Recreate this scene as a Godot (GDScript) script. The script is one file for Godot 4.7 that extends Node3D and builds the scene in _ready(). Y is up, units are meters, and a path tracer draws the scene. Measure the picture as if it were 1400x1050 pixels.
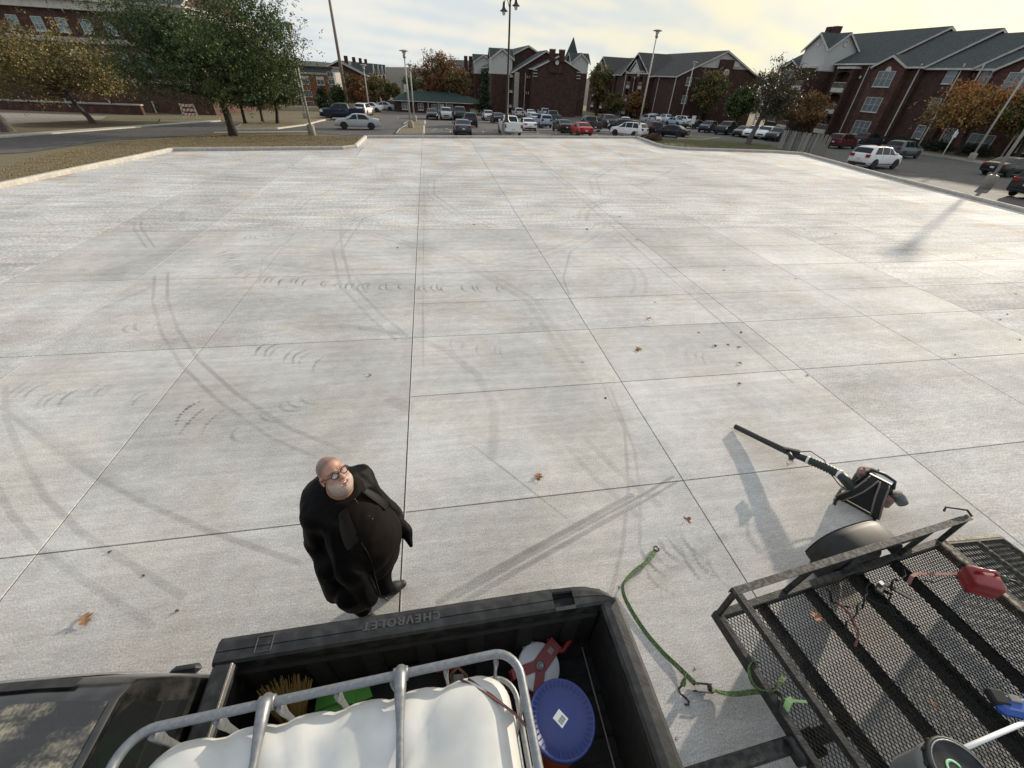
extends Node3D
# A freshly poured concrete parking lot seen from on top of a tank in a pickup bed.
# x runs right, y up, -z away from the camera. The slab lies at y = 0; the ground beyond it falls away gently.

const SKIN := Color(0.36, 0.205, 0.145)
var M := {}
var T := {}
var taken := {}
var rng := RandomNumberGenerator.new()


func lin(r: float, g: float, b: float) -> Color:
	return Color(r, g, b).linear_to_srgb()


func ground_y(x: float, z: float) -> float:
	return -0.352 - 0.00624 * x + 0.0308 * z


func on_ground(x: float, z: float) -> Vector3:
	return Vector3(x, ground_y(x, z), z)


# ---------------------------------------------------------------- meshes
class MB:
	var st := SurfaceTool.new()
	var any := false

	func _init() -> void:
		st.begin(Mesh.PRIMITIVE_TRIANGLES)
		st.set_smooth_group(-1)

	func smooth(on: bool) -> void:
		st.set_smooth_group(0 if on else -1)

	func tri(a: Vector3, b: Vector3, c: Vector3) -> void:
		any = true
		st.add_vertex(a)
		st.add_vertex(b)
		st.add_vertex(c)

	func quad(a: Vector3, b: Vector3, c: Vector3, d: Vector3) -> void:
		tri(a, b, c)
		tri(a, c, d)

	func box(c: Vector3, s: Vector3, q := Basis()) -> void:
		var h := s * 0.5
		var p := []
		for i in 8:
			p.append(c + q * Vector3(h.x if i & 1 else -h.x, h.y if i & 2 else -h.y, h.z if i & 4 else -h.z))
		quad(p[0], p[1], p[3], p[2])
		quad(p[5], p[4], p[6], p[7])
		quad(p[4], p[0], p[2], p[6])
		quad(p[1], p[5], p[7], p[3])
		quad(p[2], p[3], p[7], p[6])
		quad(p[4], p[5], p[1], p[0])

	# box with chamfered edges
	func cbox(c: Vector3, s: Vector3, e: float, q := Basis()) -> void:
		var h := s * 0.5
		e = minf(e, minf(h.x, minf(h.y, h.z)) * 0.95)
		var f := func(sx: int, sy: int, sz: int, axis: int) -> Vector3:
			var v := Vector3(sx * h.x, sy * h.y, sz * h.z)
			for k in 3:
				if k != axis:
					v[k] -= signf(v[k]) * e
			return c + q * v
		for axis in 3:
			var b := (axis + 1) % 3
			var d := (axis + 2) % 3
			for s1 in [-1, 1]:
				var r := []
				for k in [[-1, -1], [1, -1], [1, 1], [-1, 1]]:
					var sg := [0, 0, 0]
					sg[axis] = s1
					sg[b] = k[0]
					sg[d] = k[1]
					r.append(f.call(sg[0], sg[1], sg[2], axis))
				if s1 > 0:
					quad(r[3], r[2], r[1], r[0])
				else:
					quad(r[0], r[1], r[2], r[3])
		for axis in 3:
			var b := (axis + 1) % 3
			var d := (axis + 2) % 3
			for s1 in [-1, 1]:
				for s2 in [-1, 1]:
					var g := [0, 0, 0]
					var r := []
					for e1 in [-1, 1]:
						g[axis] = e1
						g[b] = s1
						g[d] = s2
						r.append(f.call(g[0], g[1], g[2], b))
						r.append(f.call(g[0], g[1], g[2], d))
					if s1 * s2 > 0:
						quad(r[0], r[2], r[3], r[1])
					else:
						quad(r[0], r[1], r[3], r[2])
		for i in 8:
			var sx := 1 if i & 1 else -1
			var sy := 1 if i & 2 else -1
			var sz := 1 if i & 4 else -1
			if sx * sy * sz > 0:
				tri(f.call(sx, sy, sz, 0), f.call(sx, sy, sz, 2), f.call(sx, sy, sz, 1))
			else:
				tri(f.call(sx, sy, sz, 0), f.call(sx, sy, sz, 1), f.call(sx, sy, sz, 2))

	# bar of rectangular section between two points
	func bar(a: Vector3, b: Vector3, w: float, h: float, up := Vector3.UP) -> void:
		var d := b - a
		var x := d.normalized()
		if absf(x.dot(up)) > 0.98:
			up = Vector3.RIGHT
		var z := x.cross(up).normalized()
		var y := z.cross(x).normalized()
		cbox((a + b) * 0.5, Vector3(d.length(), h, w), minf(w, h) * 0.12, Basis(x, y, z))

	func loft(rings: Array, closed := true, caps := true) -> void:
		for i in rings.size() - 1:
			var a: PackedVector3Array = rings[i]
			var b: PackedVector3Array = rings[i + 1]
			var n := a.size()
			for k in (n if closed else n - 1):
				var j := (k + 1) % n
				quad(a[k], b[k], b[j], a[j])
		if caps:
			for e in [0, rings.size() - 1]:
				var r: PackedVector3Array = rings[e]
				var c := Vector3.ZERO
				for v in r:
					c += v
				c /= r.size()
				for k in r.size():
					var j := (k + 1) % r.size()
					if e == 0:
						tri(c, r[k], r[j])
					else:
						tri(c, r[j], r[k])

	func tube(pts: Array, rad, n := 8, caps := true, flat := 1.0) -> void:
		var rings := []
		var up := Vector3.UP
		for i in pts.size():
			var d: Vector3 = (pts[mini(i + 1, pts.size() - 1)] - pts[maxi(i - 1, 0)]).normalized()
			if absf(d.dot(up)) > 0.97:
				up = Vector3.RIGHT if absf(d.x) < 0.8 else Vector3.BACK
			var z := d.cross(up).normalized()
			var y := z.cross(d).normalized()
			up = y
			var r: float = rad[i] if rad is Array else rad
			var ring := PackedVector3Array()
			for k in n:
				var t := TAU * k / n
				ring.append(pts[i] + (z * cos(t) + y * sin(t) * flat) * r)
			rings.append(ring)
		loft(rings, true, caps)

	# flat ribbon with thickness along a path; side gives the width direction at each point
	func ribbon(pts: Array, sides: Array, w: float, th: float) -> void:
		var rings := []
		for i in pts.size():
			var d: Vector3 = (pts[mini(i + 1, pts.size() - 1)] - pts[maxi(i - 1, 0)]).normalized()
			var s: Vector3 = (sides[mini(i, sides.size() - 1)] - d * d.dot(sides[mini(i, sides.size() - 1)])).normalized()
			var u := d.cross(s)
			rings.append(PackedVector3Array([pts[i] - s * w * 0.5 - u * th, pts[i] + s * w * 0.5 - u * th, pts[i] + s * w * 0.5 + u * th, pts[i] - s * w * 0.5 + u * th]))
		loft(rings)

	# profile of (radius, height), turned about local y
	func lathe(prof: Array, n := 16, xf := Transform3D(), squash := 1.0) -> void:
		var rings := []
		for p in prof:
			var ring := PackedVector3Array()
			for k in n:
				var t := TAU * k / n
				ring.append(xf * Vector3(cos(t) * p.x, p.y, sin(t) * p.x * squash))
			rings.append(ring)
		loft(rings, true, true)

	# polygon in the local xy plane, pushed from z0 to z1
	func prism(poly: PackedVector2Array, z0: float, z1: float, xf := Transform3D()) -> void:
		var idx := Geometry2D.triangulate_polygon(poly)
		for i in range(0, idx.size(), 3):
			var a := poly[idx[i]]
			var b := poly[idx[i + 1]]
			var c := poly[idx[i + 2]]
			tri(xf * Vector3(a.x, a.y, z0), xf * Vector3(b.x, b.y, z0), xf * Vector3(c.x, c.y, z0))
			tri(xf * Vector3(a.x, a.y, z1), xf * Vector3(c.x, c.y, z1), xf * Vector3(b.x, b.y, z1))
		for i in poly.size():
			var a := poly[i]
			var b := poly[(i + 1) % poly.size()]
			quad(xf * Vector3(a.x, a.y, z0), xf * Vector3(a.x, a.y, z1), xf * Vector3(b.x, b.y, z1), xf * Vector3(b.x, b.y, z0))

	func done() -> ArrayMesh:
		if not any:
			return null
		st.generate_normals()
		return st.commit()


# ---------------------------------------------------------------- objects
func numbered(called: String) -> String:
	if not taken.has(called):
		taken[called] = 0
		return called
	taken[called] += 1
	return "%s_%03d" % [called, taken[called]]


func tag(o: Node, label: String, category := "", group := "", kind := "") -> void:
	if label: o.set_meta("label", label)
	if category: o.set_meta("category", category)
	if group: o.set_meta("group", group)
	if kind: o.set_meta("kind", kind)


func thing(called: String, label: String, category: String, at := Vector3.ZERO, turn := 0.0, group := "") -> Node3D:
	var o := Node3D.new()
	o.name = numbered(called)
	add_child(o)
	o.position = at
	o.rotation.y = turn
	tag(o, label, category, group)
	return o


func part(called: String, mesh: Mesh, m: Material, parent: Node, at := Vector3.ZERO) -> MeshInstance3D:
	var o := MeshInstance3D.new()
	o.name = called if parent != self else numbered(called)
	o.mesh = mesh
	o.material_override = m
	o.position = at
	parent.add_child(o, true)
	return o


func setting(called: String, mesh: Mesh, m: Material) -> MeshInstance3D:
	var o := part(called, mesh, m, self)
	o.set_meta("kind", "structure")
	return o


func copy(o: Node3D, called: String) -> Node3D:
	var c: Node3D = o.duplicate()
	c.name = numbered(called)
	add_child(c)
	return c


func mesh1(f: Callable) -> ArrayMesh:
	var b := MB.new()
	f.call(b)
	return b.done()


# sheet on the sloping ground outside the slab
func sheet(poly: Array, lift: float, thick := 0.0) -> ArrayMesh:
	var p := PackedVector2Array()
	for v in poly:
		p.append(Vector2(v[0], v[1]))
	var b := MB.new()
	var idx := Geometry2D.triangulate_polygon(p)
	for i in range(0, idx.size(), 3):
		var w := []
		for k in 3:
			var v := p[idx[i + k]]
			w.append(Vector3(v.x, ground_y(v.x, v.y) + lift, v.y))
		if (w[1] - w[0]).cross(w[2] - w[0]).y > 0:
			b.tri(w[0], w[2], w[1])
		else:
			b.tri(w[0], w[1], w[2])
	if thick > 0:
		for i in p.size():
			var a := p[i]
			var c := p[(i + 1) % p.size()]
			var ya := ground_y(a.x, a.y) + lift
			var yc := ground_y(c.x, c.y) + lift
			b.quad(Vector3(a.x, ya, a.y), Vector3(a.x, ya - thick, a.y), Vector3(c.x, yc - thick, c.y), Vector3(c.x, yc, c.y))
	return b.done()


# ---------------------------------------------------------------- materials
func noise_image(w: int, h: int, freq: float, sd: int, oct := 4, kind := FastNoiseLite.TYPE_SIMPLEX_SMOOTH, seamless := true) -> Image:
	var n := FastNoiseLite.new()
	n.seed = sd
	n.frequency = freq
	n.noise_type = kind
	n.fractal_octaves = oct
	var im: Image = n.get_seamless_image(w, h) if seamless else n.get_image(w, h)
	im.convert(Image.FORMAT_L8)
	return im


# grey texture between two brightnesses (as fractions of the material's colour); stretch makes streaks
func grey(freq: float, lo: float, hi: float, sd: int, size := 256, stretch := 1, oct := 4, hard := 1.0) -> ImageTexture:
	var im := noise_image(size / stretch, size, freq, sd, oct)
	if stretch > 1:
		im.resize(size, size, Image.INTERPOLATE_CUBIC)
	var d := im.get_data()
	for i in d.size():
		var v := clampf((d[i] / 255.0 - 0.5) * hard + 0.5, 0.0, 1.0)
		d[i] = int(255.0 * lerpf(lo, hi, v))
	return ImageTexture.create_from_image(Image.create_from_data(size, size, false, Image.FORMAT_L8, d))


func bumps(freq: float, strength: float, sd: int, size := 256, stretch := 1) -> ImageTexture:
	var im := noise_image(size / stretch, size, freq, sd, 4)
	if stretch > 1:
		im.resize(size, size, Image.INTERPOLATE_CUBIC)
	im.convert(Image.FORMAT_RGBA8)
	im.bump_map_to_normal_map(strength)
	return ImageTexture.create_from_image(im)


func flat_mat(called: String, c: Color, rough := 0.8, metal := 0.0) -> StandardMaterial3D:
	var m := StandardMaterial3D.new()
	m.resource_name = called
	m.albedo_color = c
	m.roughness = rough
	m.metallic = metal
	M[called] = m
	return m


# triplanar material: grain texture t repeats every `size` metres
func tri_mat(called: String, c: Color, t: Texture2D, size: float, rough := 0.8, metal := 0.0, normal: Texture2D = null, depth := 0.4) -> StandardMaterial3D:
	var m := flat_mat(called, c, rough, metal)
	m.albedo_texture = t
	m.uv1_triplanar = true
	m.uv1_world_triplanar = true
	m.uv1_scale = Vector3.ONE / size
	if normal:
		m.normal_enabled = true
		m.normal_texture = normal
		m.normal_scale = depth
	return m


func _ready() -> void:
	rng.seed = 7
	camera_and_light()
	textures()
	build_slab()
	build_ground()
	leaf_mesh()
	build_buildings()
	build_street()
	build_trees()
	build_cars()
	build_truck()
	build_tank()
	build_bed_load()
	build_trailer()
	build_strap()
	build_blower()
	build_person()
	build_leaves()


# ---------------------------------------------------------------- camera, sky, sun
func camera_and_light() -> void:
	var cam := Camera3D.new()
	cam.name = "camera"
	cam.fov = 87.01
	cam.near = 0.05
	cam.far = 3000.0
	cam.basis = Basis(Vector3.UP, deg_to_rad(-11.464)) * Basis(Vector3.RIGHT, deg_to_rad(-37.448)) * Basis(Vector3.BACK, deg_to_rad(3.124))
	cam.position = Vector3(0, 3.65, 0)
	add_child(cam)
	cam.current = true
	var sun := DirectionalLight3D.new()
	sun.name = "sun"
	var az := deg_to_rad(58.3)
	var el := deg_to_rad(13.5)
	var to_sun := Vector3(sin(az) * cos(el), sin(el), -cos(az) * cos(el))
	sun.look_at_from_position(to_sun * 100.0, Vector3.ZERO)
	sun.light_color = lin(1.0, 0.88, 0.72)
	sun.light_energy = 1.5
	sun.light_angular_distance = 0.9
	sun.shadow_enabled = true
	add_child(sun)
	var env := Environment.new()
	env.background_mode = Environment.BG_SKY
	var sky := Sky.new()
	sky.sky_material = make_sky(az)
	env.sky = sky
	env.ambient_light_source = Environment.AMBIENT_SOURCE_SKY
	env.tonemap_mode = Environment.TONE_MAPPER_LINEAR
	env.tonemap_exposure = 1.08
	env.sdfgi_enabled = true
	env.ssao_enabled = true
	env.ssil_enabled = true
	var we := WorldEnvironment.new()
	we.name = "world_environment"
	we.environment = env
	add_child(we)


# thin streaky evening overcast, warmer and brighter towards the veiled sun
func make_sky(sun_az: float) -> PanoramaSkyMaterial:
	var w := 1024
	var h := 512
	var n := FastNoiseLite.new()
	n.seed = 11
	n.frequency = 1.0
	n.fractal_octaves = 5
	n.noise_type = FastNoiseLite.TYPE_SIMPLEX_SMOOTH
	var n2 := FastNoiseLite.new()
	n2.seed = 23
	n2.frequency = 1.0
	n2.fractal_octaves = 3
	var im := Image.create(w, h, false, Image.FORMAT_RGBF)
	for y in h:
		var el := PI * (0.5 - (y + 0.5) / h)
		for x in w:
			var a := TAU * (x + 0.5) / w
			if el < 0.0:
				im.set_pixel(x, y, Color(0.5, 0.5, 0.48))
				continue
			var s := sin(el)
			var k := 1.0 / (s + 0.10)
			var px := sin(a) * cos(el) * k
			var pz := cos(a) * cos(el) * k
			var bx := px * 0.85 + pz * 0.5
			var bz := pz * 0.85 - px * 0.5
			var c := n.get_noise_2d(bx * 0.40, bz * 1.25) * 0.75 + n2.get_noise_2d(bx * 1.1 + 9.0, bz * 2.6) * 0.35
			c = smoothstep(-0.35, 0.45, c)
			var da := wrapf(a - sun_az, -PI, PI)
			var near := exp(-da * da / 0.9) * exp(-el * el / 0.35)
			var core := exp(-da * da / 0.11) * exp(-pow(el - 0.26, 2.0) / 0.05)
			var blue := Vector3(0.53, 0.64, 0.74).lerp(Vector3(0.36, 0.48, 0.66), smoothstep(0.0, 1.1, el))
			var cloud := Vector3(0.78, 0.79, 0.79)
			var v := blue.lerp(cloud, 0.30 + 0.70 * c)
			v = v.lerp(Vector3(0.98, 0.86, 0.52), near * (0.35 + 0.5 * c))
			v += Vector3(0.85, 0.66, 0.26) * core
			im.set_pixel(x, y, Color(v.x, v.y, v.z))
	var m := PanoramaSkyMaterial.new()
	m.panorama = ImageTexture.create_from_image(im)
	m.energy_multiplier = 1.0
	return m


func textures() -> void:
	T.grain = grey(0.02, 0.78, 1.0, 1)
	T.soft = grey(0.012, 0.86, 1.0, 2)
	T.speck = grey(0.09, 0.72, 1.0, 3, 256, 1, 3, 1.6)
	T.streak = grey(0.03, 0.80, 1.0, 4, 256, 8)
	T.worn = grey(0.015, 0.45, 1.0, 5, 512, 1, 5, 2.2)
	T.bump = bumps(0.06, 4.0, 6)
	T.fine_bump = bumps(0.12, 3.0, 8)
	T.broom = bumps(0.14, 3.0, 9, 512, 16)


# ---------------------------------------------------------------- concrete slab
const OUTLINE := [[-18.6, 12.0], [-13.76, -16.68], [-12.13, -24.5], [-8.0, -25.45], [-4.7, -26.2], [-4.05, -26.9], [-3.95, -31.0], [16.1, -35.2], [15.9, -31.5], [16.0, -30.2], [17.2, -29.4], [24.0, -29.2], [25.7, -28.6], [25.3, -26.0], [24.5, -20.8], [24.0, -13.8], [22.6, 12.0]]
const XJ := [-21.0, -17.9, -14.8, -11.6, -8.39, -6.07, -3.78, -0.53, 2.62, 5.77, 8.62, 11.27, 14.2, 17.2, 20.2, 23.2, 26.4]
const ZL := [13.0, 9.9, 6.7, 3.6, 0.5, -2.64, -6.14, -8.94, -12.09, -15.2, -18.3, -21.4, -24.5, -27.6, -30.7, -33.8, -36.9]
const ZR := [13.0, 9.9, 6.7, 3.6, 0.5, -2.64, -4.54, -6.14, -7.42, -8.94, -10.4, -12.09, -13.6, -15.2, -16.7, -18.3, -19.8, -21.4, -24.5, -27.6, -30.7, -33.8, -36.9]
const NEAR := Rect2(-10.0, -13.0, 21.6, 14.4)   # window of the near slab texture in x, z
const CLOSE := Rect2(-6.1, -6.2, 12.0, 6.8)
const FAR := Rect2(-19.0, -37.0, 46.0, 50.0)

# tyre marks traced on the slab: [half width, darkness, second line offset (0 = none), x, z, x, z ...]
const MARKS := [
	[0.035, 0.2, 0.22, -5.66, -9.28, -5.11, -8.01, -4.39, -6.76, -3.71, -5.81, -2.89, -4.90, -2.02, -4.10, -1.32, -3.64],
	[0.04, 0.17, 0.25, -5.87, -5.35, -5.44, -4.72, -4.78, -3.97, -4.14, -3.32, -3.57, -2.85, -3.06, -2.51, -2.34, -2.05],
	[0.035, 0.2, 0, -5.65, -4.94, -4.79, -4.27, -3.96, -3.64, -3.15, -3.12, -2.37, -2.68, -1.44, -2.22],
	[0.1, 0.09, 0, -5.51, -4.85, -4.65, -4.22, -3.75, -3.55, -3.00, -3.07],
	[0.05, 0.17, 0.25, 2.23, -23.75, 0.02, -19.09, -0.02, -16.28, 0.78, -13.85, 1.78, -12.42],
	[0.04, 0.18, 0.22, -0.48, -15.22, -2.17, -13.29, -2.35, -10.56, -1.87, -8.50, -1.12, -7.03, -0.62, -6.21],
	[0.04, 0.12, 0, -2.03, -17.02, -2.85, -13.30, -2.27, -10.06, -1.50, -8.01],
	[0.035, 0.17, 0, 4.79, -11.64, 3.42, -10.15, 2.77, -8.47, 2.60, -7.15],
	[0.025, 0.16, 0, 2.31, -4.63, 2.26, -3.54, 1.94, -2.64, 1.59, -1.95, 1.28, -1.49],
	[0.025, 0.14, 0, 2.39, -4.42, 2.24, -3.16, 2.01, -2.48, 1.77, -1.95],
	[0.035, 0.34, 0.11, -0.20, -1.69, 0.49, -1.97, 1.94, -2.53],
	[0.022, 0.3, 0.07, -0.04, -1.71, 0.63, -1.98, 2.07, -2.52, 2.52, -2.71],
	[0.014, 0.22, 0, 0.26, -3.50, 0.66, -2.97, 1.13, -2.34],
	[0.05, 0.16, 0.3, 11.58, -27.43, 11.02, -24.75, 7.34, -19.54, 6.50, -16.46],
	[0.06, 0.14, 0, 12.76, -22.49, 9.24, -18.57, 6.54, -17.87],
	[0.022, 0.3, 0, 5.45, -22.62, 5.48, -18.10, 5.34, -8.93, 5.33, -5.84, 5.34, -4.22],
	[0.02, 0.22, 0, -0.41, -21.68, -0.37, -11.10, -0.37, -7.26, -0.35, -5.26],
	[0.035, 0.2, 0.15, -8.38, -13.86, -7.67, -12.40, -6.69, -10.95],
	[0.3, 0.06, 0, -6.89, -6.74, -6.90, -8.60, -6.71, -9.35, -6.19, -10.58, -6.10, -12.56],
	[0.25, 0.05, 0, -6.10, -12.56, -5.93, -15.91, -5.17, -19.94],
	[0.12, 0.09, 0, -1.04, -21.26, 1.79, -23.06, 5.15, -24.77, 9.96, -26.38],
	[0.1, 0.1, 0, -5.17, -19.94, -2.38, -21.86, -1.08, -22.76],
	[0.05, 0.12, 0, 11.14, -13.00, 10.97, -10.70, 12.87, -11.35],
	[0.25, 0.07, 0, -0.45, -18.22, -0.45, -10.02, -0.48, -6.18, -0.48, -4.92],
	[0.13, 0.16, 0, -0.75, -4.48, -0.56, -4.33],
	[0.05, 0.12, 0.3, 1.69, -3.43, 1.88, -2.92, 2.18, -2.37],
	[0.05, 0.1, 0, 1.71, -1.55, 2.12, -1.70, 2.67, -1.90],
	[0.2, 0.05, 0, 5.59, -8.29, 5.39, -6.17, 5.38, -4.68],
	[0.04, 0.13, 0, 0.69, -9.48, 2.76, -9.08, 4.70, -9.26],
	[0.3, 0.06, 0, -1.55, -3.37, -1.30, -3.81, -0.53, -4.58],
	[0.05, 0.1, 0, -6.09, -7.45, -5.73, -8.32, -5.63, -8.65],
	[0.04, 0.12, 0.2, -3.76, -16.84, -4.17, -15.26, -4.20, -13.94],
	[0.063, 0.073, 0, -1.42, -10.10, -2.04, -10.42, -2.70, -10.66, -3.39, -10.82, -4.10, -10.90, -4.82, -10.90, -5.53, -10.82],
	[0.087, 0.052, 0.26, -2.74, -21.28, -2.17, -20.97, -1.67, -20.60, -1.23, -20.17, -0.87, -19.69, -0.58, -19.17, -0.39, -18.62],
	[0.035, 0.098, 0.26, 12.31, -28.03, 11.34, -27.55, 10.55, -26.87, 10.00, -26.02, 9.74, -25.08, 9.77, -24.10, 10.11, -23.18],
	[0.03, 0.073, 0.26, -0.41, -13.89, -1.87, -13.41, -3.04, -12.52, -3.79, -11.33, -4.02, -9.99, -3.71, -8.66, -2.88, -7.51],
	[0.057, 0.069, 0.18, 11.02, -28.71, 10.37, -27.41, 10.14, -26.02, 10.34, -24.63, 10.96, -23.33, 11.95, -22.21, 13.24, -21.36],
	[0.047, 0.078, 0.26, 16.95, -9.86, 15.59, -11.63, 13.62, -12.90, 11.27, -13.51, 8.82, -13.39, 6.57, -12.56, 4.76, -11.12],
	[0.047, 0.097, 0, 5.00, -23.53, 6.29, -23.87, 7.63, -23.84, 8.89, -23.43, 9.93, -22.70, 10.65, -21.71, 10.96, -20.57],
	[0.084, 0.126, 0.26, -3.44, -28.92, -3.38, -28.08, -3.52, -27.25, -3.86, -26.46, -4.37, -25.74, -5.05, -25.14, -5.85, -24.66],
	[0.082, 0.12, 0.26, 7.47, -16.02, 6.81, -15.69, 6.22, -15.27, 5.71, -14.78, 5.30, -14.23, 4.98, -13.62, 4.78, -12.99],
	[0.066, 0.063, 0.26, 10.34, -12.50, 10.17, -11.99, 10.09, -11.46, 10.11, -10.92, 10.22, -10.39, 10.41, -9.89, 10.70, -9.41],
	[0.064, 0.085, 0, -8.78, -2.37, -8.30, -2.95, -7.96, -3.59, -7.78, -4.29],
	[0.066, 0.094, 0.26, 4.62, -9.97, 4.76, -9.54, 4.82, -9.09, 4.79, -8.65, 4.68, -8.21, 4.50, -7.79, 4.24, -7.40],
	[0.069, 0.066, 0, -7.62, -29.36, -7.25, -28.44, -6.57, -27.66, -5.64, -27.09, -4.57, -26.80, -3.44, -26.81, -2.37, -27.11],
	[0.08, 0.09, 0, -6.99, -15.67, -7.21, -15.23, -7.34, -14.76, -7.37, -14.27, -7.29, -13.79, -7.13, -13.33, -6.87, -12.91],
	[0.039, 0.054, 0.18, -9.97, -4.87, -8.65, -5.17, -7.43, -5.70, -6.37, -6.46, -5.53, -7.40, -4.95, -8.48, -4.66, -9.64],
	[0.06, 0.057, 0, 10.49, -26.99, 9.44, -26.04, 8.13, -25.38, 6.66, -25.06, 5.15, -25.11, 3.71, -25.51, 2.45, -26.25],
	[0.078, 0.101, 0.18, 22.24, -25.30, 20.72, -25.92, 19.08, -26.27, 17.40, -26.35, 15.73, -26.15, 14.14, -25.68, 12.67, -24.96],
	[0.034, 0.128, 0.26, 4.08, -27.08, 1.68, -26.47, -0.32, -25.18, -1.71, -23.38, -2.30, -21.27, -2.04, -19.12, -0.94, -17.17],
	[0.082, 0.105, 0.18, 15.34, -10.03, 17.12, -7.87, 17.92, -5.30, 17.63, -2.66],
	[0.031, 0.12, 0, 7.94, -30.73, 8.93, -30.51, 9.88, -30.18, 10.79, -29.76, 11.63, -29.25, 12.40, -28.65, 13.08, -27.99],
	[0.04, 0.099, 0.26, 1.58, -28.43, 2.25, -28.28, 2.89, -28.07, 3.49, -27.78, 4.05, -27.43, 4.55, -27.02, 4.98, -26.55],
	[0.059, 0.119, 0.26, 18.87, -16.89, 18.95, -16.21, 18.94, -15.54, 18.82, -14.87, 18.61, -14.22, 18.31, -13.60, 17.93, -13.01],
	[0.08, 0.116, 0, 15.21, -2.57, 15.86, -3.40, 16.14, -4.37, 16.03, -5.37, 15.54, -6.28, 14.73, -6.99, 13.69, -7.42],
	[0.081, 0.082, 0, 22.84, -14.98, 22.88, -15.76, 22.73, -16.52, 22.40, -17.24, 21.89, -17.88, 21.25, -18.41, 20.49, -18.81],
	[0.034, 0.121, 0, -16.79, -19.39, -16.43, -17.76, -15.66, -16.25, -14.53, -14.92, -13.08, -13.85, -11.39, -13.08, -9.55, -12.66],
	[0.073, 0.05, 0.18, 12.16, -8.30, 12.27, -8.96, 12.52, -9.59, 12.92, -10.16, 13.44, -10.65, 14.06, -11.04, 14.76, -11.32],
	[0.055, 0.073, 0, -14.46, -2.40, -15.40, -3.88, -15.90, -5.51, -15.93, -7.20, -15.47, -8.84, -14.57, -10.34, -13.27, -11.59],
	[0.063, 0.123, 0.26, 9.48, -24.30, 11.22, -23.79, 13.05, -23.69, 14.84, -24.03, 16.47, -24.76, 17.82, -25.85, 18.78, -27.20],
	[0.045, 0.098, 0.26, -8.18, -22.05, -9.18, -23.33, -9.82, -24.78, -10.07, -26.31, -9.91, -27.85, -9.36, -29.32, -8.45, -30.65],
	[0.084, 0.08, 0.26, -4.16, -9.79, -2.44, -9.27, -0.63, -9.17, 1.15, -9.50, 2.77, -10.23, 4.09, -11.32, 5.04, -12.67],
	[0.05, 0.08, 0, 20.89, -24.81, 21.69, -22.89, 21.84, -20.86, 21.35, -18.86, 20.25, -17.06, 18.62, -15.59, 16.59, -14.57],
	[0.078, 0.126, 0, 0.47, -3.29, 0.62, -4.12, 0.46, -4.95, 0.01, -5.70, -0.70, -6.28, -1.58, -6.63, -2.54, -6.72],
	[0.04, 0.088, 0.26, 0.88, -29.35, 0.77, -28.52, 0.53, -27.72, 0.17, -26.94, -0.31, -26.22, -0.90, -25.57, -1.59, -24.98],
	[0.084, 0.106, 0.18, -0.66, -19.44, -2.44, -18.60, -4.43, -18.23, -6.45, -18.37, -8.34, -19.00, -9.95, -20.08, -11.14, -21.50],
	[0.06, 0.128, 0.18, -6.40, -22.26, -5.98, -21.06, -5.25, -19.98, -4.26, -19.08, -3.06, -18.39, -1.71, -17.96, -0.28, -17.81],
	[0.054, 0.081, 0, -1.72, -16.76, -2.44, -16.94, -3.18, -16.97, -3.90, -16.83, -4.57, -16.54, -5.13, -16.12, -5.55, -15.59],
	[0.085, 0.11, 0.18, 2.00, -4.67, 1.71, -7.37, 0.38, -9.82, -1.83, -11.73, -4.65, -12.88, -7.75, -13.12, -10.77, -12.44],
	[0.034, 0.061, 0, -3.42, -20.80, -4.73, -20.69, -6.04, -20.76, -7.32, -21.00, -8.54, -21.40, -9.68, -21.97, -10.70, -22.68],
	[0.031, 0.07, 0, -13.65, -22.63, -12.49, -20.66, -10.61, -19.17, -8.25, -18.34, -5.70, -18.27, -3.29, -18.99, -1.32, -20.39],
	[0.067, 0.101, 0, -7.86, -30.71, -8.50, -29.89, -8.80, -28.94, -8.72, -27.95, -8.27, -27.05],
	[0.072, 0.108, 0.26, 17.81, -15.50, 19.34, -17.36, 20.17, -19.53, 20.24, -21.81, 19.53, -24.02, 18.12, -25.94, 16.11, -27.43],
	[0.04, 0.12, 0.18, -8.27, -17.93, -9.21, -17.57, -10.02, -17.01, -10.65, -16.31, -11.07, -15.49, -11.24, -14.61, -11.17, -13.71],
]
# rows of tread prints: [length across, step, darkness, x0, z0, x1, z1 ...]
const TREADS := [
	[0.32, 0.11, 0.3, -4.94, -10.52, -4.57, -9.76, -4.15, -9.15, -3.77, -8.89, -2.07, -8.36, -1.24, -8.23, 1.35, -7.98],
	[0.3, 0.12, 0.22, -4.95, -11.49, -3.99, -11.75],
	[0.42, 0.12, 0.42, -3.37, -4.51, -2.85, -4.26],
	[0.35, 0.11, 0.22, -5.70, -5.25, -4.97, -5.01],
	[0.35, 0.12, 0.3, -5.18, -6.81, -4.89, -6.93],
	[0.35, 0.12, 0.3, -2.90, -6.02, -1.81, -5.50],
	[0.3, 0.12, 0.16, -2.76, -3.99, -2.46, -4.08, -1.90, -4.66],
	[0.25, 0.12, 0.14, -4.75, -5.22, -4.06, -4.90],
	[0.3, 0.13, 0.28, 1.77, -1.61, 2.07, -1.68, 2.46, -1.62],
	[0.26, 0.12, 0.24, 1.81, -1.76, 2.31, -1.83],
	[0.3, 0.11, 0.12, -0.09, -5.90, 0.98, -5.57],
	[0.3, 0.14, 0.12, 4.08, -5.21, 4.50, -4.88],
]


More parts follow.
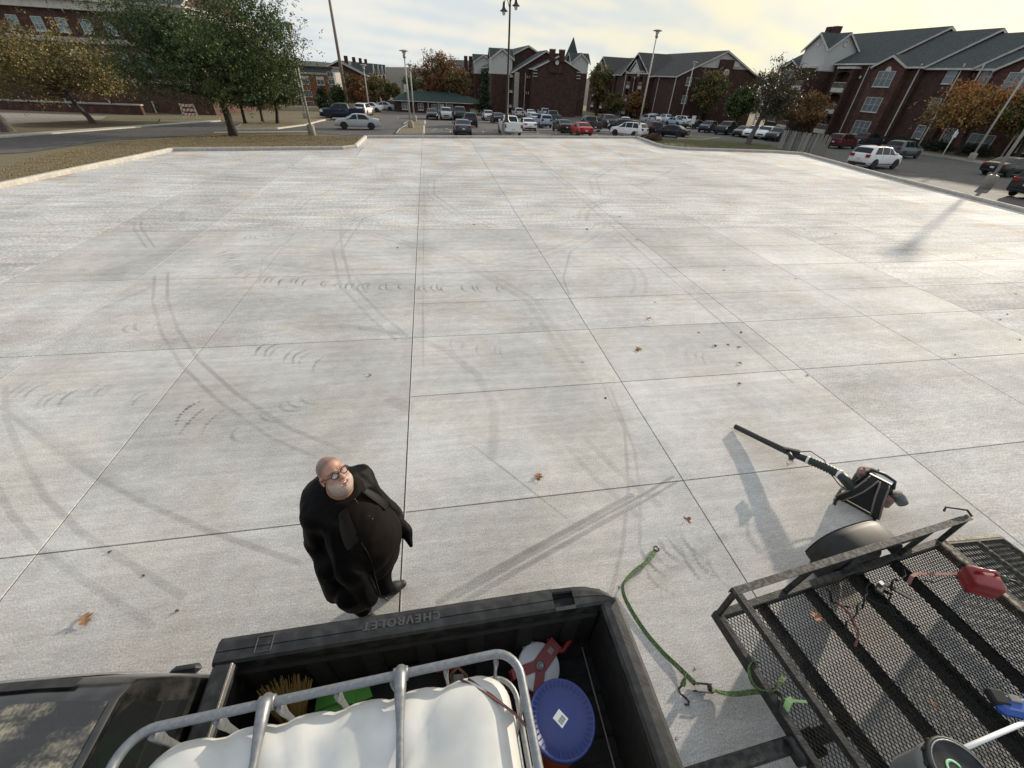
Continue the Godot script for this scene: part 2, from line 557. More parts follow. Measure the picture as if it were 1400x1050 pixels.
func slab_texture(win: Rect2, w: int, h: int, sd: int) -> ImageTexture:
	var px := win.size.x / w
	var pz := win.size.y / h
	var a := noise_image(w / 2, h / 2, 0.012 * px * 70.0, sd, 5, FastNoiseLite.TYPE_SIMPLEX_SMOOTH, false)
	a.resize(w, h, Image.INTERPOLATE_BILINEAR)
	var b := noise_image(w / 16, h, 0.05, sd + 1, 4, FastNoiseLite.TYPE_SIMPLEX_SMOOTH, false)   # broom strokes across the lanes
	b.resize(w, h, Image.INTERPOLATE_BILINEAR)
	var c := noise_image(w, h, 0.35, sd + 2, 2, FastNoiseLite.TYPE_SIMPLEX, false)
	var e := noise_image(w / 8, h, 0.004 / pz, sd + 7, 3, FastNoiseLite.TYPE_SIMPLEX_SMOOTH, false)   # fine broom lines
	e.resize(w, h, Image.INTERPOLATE_BILINEAR)
	var de := e.get_data()
	var s2 := noise_image(w, h, 0.05 * pz * 80.0, sd + 8, 4, FastNoiseLite.TYPE_SIMPLEX_SMOOTH, false)   # patches a hand wide
	var ds := s2.get_data()
	var da := a.get_data()
	var db := b.get_data()
	var dc := c.get_data()
	var dark := PackedFloat32Array()
	dark.resize(w * h)
	dark.fill(0.0)
	for mk in MARKS:
		stroke_path(dark, w, h, win, mk)
	for tr in TREADS:
		tread_row(dark, w, h, win, tr)
	var red := noise_image(w / 4, h / 4, 0.008 * px * 280.0, sd + 5, 4, FastNoiseLite.TYPE_SIMPLEX_SMOOTH, false)
	red.resize(w, h, Image.INTERPOLATE_BILINEAR)
	var dr := red.get_data()
	var out := PackedByteArray()
	out.resize(w * h * 3)
	var o := 0
	var i := 0
	for y in h:
		var z := win.position.y + (y + 0.5) * pz
		for x in w:
			var v := 0.86 + (da[i] - 128) * 0.0006 + (db[i] - 128) * 0.00035 + (dc[i] - 128) * 0.0011 + (de[i] - 128) * 0.0007 + (ds[i] - 128) * 0.00026
			v *= 1.0 - dark[i]
			# red clay tracked in along the far and right edges, in ragged patches
			var wx := win.position.x + (x + 0.5) * px
			var edge := maxf(maxf((-z - 21.0) / 9.0, (wx - 18.5) / 6.0), (-12.4 - wx - (z + 16.0) * 0.2) / 1.6)
			var r := 0.0
			if edge > 0.0:
				r = clampf((dr[i] / 255.0 - 0.66 + minf(edge, 1.0) * 0.16) * 1.6, 0.0, 0.16)
			var tone := clampf((dr[i] / 255.0 - 0.42) * 3.0, 0.0, 1.0) * 0.032
			out[o] = int(clampf(v * (1.0 + r * 0.05) * 252.0, 0.0, 255.0))
			out[o + 1] = int(clampf(v * (1.0 - r * 0.22 - tone * 0.45) * 251.0, 0.0, 255.0))
			out[o + 2] = int(clampf(v * (1.0 - r * 0.42 - tone) * 248.0, 0.0, 255.0))
			o += 3
			i += 1
	return ImageTexture.create_from_image(Image.create_from_data(w, h, false, Image.FORMAT_RGB8, out))


func dab(dark: PackedFloat32Array, w: int, h: int, win: Rect2, at: Vector2, r: float, amount: float) -> void:
	var sx := w / win.size.x
	var sy := h / win.size.y
	var cx := (at.x - win.position.x) * sx
	var cy := (at.y - win.position.y) * sy
	var rx := maxf(r * sx, 0.7)
	var ry := maxf(r * sy, 0.7)
	for y in range(maxi(0, int(cy - ry)), mini(h, int(cy + ry) + 2)):
		for x in range(maxi(0, int(cx - rx)), mini(w, int(cx + rx) + 2)):
			var d := pow((x - cx) / rx, 2.0) + pow((y - cy) / ry, 2.0)
			if d < 1.0:
				var k := y * w + x
				dark[k] = maxf(dark[k], amount * (1.0 - d * d) * (0.7 + 0.3 * fposmod(sin(x * 12.9 + y * 78.2) * 437.5, 1.0)))


func stroke_path(dark: PackedFloat32Array, w: int, h: int, win: Rect2, mk: Array) -> void:
	var cv := Curve2D.new()
	var n := (mk.size() - 3) / 2
	for k in n:
		var p := Vector2(mk[3 + k * 2], mk[4 + k * 2])
		var q0 := Vector2(mk[3 + maxi(k - 1, 0) * 2], mk[4 + maxi(k - 1, 0) * 2])
		var q1 := Vector2(mk[3 + mini(k + 1, n - 1) * 2], mk[4 + mini(k + 1, n - 1) * 2])
		var t := (q1 - q0) / 6.0
		cv.add_point(p, -t if k > 0 else Vector2.ZERO, t if k < n - 1 else Vector2.ZERO)
	var long := cv.get_baked_length()
	var step := maxf(mk[0] * 0.3, win.size.x / w * 0.7)
	var s := 0.0
	var ph := long * 3.1
	while s < long:
		var p := cv.sample_baked(s)
		var tan := (cv.sample_baked(minf(s + 0.05, long)) - cv.sample_baked(maxf(s - 0.05, 0.0))).normalized()
		var nor := Vector2(-tan.y, tan.x)
		var f := 0.72 + 0.28 * sin(s * 0.9 + ph) * sin(s * 2.3 + ph * 0.7)
		dab(dark, w, h, win, p, mk[0] * 1.0, mk[1] * 0.8 * f)
		if mk[2] > 0.0:
			dab(dark, w, h, win, p + nor * mk[2], mk[0] * 0.9, mk[1] * 0.65 * f)
		s += step


func tread_row(dark: PackedFloat32Array, w: int, h: int, win: Rect2, tr: Array) -> void:
	var cv := Curve2D.new()
	for k in (tr.size() - 3) / 2:
		cv.add_point(Vector2(tr[3 + k * 2], tr[4 + k * 2]))
	var long := cv.get_baked_length()
	var s := 0.0
	while s < long:
		var p := cv.sample_baked(s)
		var tan := (cv.sample_baked(minf(s + 0.1, long)) - cv.sample_baked(maxf(s - 0.1, 0.0))).normalized()
		var nor := Vector2(-tan.y, tan.x)
		if rng.randf() < 0.3:
			s += tr[1] * rng.randf_range(0.5, 1.6)
			continue
		p += nor * rng.randf_range(-0.06, 0.06)
		var bend := rng.randf_range(0.2, 1.1)
		var f: float = tr[2] * rng.randf_range(0.35, 1.0)
		var off := rng.randf_range(-0.3, 0.3)
		for q in 9:
			var u := q / 8.0 - 0.5 + off * 0.2
			dab(dark, w, h, win, p + nor * u * tr[0] + tan * (u * u * bend - 0.1 + u * 0.25) * tr[0], rng.randf_range(0.018, 0.034), f * 1.35 * (1.0 - absf(u) * 1.2))
		s += tr[1] * rng.randf_range(0.75, 1.3)


func build_slab() -> void:
	rng.seed = 5
	var tn := slab_texture(NEAR, 2048, 1366, 31)
	var tf := slab_texture(FAR, 1536, 1536, 41)
	var tc := slab_texture(CLOSE, 2048, 1160, 51)
	var gloss := grey(0.012, 0.78, 0.98, 55, 512, 4, 4, 1.4)
	var mats := []
	for k in 9:
		var m := flat_mat("concrete_%d" % k, lin(0.72, 0.712, 0.70) * [1.0, 0.965, 1.02][k % 3], 0.78)
		m.albedo_color.a = 1.0
		m.albedo_texture = tn if k < 3 else (tf if k < 6 else tc)
		m.texture_repeat = false
		m.roughness_texture = gloss
		m.roughness = 1.0
		mats.append(m)
	var outline := PackedVector2Array()
	for p in OUTLINE:
		outline.append(Vector2(p[0], p[1]))
	var slab := Node3D.new()
	slab.name = "concrete_slab"
	slab.set_meta("kind", "structure")
	add_child(slab)
	# joint filler under the panels
	var bed := MB.new()
	var idx := Geometry2D.triangulate_polygon(outline)
	for i in range(0, idx.size(), 3):
		var w := []
		for k in 3:
			w.append(Vector3(outline[idx[i + k]].x, -0.022, outline[idx[i + k]].y))
		if (w[1] - w[0]).cross(w[2] - w[0]).y > 0:
			bed.tri(w[0], w[2], w[1])
		else:
			bed.tri(w[0], w[1], w[2])
	part("joint_filler", bed.done(), tri_mat("filler", lin(0.085, 0.075, 0.066), T.speck, 0.5), slab)
	for i in XJ.size() - 1:
		var zs: Array = ZL if XJ[i] < -0.6 else ZR
		for j in zs.size() - 1:
			var g := 0.0055
			var cell := PackedVector2Array([Vector2(XJ[i] + g, zs[j] - g), Vector2(XJ[i + 1] - g, zs[j] - g), Vector2(XJ[i + 1] - g, zs[j + 1] + g), Vector2(XJ[i] + g, zs[j + 1] + g)])
			for poly in Geometry2D.intersect_polygons(cell, outline):
				if poly.size() < 3:
					continue
				var inner := Geometry2D.offset_polygon(poly, -0.003)
				if inner.is_empty():
					continue
				var mid := Vector2.ZERO
				for p in poly:
					mid += p / poly.size()
				var near: bool = NEAR.has_point(cell[0]) and NEAR.has_point(cell[2])
				var close: bool = CLOSE.has_point(cell[0]) and CLOSE.has_point(cell[2])
				var win := CLOSE if close else (NEAR if near else FAR)
				var st := SurfaceTool.new()
				st.begin(Mesh.PRIMITIVE_TRIANGLES)
				var put := func(p: Vector2, y: float) -> void:
					st.set_normal(Vector3.UP)
					st.set_uv((p - win.position) / win.size)
					st.add_vertex(Vector3(p.x, y, p.y))
				var ip: PackedVector2Array = inner[0]
				var tr := Geometry2D.triangulate_polygon(ip)
				for k in range(0, tr.size(), 3):
					var a := ip[tr[k]]
					var b := ip[tr[k + 1]]
					var c := ip[tr[k + 2]]
					if (b - a).cross(c - a) < 0.0:
						var q := b
						b = c
						c = q
					put.call(a, 0.0)
					put.call(b, 0.0)
					put.call(c, 0.0)
				if poly.size() == ip.size():
					# rounded arris and side
					var s := 0
					var best := 1e9
					for k in poly.size():
						if poly[k].distance_to(ip[0]) < best:
							best = poly[k].distance_to(ip[0])
							s = k
					for k in ip.size():
						var a := ip[k]
						var b := ip[(k + 1) % ip.size()]
						var a2 := poly[(k + s) % poly.size()]
						var b2 := poly[(k + 1 + s) % poly.size()]
						for f in [[a, 0.0, a2, -0.003, b2, -0.003, b, 0.0], [a2, -0.003, a2, -0.05, b2, -0.05, b2, -0.003]]:
							var v := []
							for e in 4:
								v.append(Vector3(f[e * 2].x, f[e * 2 + 1], f[e * 2].y))
							var nn: Vector3 = (v[2] - v[0]).cross(v[1] - v[0]).normalized()
							for e in [0, 1, 2, 0, 2, 3]:
								st.set_normal(nn)
								st.set_uv((f[e * 2] - win.position) / win.size)
								st.add_vertex(v[e])
				part("slab_panel", st.commit(), mats[(6 if close else (0 if near else 3)) + rng.randi() % 3], slab)
	# pale sealant smeared along two of the long joints
	tri_mat("sealant", lin(0.66, 0.64, 0.60), T.speck, 0.3, 0.8)
	for x in [-0.53, -6.07]:
		var sb := MB.new()
		sb.cbox(Vector3(x + 0.0115, 0.001, -12.0), Vector3(0.011, 0.005, 28.0 if x < -1.0 else 46.0), 0.001)
		part("joint_sealant", sb.done(), M.sealant, slab)
	# kerb along the far, left and right edges, cast in lengths
	tri_mat("kerb", lin(0.50, 0.46, 0.41), T.grain, 1.2, 0.85, 0.0, T.bump, 0.3)
	tri_mat("kerb_pale", lin(0.60, 0.56, 0.49), T.grain, 1.2, 0.85, 0.0, T.bump, 0.3)
	var kerb := Node3D.new()
	kerb.name = "slab_kerb"
	kerb.set_meta("kind", "structure")
	add_child(kerb)
	for i in OUTLINE.size() - 1:
		var a := outline[i]
		var b := outline[i + 1]
		var d := (b - a).normalized()
		var n := Vector2(d.y, -d.x)
		if (a + b).dot(n) < 0:
			n = -n
		var len := a.distance_to(b)
		var cnt := maxi(1, roundi(len / 3.0))
		for k in cnt:
			var p := a + d * (len * k / cnt + (0.004 if cnt > 1 else -0.03))
			var q := a + d * (len * (k + 1) / cnt - (0.004 if cnt > 1 else -0.03))
			var rings := []
			for e in [p, q]:
				var r := PackedVector3Array()
				for s in [[0.0, -0.15], [0.0, 0.10], [0.035, 0.142], [0.07, 0.15], [0.16, 0.15], [0.18, 0.13], [0.18, -0.15]]:
					r.append(Vector3(e.x + n.x * s[0], s[1], e.y + n.y * s[0]))
				rings.append(r)
			var kb := MB.new()
			kb.loft(rings)
			part("kerb_length", kb.done(), M.kerb_pale if i < 2 or i == 5 else M.kerb, kerb)
	# grass bank from the back of the kerb down to the ground around
	tri_mat("grass_base", lin(0.22, 0.18, 0.10), T.speck, 1.7, 1.0, 0.0, T.bump, 1.0)
	var bank := MB.new()
	var outer := []
	for i in outline.size():
		var d0 := (outline[i] - outline[maxi(i - 1, 0)]).normalized()
		var d1 := (outline[mini(i + 1, outline.size() - 1)] - outline[i]).normalized()
		var d := (d0 + d1).normalized()
		var n := Vector2(d.y, -d.x)
		if n.dot(outline[i] - Vector2(2, -8)) < 0:
			n = -n
		outer.append([outline[i] + n * 0.17, outline[i] + n * 3.6])
	for i in outer.size() - 1:
		var q := []
		for e in [outer[i], outer[i + 1]]:
			var g: Vector2 = e[1]
			q.append([Vector3(e[0].x, 0.12, e[0].y), Vector3(g.x, ground_y(g.x, g.y) - 0.05, g.y)])
		bank.quad(q[0][0], q[0][1], q[1][1], q[1][0])
	setting("grass_bank", bank.done(), M.grass_base)


# ---------------------------------------------------------------- ground beyond the slab
func build_ground() -> void:
	var b := MB.new()
	var q := []
	for p in [[-900, -460], [900, -460], [900, -5], [-900, -5]]:
		q.append(on_ground(p[0], p[1]))
	b.quad(q[3], q[2], q[1], q[0])
	b.quad(Vector3(-900, q[3].y, 300), Vector3(900, q[2].y, 300), q[2], q[3])
	setting("ground", b.done(), M.grass_base)
	# wooded rise far behind everything
	var hill := MB.new()
	hill.smooth(true)
	var rows := [[-250.0, -2.0], [-330.0, 2.0], [-430.0, 6.0], [-560.0, 8.0], [-900.0, 12.0]]
	rng.seed = 3
	var prev := []
	for r in rows:
		var line := []
		for k in 61:
			var x := -900.0 + k * 30.0
			line.append(Vector3(x, ground_y(x, -250.0) + r[1] + (rng.randf_range(-1.2, 1.2) if r[1] > 0.0 else 0.0), r[0]))
		if prev.size():
			for k in 60:
				hill.quad(prev[k], prev[k + 1], line[k + 1], line[k])
		prev = line
	setting("hills", hill.done(), tri_mat("far_wood", lin(0.024, 0.028, 0.020), T.worn, 25.0, 1.0))

	tri_mat("asphalt", lin(0.115, 0.105, 0.098), T.grain, 5.0, 0.9, 0.0, T.fine_bump, 0.4)
	tri_mat("asphalt_new", lin(0.080, 0.078, 0.080), T.grain, 5.0, 0.9)
	tri_mat("pavement", lin(0.34, 0.31, 0.27), T.grain, 3.0, 0.9)
	tri_mat("lawn", lin(0.115, 0.120, 0.040), T.speck, 1.3, 1.0, 0.0, T.bump, 1.0)
	tri_mat("lawn_dry", lin(0.24, 0.195, 0.11), T.speck, 1.3, 1.0, 0.0, T.bump, 1.0)
	tri_mat("mulch", lin(0.075, 0.042, 0.026), T.speck, 0.8, 1.0)
	tri_mat("road_paint", lin(0.55, 0.53, 0.48), T.worn, 1.5, 0.8)
	setting("road", sheet([[-25.81, -26.41], [-23.58, -29.89], [-22.82, -30.72], [-22.69, -37.27], [-20.57, -40.45], [-18.27, -44.58], [-16.71, -45.96], [-11.72, -48.5], [-6.79, -47.03], [-3.11, -48.08], [-3.89, -62.59], [-8.29, -70.0], [-13.59, -64.89], [-15.49, -58.41], [-23.24, -59.15], [-26.83, -46.29], [-29.01, -37.57], [-30.51, -31.83]], 0.02), M.asphalt)
	setting("plaza", sheet([[-36.6, -38.85], [-34.99, -46.03], [-32.45, -54.7], [-34.48, -59.1], [-44.46, -59.43], [-51.57, -56.12]], 0.03), M.pavement)
	setting("path", sheet([[-29.89, -31.12], [-28.58, -36.96], [-26.43, -45.55], [-22.86, -58.12], [-23.36, -59.46], [-27.1, -46.81], [-29.45, -38.2], [-31.03, -32.43]], 0.10, 0.14), M.kerb_pale)
	setting("path", sheet([[-18.53, -44.82], [-16.75, -46.09], [-11.81, -48.87], [-11.9, -50.54], [-17.27, -47.65], [-19.02, -46.09]], 0.04), M.pavement)
	setting("car_park", sheet([[-6.07, -46.57], [-3.11, -48.08], [26.28, -57.39], [39.79, -55.47], [41.16, -42.83], [31.33, -28.15], [25.29, -14.02], [30.07, -12.88], [53.73, -25.22], [59.41, -36.67], [62.82, -47.46], [62.71, -52.6], [75.36, -71.46], [58.13, -75.81], [46.67, -99.75], [41.75, -126.19], [8.01, -100.36], [-3.73, -98.51], [-8.7, -78.9]], 0.024), M.asphalt)
	setting("street", sheet([[-8.29, -70.0], [-3.89, -62.59], [-5.55, -110.5], [-8.67, -210.38], [-11.03, -204.62], [-8.39, -115.4]], 0.028), M.asphalt)
	setting("road_patch", sheet([[-7.71, -47.8], [-4.35, -71.0], [-2.18, -70.79], [-4.83, -47.79]], 0.032), M.asphalt_new)
	setting("sidewalk", sheet([[70.7, -66.88], [60.88, -50.98], [60.57, -45.66], [56.4, -34.68], [51.36, -23.99], [56.32, -26.57], [60.33, -37.28], [64.62, -48.9], [65.33, -54.91], [73.88, -69.71]], 0.12, 0.16), M.pavement)
	setting("lawn", sheet([[65.77, -57.68], [66.52, -50.42], [62.25, -38.56], [58.44, -27.68], [116.66, -58.06], [100.66, -64.05], [91.75, -70.57], [82.26, -72.53]], 0.06, 0.1), M.lawn_dry)
	setting("grass_corner", sheet([[28.05, -59.05], [29.48, -56.63], [35.7, -59.32], [40.82, -58.6], [43.16, -55.63], [44.39, -48.06], [41.25, -43.44], [35.3, -42.72], [21.52, -40.7], [21.55, -44.84]], 0.05, 0.08), M.lawn)
	for isl in [[[-3.49, -50.34], [-3.45, -55.93], [-2.91, -63.14], [-0.6, -63.13], [-0.55, -50.7]], [[-3.42, -64.17], [-3.02, -71.06], [-0.53, -73.53], [-0.51, -65.16]], [[-13.77, -57.06], [-13.59, -64.89], [-13.26, -68.99], [-14.83, -71.25], [-17.22, -65.4], [-18.73, -58.88], [-19.37, -53.93], [-18.41, -48.77], [-15.1, -51.26]], [[32.66, -58.73], [38.56, -65.29], [42.09, -63.21], [35.98, -57.93]]]:
		island(isl, M.lawn_dry)
	# narrow planted strips between the rows of parked cars
	for s in [[2.0, -58.6, 17.0, -61.6], [3.0, -70.4, 20.0, -74.5], [18.5, -62.4, 30.0, -66.4], [22.0, -75.5, 40.0, -82.0], [2.0, -85.5, 15.0, -88.5]]:
		var d := Vector2(s[2] - s[0], s[3] - s[1]).normalized()
		var n := Vector2(-d.y, d.x) * 0.55
		island([[s[0] + n.x, s[1] + n.y], [s[2] + n.x, s[3] + n.y], [s[2] - n.x, s[3] - n.y], [s[0] - n.x, s[1] - n.y]], M.mulch)
	for s in [[37.85, -31.07, 39.84, -31.14], [36.55, -27.5, 39.14, -27.45], [36.69, -24.0, 39.1, -24.05], [39.88, -34.64, 42.08, -34.98], [46.51, -49.31, 48.34, -49.04], [48.86, -38.88, 51.33, -36.85], [50.57, -34.94, 51.92, -32.26], [6.19, -56.27, 7.38, -63.52], [0.18, -55.6, 0.85, -60.23], [2.23, -54.55, 2.8, -61.21], [13.11, -57.2, 15.34, -66.21], [15.74, -58.28, 18.82, -67.92], [21.16, -58.43, 25.2, -68.3], [-2.87, -83.55, -3.25, -71.73], [-4.94, -81.89, -4.74, -70.74]]:
		var a := Vector2(s[0], s[1])
		var c := Vector2(s[2], s[3])
		var d := (c - a).normalized()
		c = a + d * minf(a.distance_to(c), 4.6)
		var n := Vector2(-d.y, d.x) * 0.055
		setting("parking_line", sheet([[a.x + n.x, a.y + n.y], [c.x + n.x, c.y + n.y], [c.x - n.x, c.y - n.y], [a.x - n.x, a.y - n.y]], 0.034), M.road_paint)
	grass_tufts()


func island(poly: Array, top: Material) -> void:
	var p := PackedVector2Array()
	for v in poly:
		p.append(Vector2(v[0], v[1]))
	var isl := setting("traffic_island", sheet(poly, 0.15, 0.22), M.kerb_pale)
	var inner := Geometry2D.offset_polygon(p, -0.17)
	if inner.size():
		var q := []
		for v in inner[0]:
			q.append([v.x, v.y])
		part("planting", sheet(q, 0.17, 0.02), top, isl)


# short dry blades on the verges nearest the slab
func grass_tufts() -> void:
	var b := MB.new()
	for k in 5:
		var t := k * 2.4
		var d := Vector3(cos(t), 0, sin(t))
		var s := Vector3(-d.z, 0, d.x) * 0.02
		var o := d * 0.05
		b.tri(o - s, o + s, o + d * 0.06 + Vector3(0, 0.12 + 0.02 * (k % 3), 0))
	var m := flat_mat("blade", Color.WHITE, 0.9)
	m.vertex_color_use_as_albedo = true
	var mm := MultiMesh.new()
	mm.transform_format = MultiMesh.TRANSFORM_3D
	mm.use_colors = true
	mm.mesh = b.done()
	var spots := []
	rng.seed = 77
	var zone := [PackedVector2Array([Vector2(-17.5, -17), Vector2(-21.5, -29), Vector2(-21.5, -37), Vector2(-17.5, -45), Vector2(-5, -47), Vector2(-7.5, -31), Vector2(-14.5, -28.5), Vector2(-17, -20)]), PackedVector2Array([Vector2(21.5, -43), Vector2(35, -44), Vector2(43.5, -54), Vector2(29, -57)])]
	for n in 26000:
		var z: PackedVector2Array = zone[0] if n < 20000 else zone[1]
		var box := Rect2(z[0], Vector2.ZERO)
		for v in z:
			box = box.expand(v)
		var p := box.position + Vector2(rng.randf(), rng.randf()) * box.size
		if not Geometry2D.is_point_in_polygon(p, z):
			continue
		spots.append([p, n < 20000])
	mm.instance_count = spots.size()
	for i in spots.size():
		var p: Vector2 = spots[i][0]
		var s := rng.randf_range(0.3, 0.75)
		mm.set_instance_transform(i, Transform3D(Basis(Vector3.UP, rng.randf() * TAU).scaled(Vector3(s, s, s)), Vector3(p.x, ground_y(p.x, p.y) + (0.0 if spots[i][1] else 0.05), p.y)))
		var c := Color(0.30, 0.23, 0.13).lerp(Color(0.17, 0.145, 0.07), rng.randf() * rng.randf() if spots[i][1] else rng.randf_range(0.5, 1.0))
		mm.set_instance_color(i, c)
	var o := MultiMeshInstance3D.new()
	o.name = "grass"
	o.multimesh = mm
	o.material_override = m
	tag(o, "short dry grass on the verges around the concrete lot", "grass", "", "stuff")
	add_child(o)


# ---------------------------------------------------------------- buildings
func building_materials() -> void:
	tri_mat("brick", lin(0.135, 0.062, 0.045), T.brick, 6.4, 0.9, 0.0, T.bump, 0.3)
	tri_mat("brick_dark", lin(0.092, 0.043, 0.034), T.brick, 6.4, 0.9, 0.0, T.bump, 0.3)
	tri_mat("brick_orange", lin(0.33, 0.135, 0.07), T.brick, 6.4, 0.9)
	tri_mat("siding", lin(0.47, 0.47, 0.45), T.siding, 0.9, 0.75)
	tri_mat("shingle", lin(0.068, 0.080, 0.078), T.shingle, 4.5, 0.95, 0.0, T.bump, 0.6)
	tri_mat("shingle_brown", lin(0.072, 0.066, 0.062), T.shingle, 4.5, 0.95, 0.0, T.bump, 0.6)
	tri_mat("shingle_green", lin(0.030, 0.062, 0.050), T.shingle, 4.5, 0.95)
	tri_mat("trim", lin(0.56, 0.54, 0.50), T.soft, 3.0, 0.7)
	tri_mat("stone", lin(0.42, 0.39, 0.34), T.grain, 2.0, 0.85)
	flat_mat("pane", lin(0.075, 0.10, 0.12), 0.08)
	M.pane.metallic_specular = 0.9
	flat_mat("pane_blind", lin(0.15, 0.18, 0.20), 0.10)
	flat_mat("pane_teal", lin(0.16, 0.27, 0.29), 0.12)


func brick_image() -> ImageTexture:
	var s := 512
	var im := Image.create(s, s, false, Image.FORMAT_L8)
	im.fill(Color(0.60, 0.60, 0.60))
	var n := FastNoiseLite.new()
	n.seed = 14
	n.frequency = 0.010
	rng.seed = 91
	for row in 85:
		var y := row * 6
		for k in 32:
			var x := k * 16 + (8 if row % 2 else 0)
			var v := clampf(rng.randf_range(0.66, 0.92) + 0.22 * n.get_noise_2d(x, y), 0.4, 1.0)
			for off in [0, -s]:
				im.fill_rect(Rect2i(x + off, y, 15, 5), Color(v, v, v))
	return ImageTexture.create_from_image(im)


func rows_image(rows: int, lo: float, cols := 0) -> ImageTexture:
	var s := 256
	var im := Image.create(s, s, false, Image.FORMAT_L8)
	rng.seed = 17 + rows
	for r in rows:
		var y0 := int(r * s / float(rows))
		var y1 := int((r + 1) * s / float(rows))
		if cols == 0:
			im.fill_rect(Rect2i(0, y0, s, y1 - y0), Color.WHITE)
			im.fill_rect(Rect2i(0, y1 - 2, s, 2), Color(lo, lo, lo))
		else:
			for c in cols:
				var v := rng.randf_range(lo, 1.0)
				im.fill_rect(Rect2i(c * s / cols, y0, s / cols, y1 - y0), Color(v, v, v))
	return ImageTexture.create_from_image(im)


# block whose gable ends face local +z and -z; origin on the ground in the middle of the block
func gabled(o: Node3D, c: Vector3, yaw: float, w: float, l: float, eave: float, ridge: float, wall: Material, roof: Material, over := 0.45, siding_from := -1.0) -> void:
	var xf := Transform3D(Basis(Vector3.UP, yaw), c)
	var h := w * 0.5
	var b := MB.new()
	b.prism(PackedVector2Array([Vector2(-h, -2.5), Vector2(h, -2.5), Vector2(h, eave), Vector2(0, ridge - 0.12), Vector2(-h, eave)]), -l * 0.5, l * 0.5, xf)
	part("wall", b.done(), wall, o)
	var k := (ridge - eave) / h
	var e := h + over
	var ey := eave - k * over
	b = MB.new()
	b.prism(PackedVector2Array([Vector2(-e, ey + 0.02), Vector2(0, ridge + 0.02), Vector2(e, ey + 0.02), Vector2(e, ey + 0.17), Vector2(0, ridge + 0.2), Vector2(-e, ey + 0.17)]), -l * 0.5 - over, l * 0.5 + over, xf)
	part("roof", b.done(), roof, o)
	for s in [-1.0, 1.0]:
		b = MB.new()
		var z: float = s * (l * 0.5 + over)
		b.prism(PackedVector2Array([Vector2(-e - 0.02, ey - 0.14), Vector2(0, ridge - 0.16), Vector2(e + 0.02, ey - 0.14), Vector2(e + 0.02, ey + 0.13), Vector2(0, ridge + 0.14), Vector2(-e - 0.02, ey + 0.13)]), z - 0.03, z + 0.05, xf)
		part("roof_trim", b.done(), M.trim, o)
		b = MB.new()
		b.box(xf * Vector3(s * (e + 0.05), ey + 0.02, 0), Vector3(0.12, 0.22, l + over * 2), xf.basis)
		part("gutter", b.done(), M.trim, o)
	if siding_from > 0.0:
		var t := (siding_from - eave) / (ridge - eave)
		for s in [-1.0, 1.0]:
			b = MB.new()
			var z: float = s * (l * 0.5 + 0.02)
			b.prism(PackedVector2Array([Vector2(-h * (1 - t), siding_from), Vector2(h * (1 - t), siding_from), Vector2(0, ridge - 0.2)]), z - 0.02, z + 0.02, xf)
			part("gable_siding", b.done(), M.siding, o)


func slab_box(o: Node3D, called: String, c: Vector3, s: Vector3, m: Material, yaw := 0.0) -> MeshInstance3D:
	var b := MB.new()
	b.cbox(c, s, 0.02, Basis(Vector3.UP, yaw))
	return part(called, b.done(), m, o)


# window facing local +z of yaw; p is its middle on the wall face
func window(o: Node3D, p: Vector3, yaw: float, w: float, h: float, cols := 2, rows := 2, pane: Material = null, arched := false) -> void:
	var q := Basis(Vector3.UP, yaw)
	var b := MB.new()
	var f := 0.07
	for s in [-1, 1]:
		b.box(p + q * Vector3(s * w * 0.5, 0, 0.04), Vector3(f, h + f, 0.12), q)
		b.box(p + q * Vector3(0, s * h * 0.5, 0.041), Vector3(w - f, f, 0.11), q)
	for i in range(1, cols):
		b.box(p + q * Vector3(w * (i / float(cols) - 0.5), 0, 0.042), Vector3(0.06, h - f, 0.09), q)
	for i in range(1, rows):
		b.box(p + q * Vector3(0, h * (i / float(rows) - 0.5), 0.038), Vector3(w - f, 0.05, 0.085), q)
	if arched:
		var pts := PackedVector2Array()
		for k in 9:
			var t := PI * k / 8.0
			pts.append(Vector2(cos(t) * w / cols * 0.52, h * 0.5 + sin(t) * w / cols * 0.62))
		b.prism(pts, 0.0, 0.08, Transform3D(q, p))
	var fr := part("window", b.done(), M.trim, o)
	b = MB.new()
	b.box(p + q * Vector3(0, 0, 0.0), Vector3(w - f * 0.5, h - f * 0.5, 0.05), q)
	part("pane", b.done(), pane if pane else M.pane, fr)
	b = MB.new()
	b.box(p + q * Vector3(0, -h * 0.5 - 0.08, 0.05), Vector3(w + 0.2, 0.09, 0.16), q)
	part("sill", b.done(), M.trim, fr)


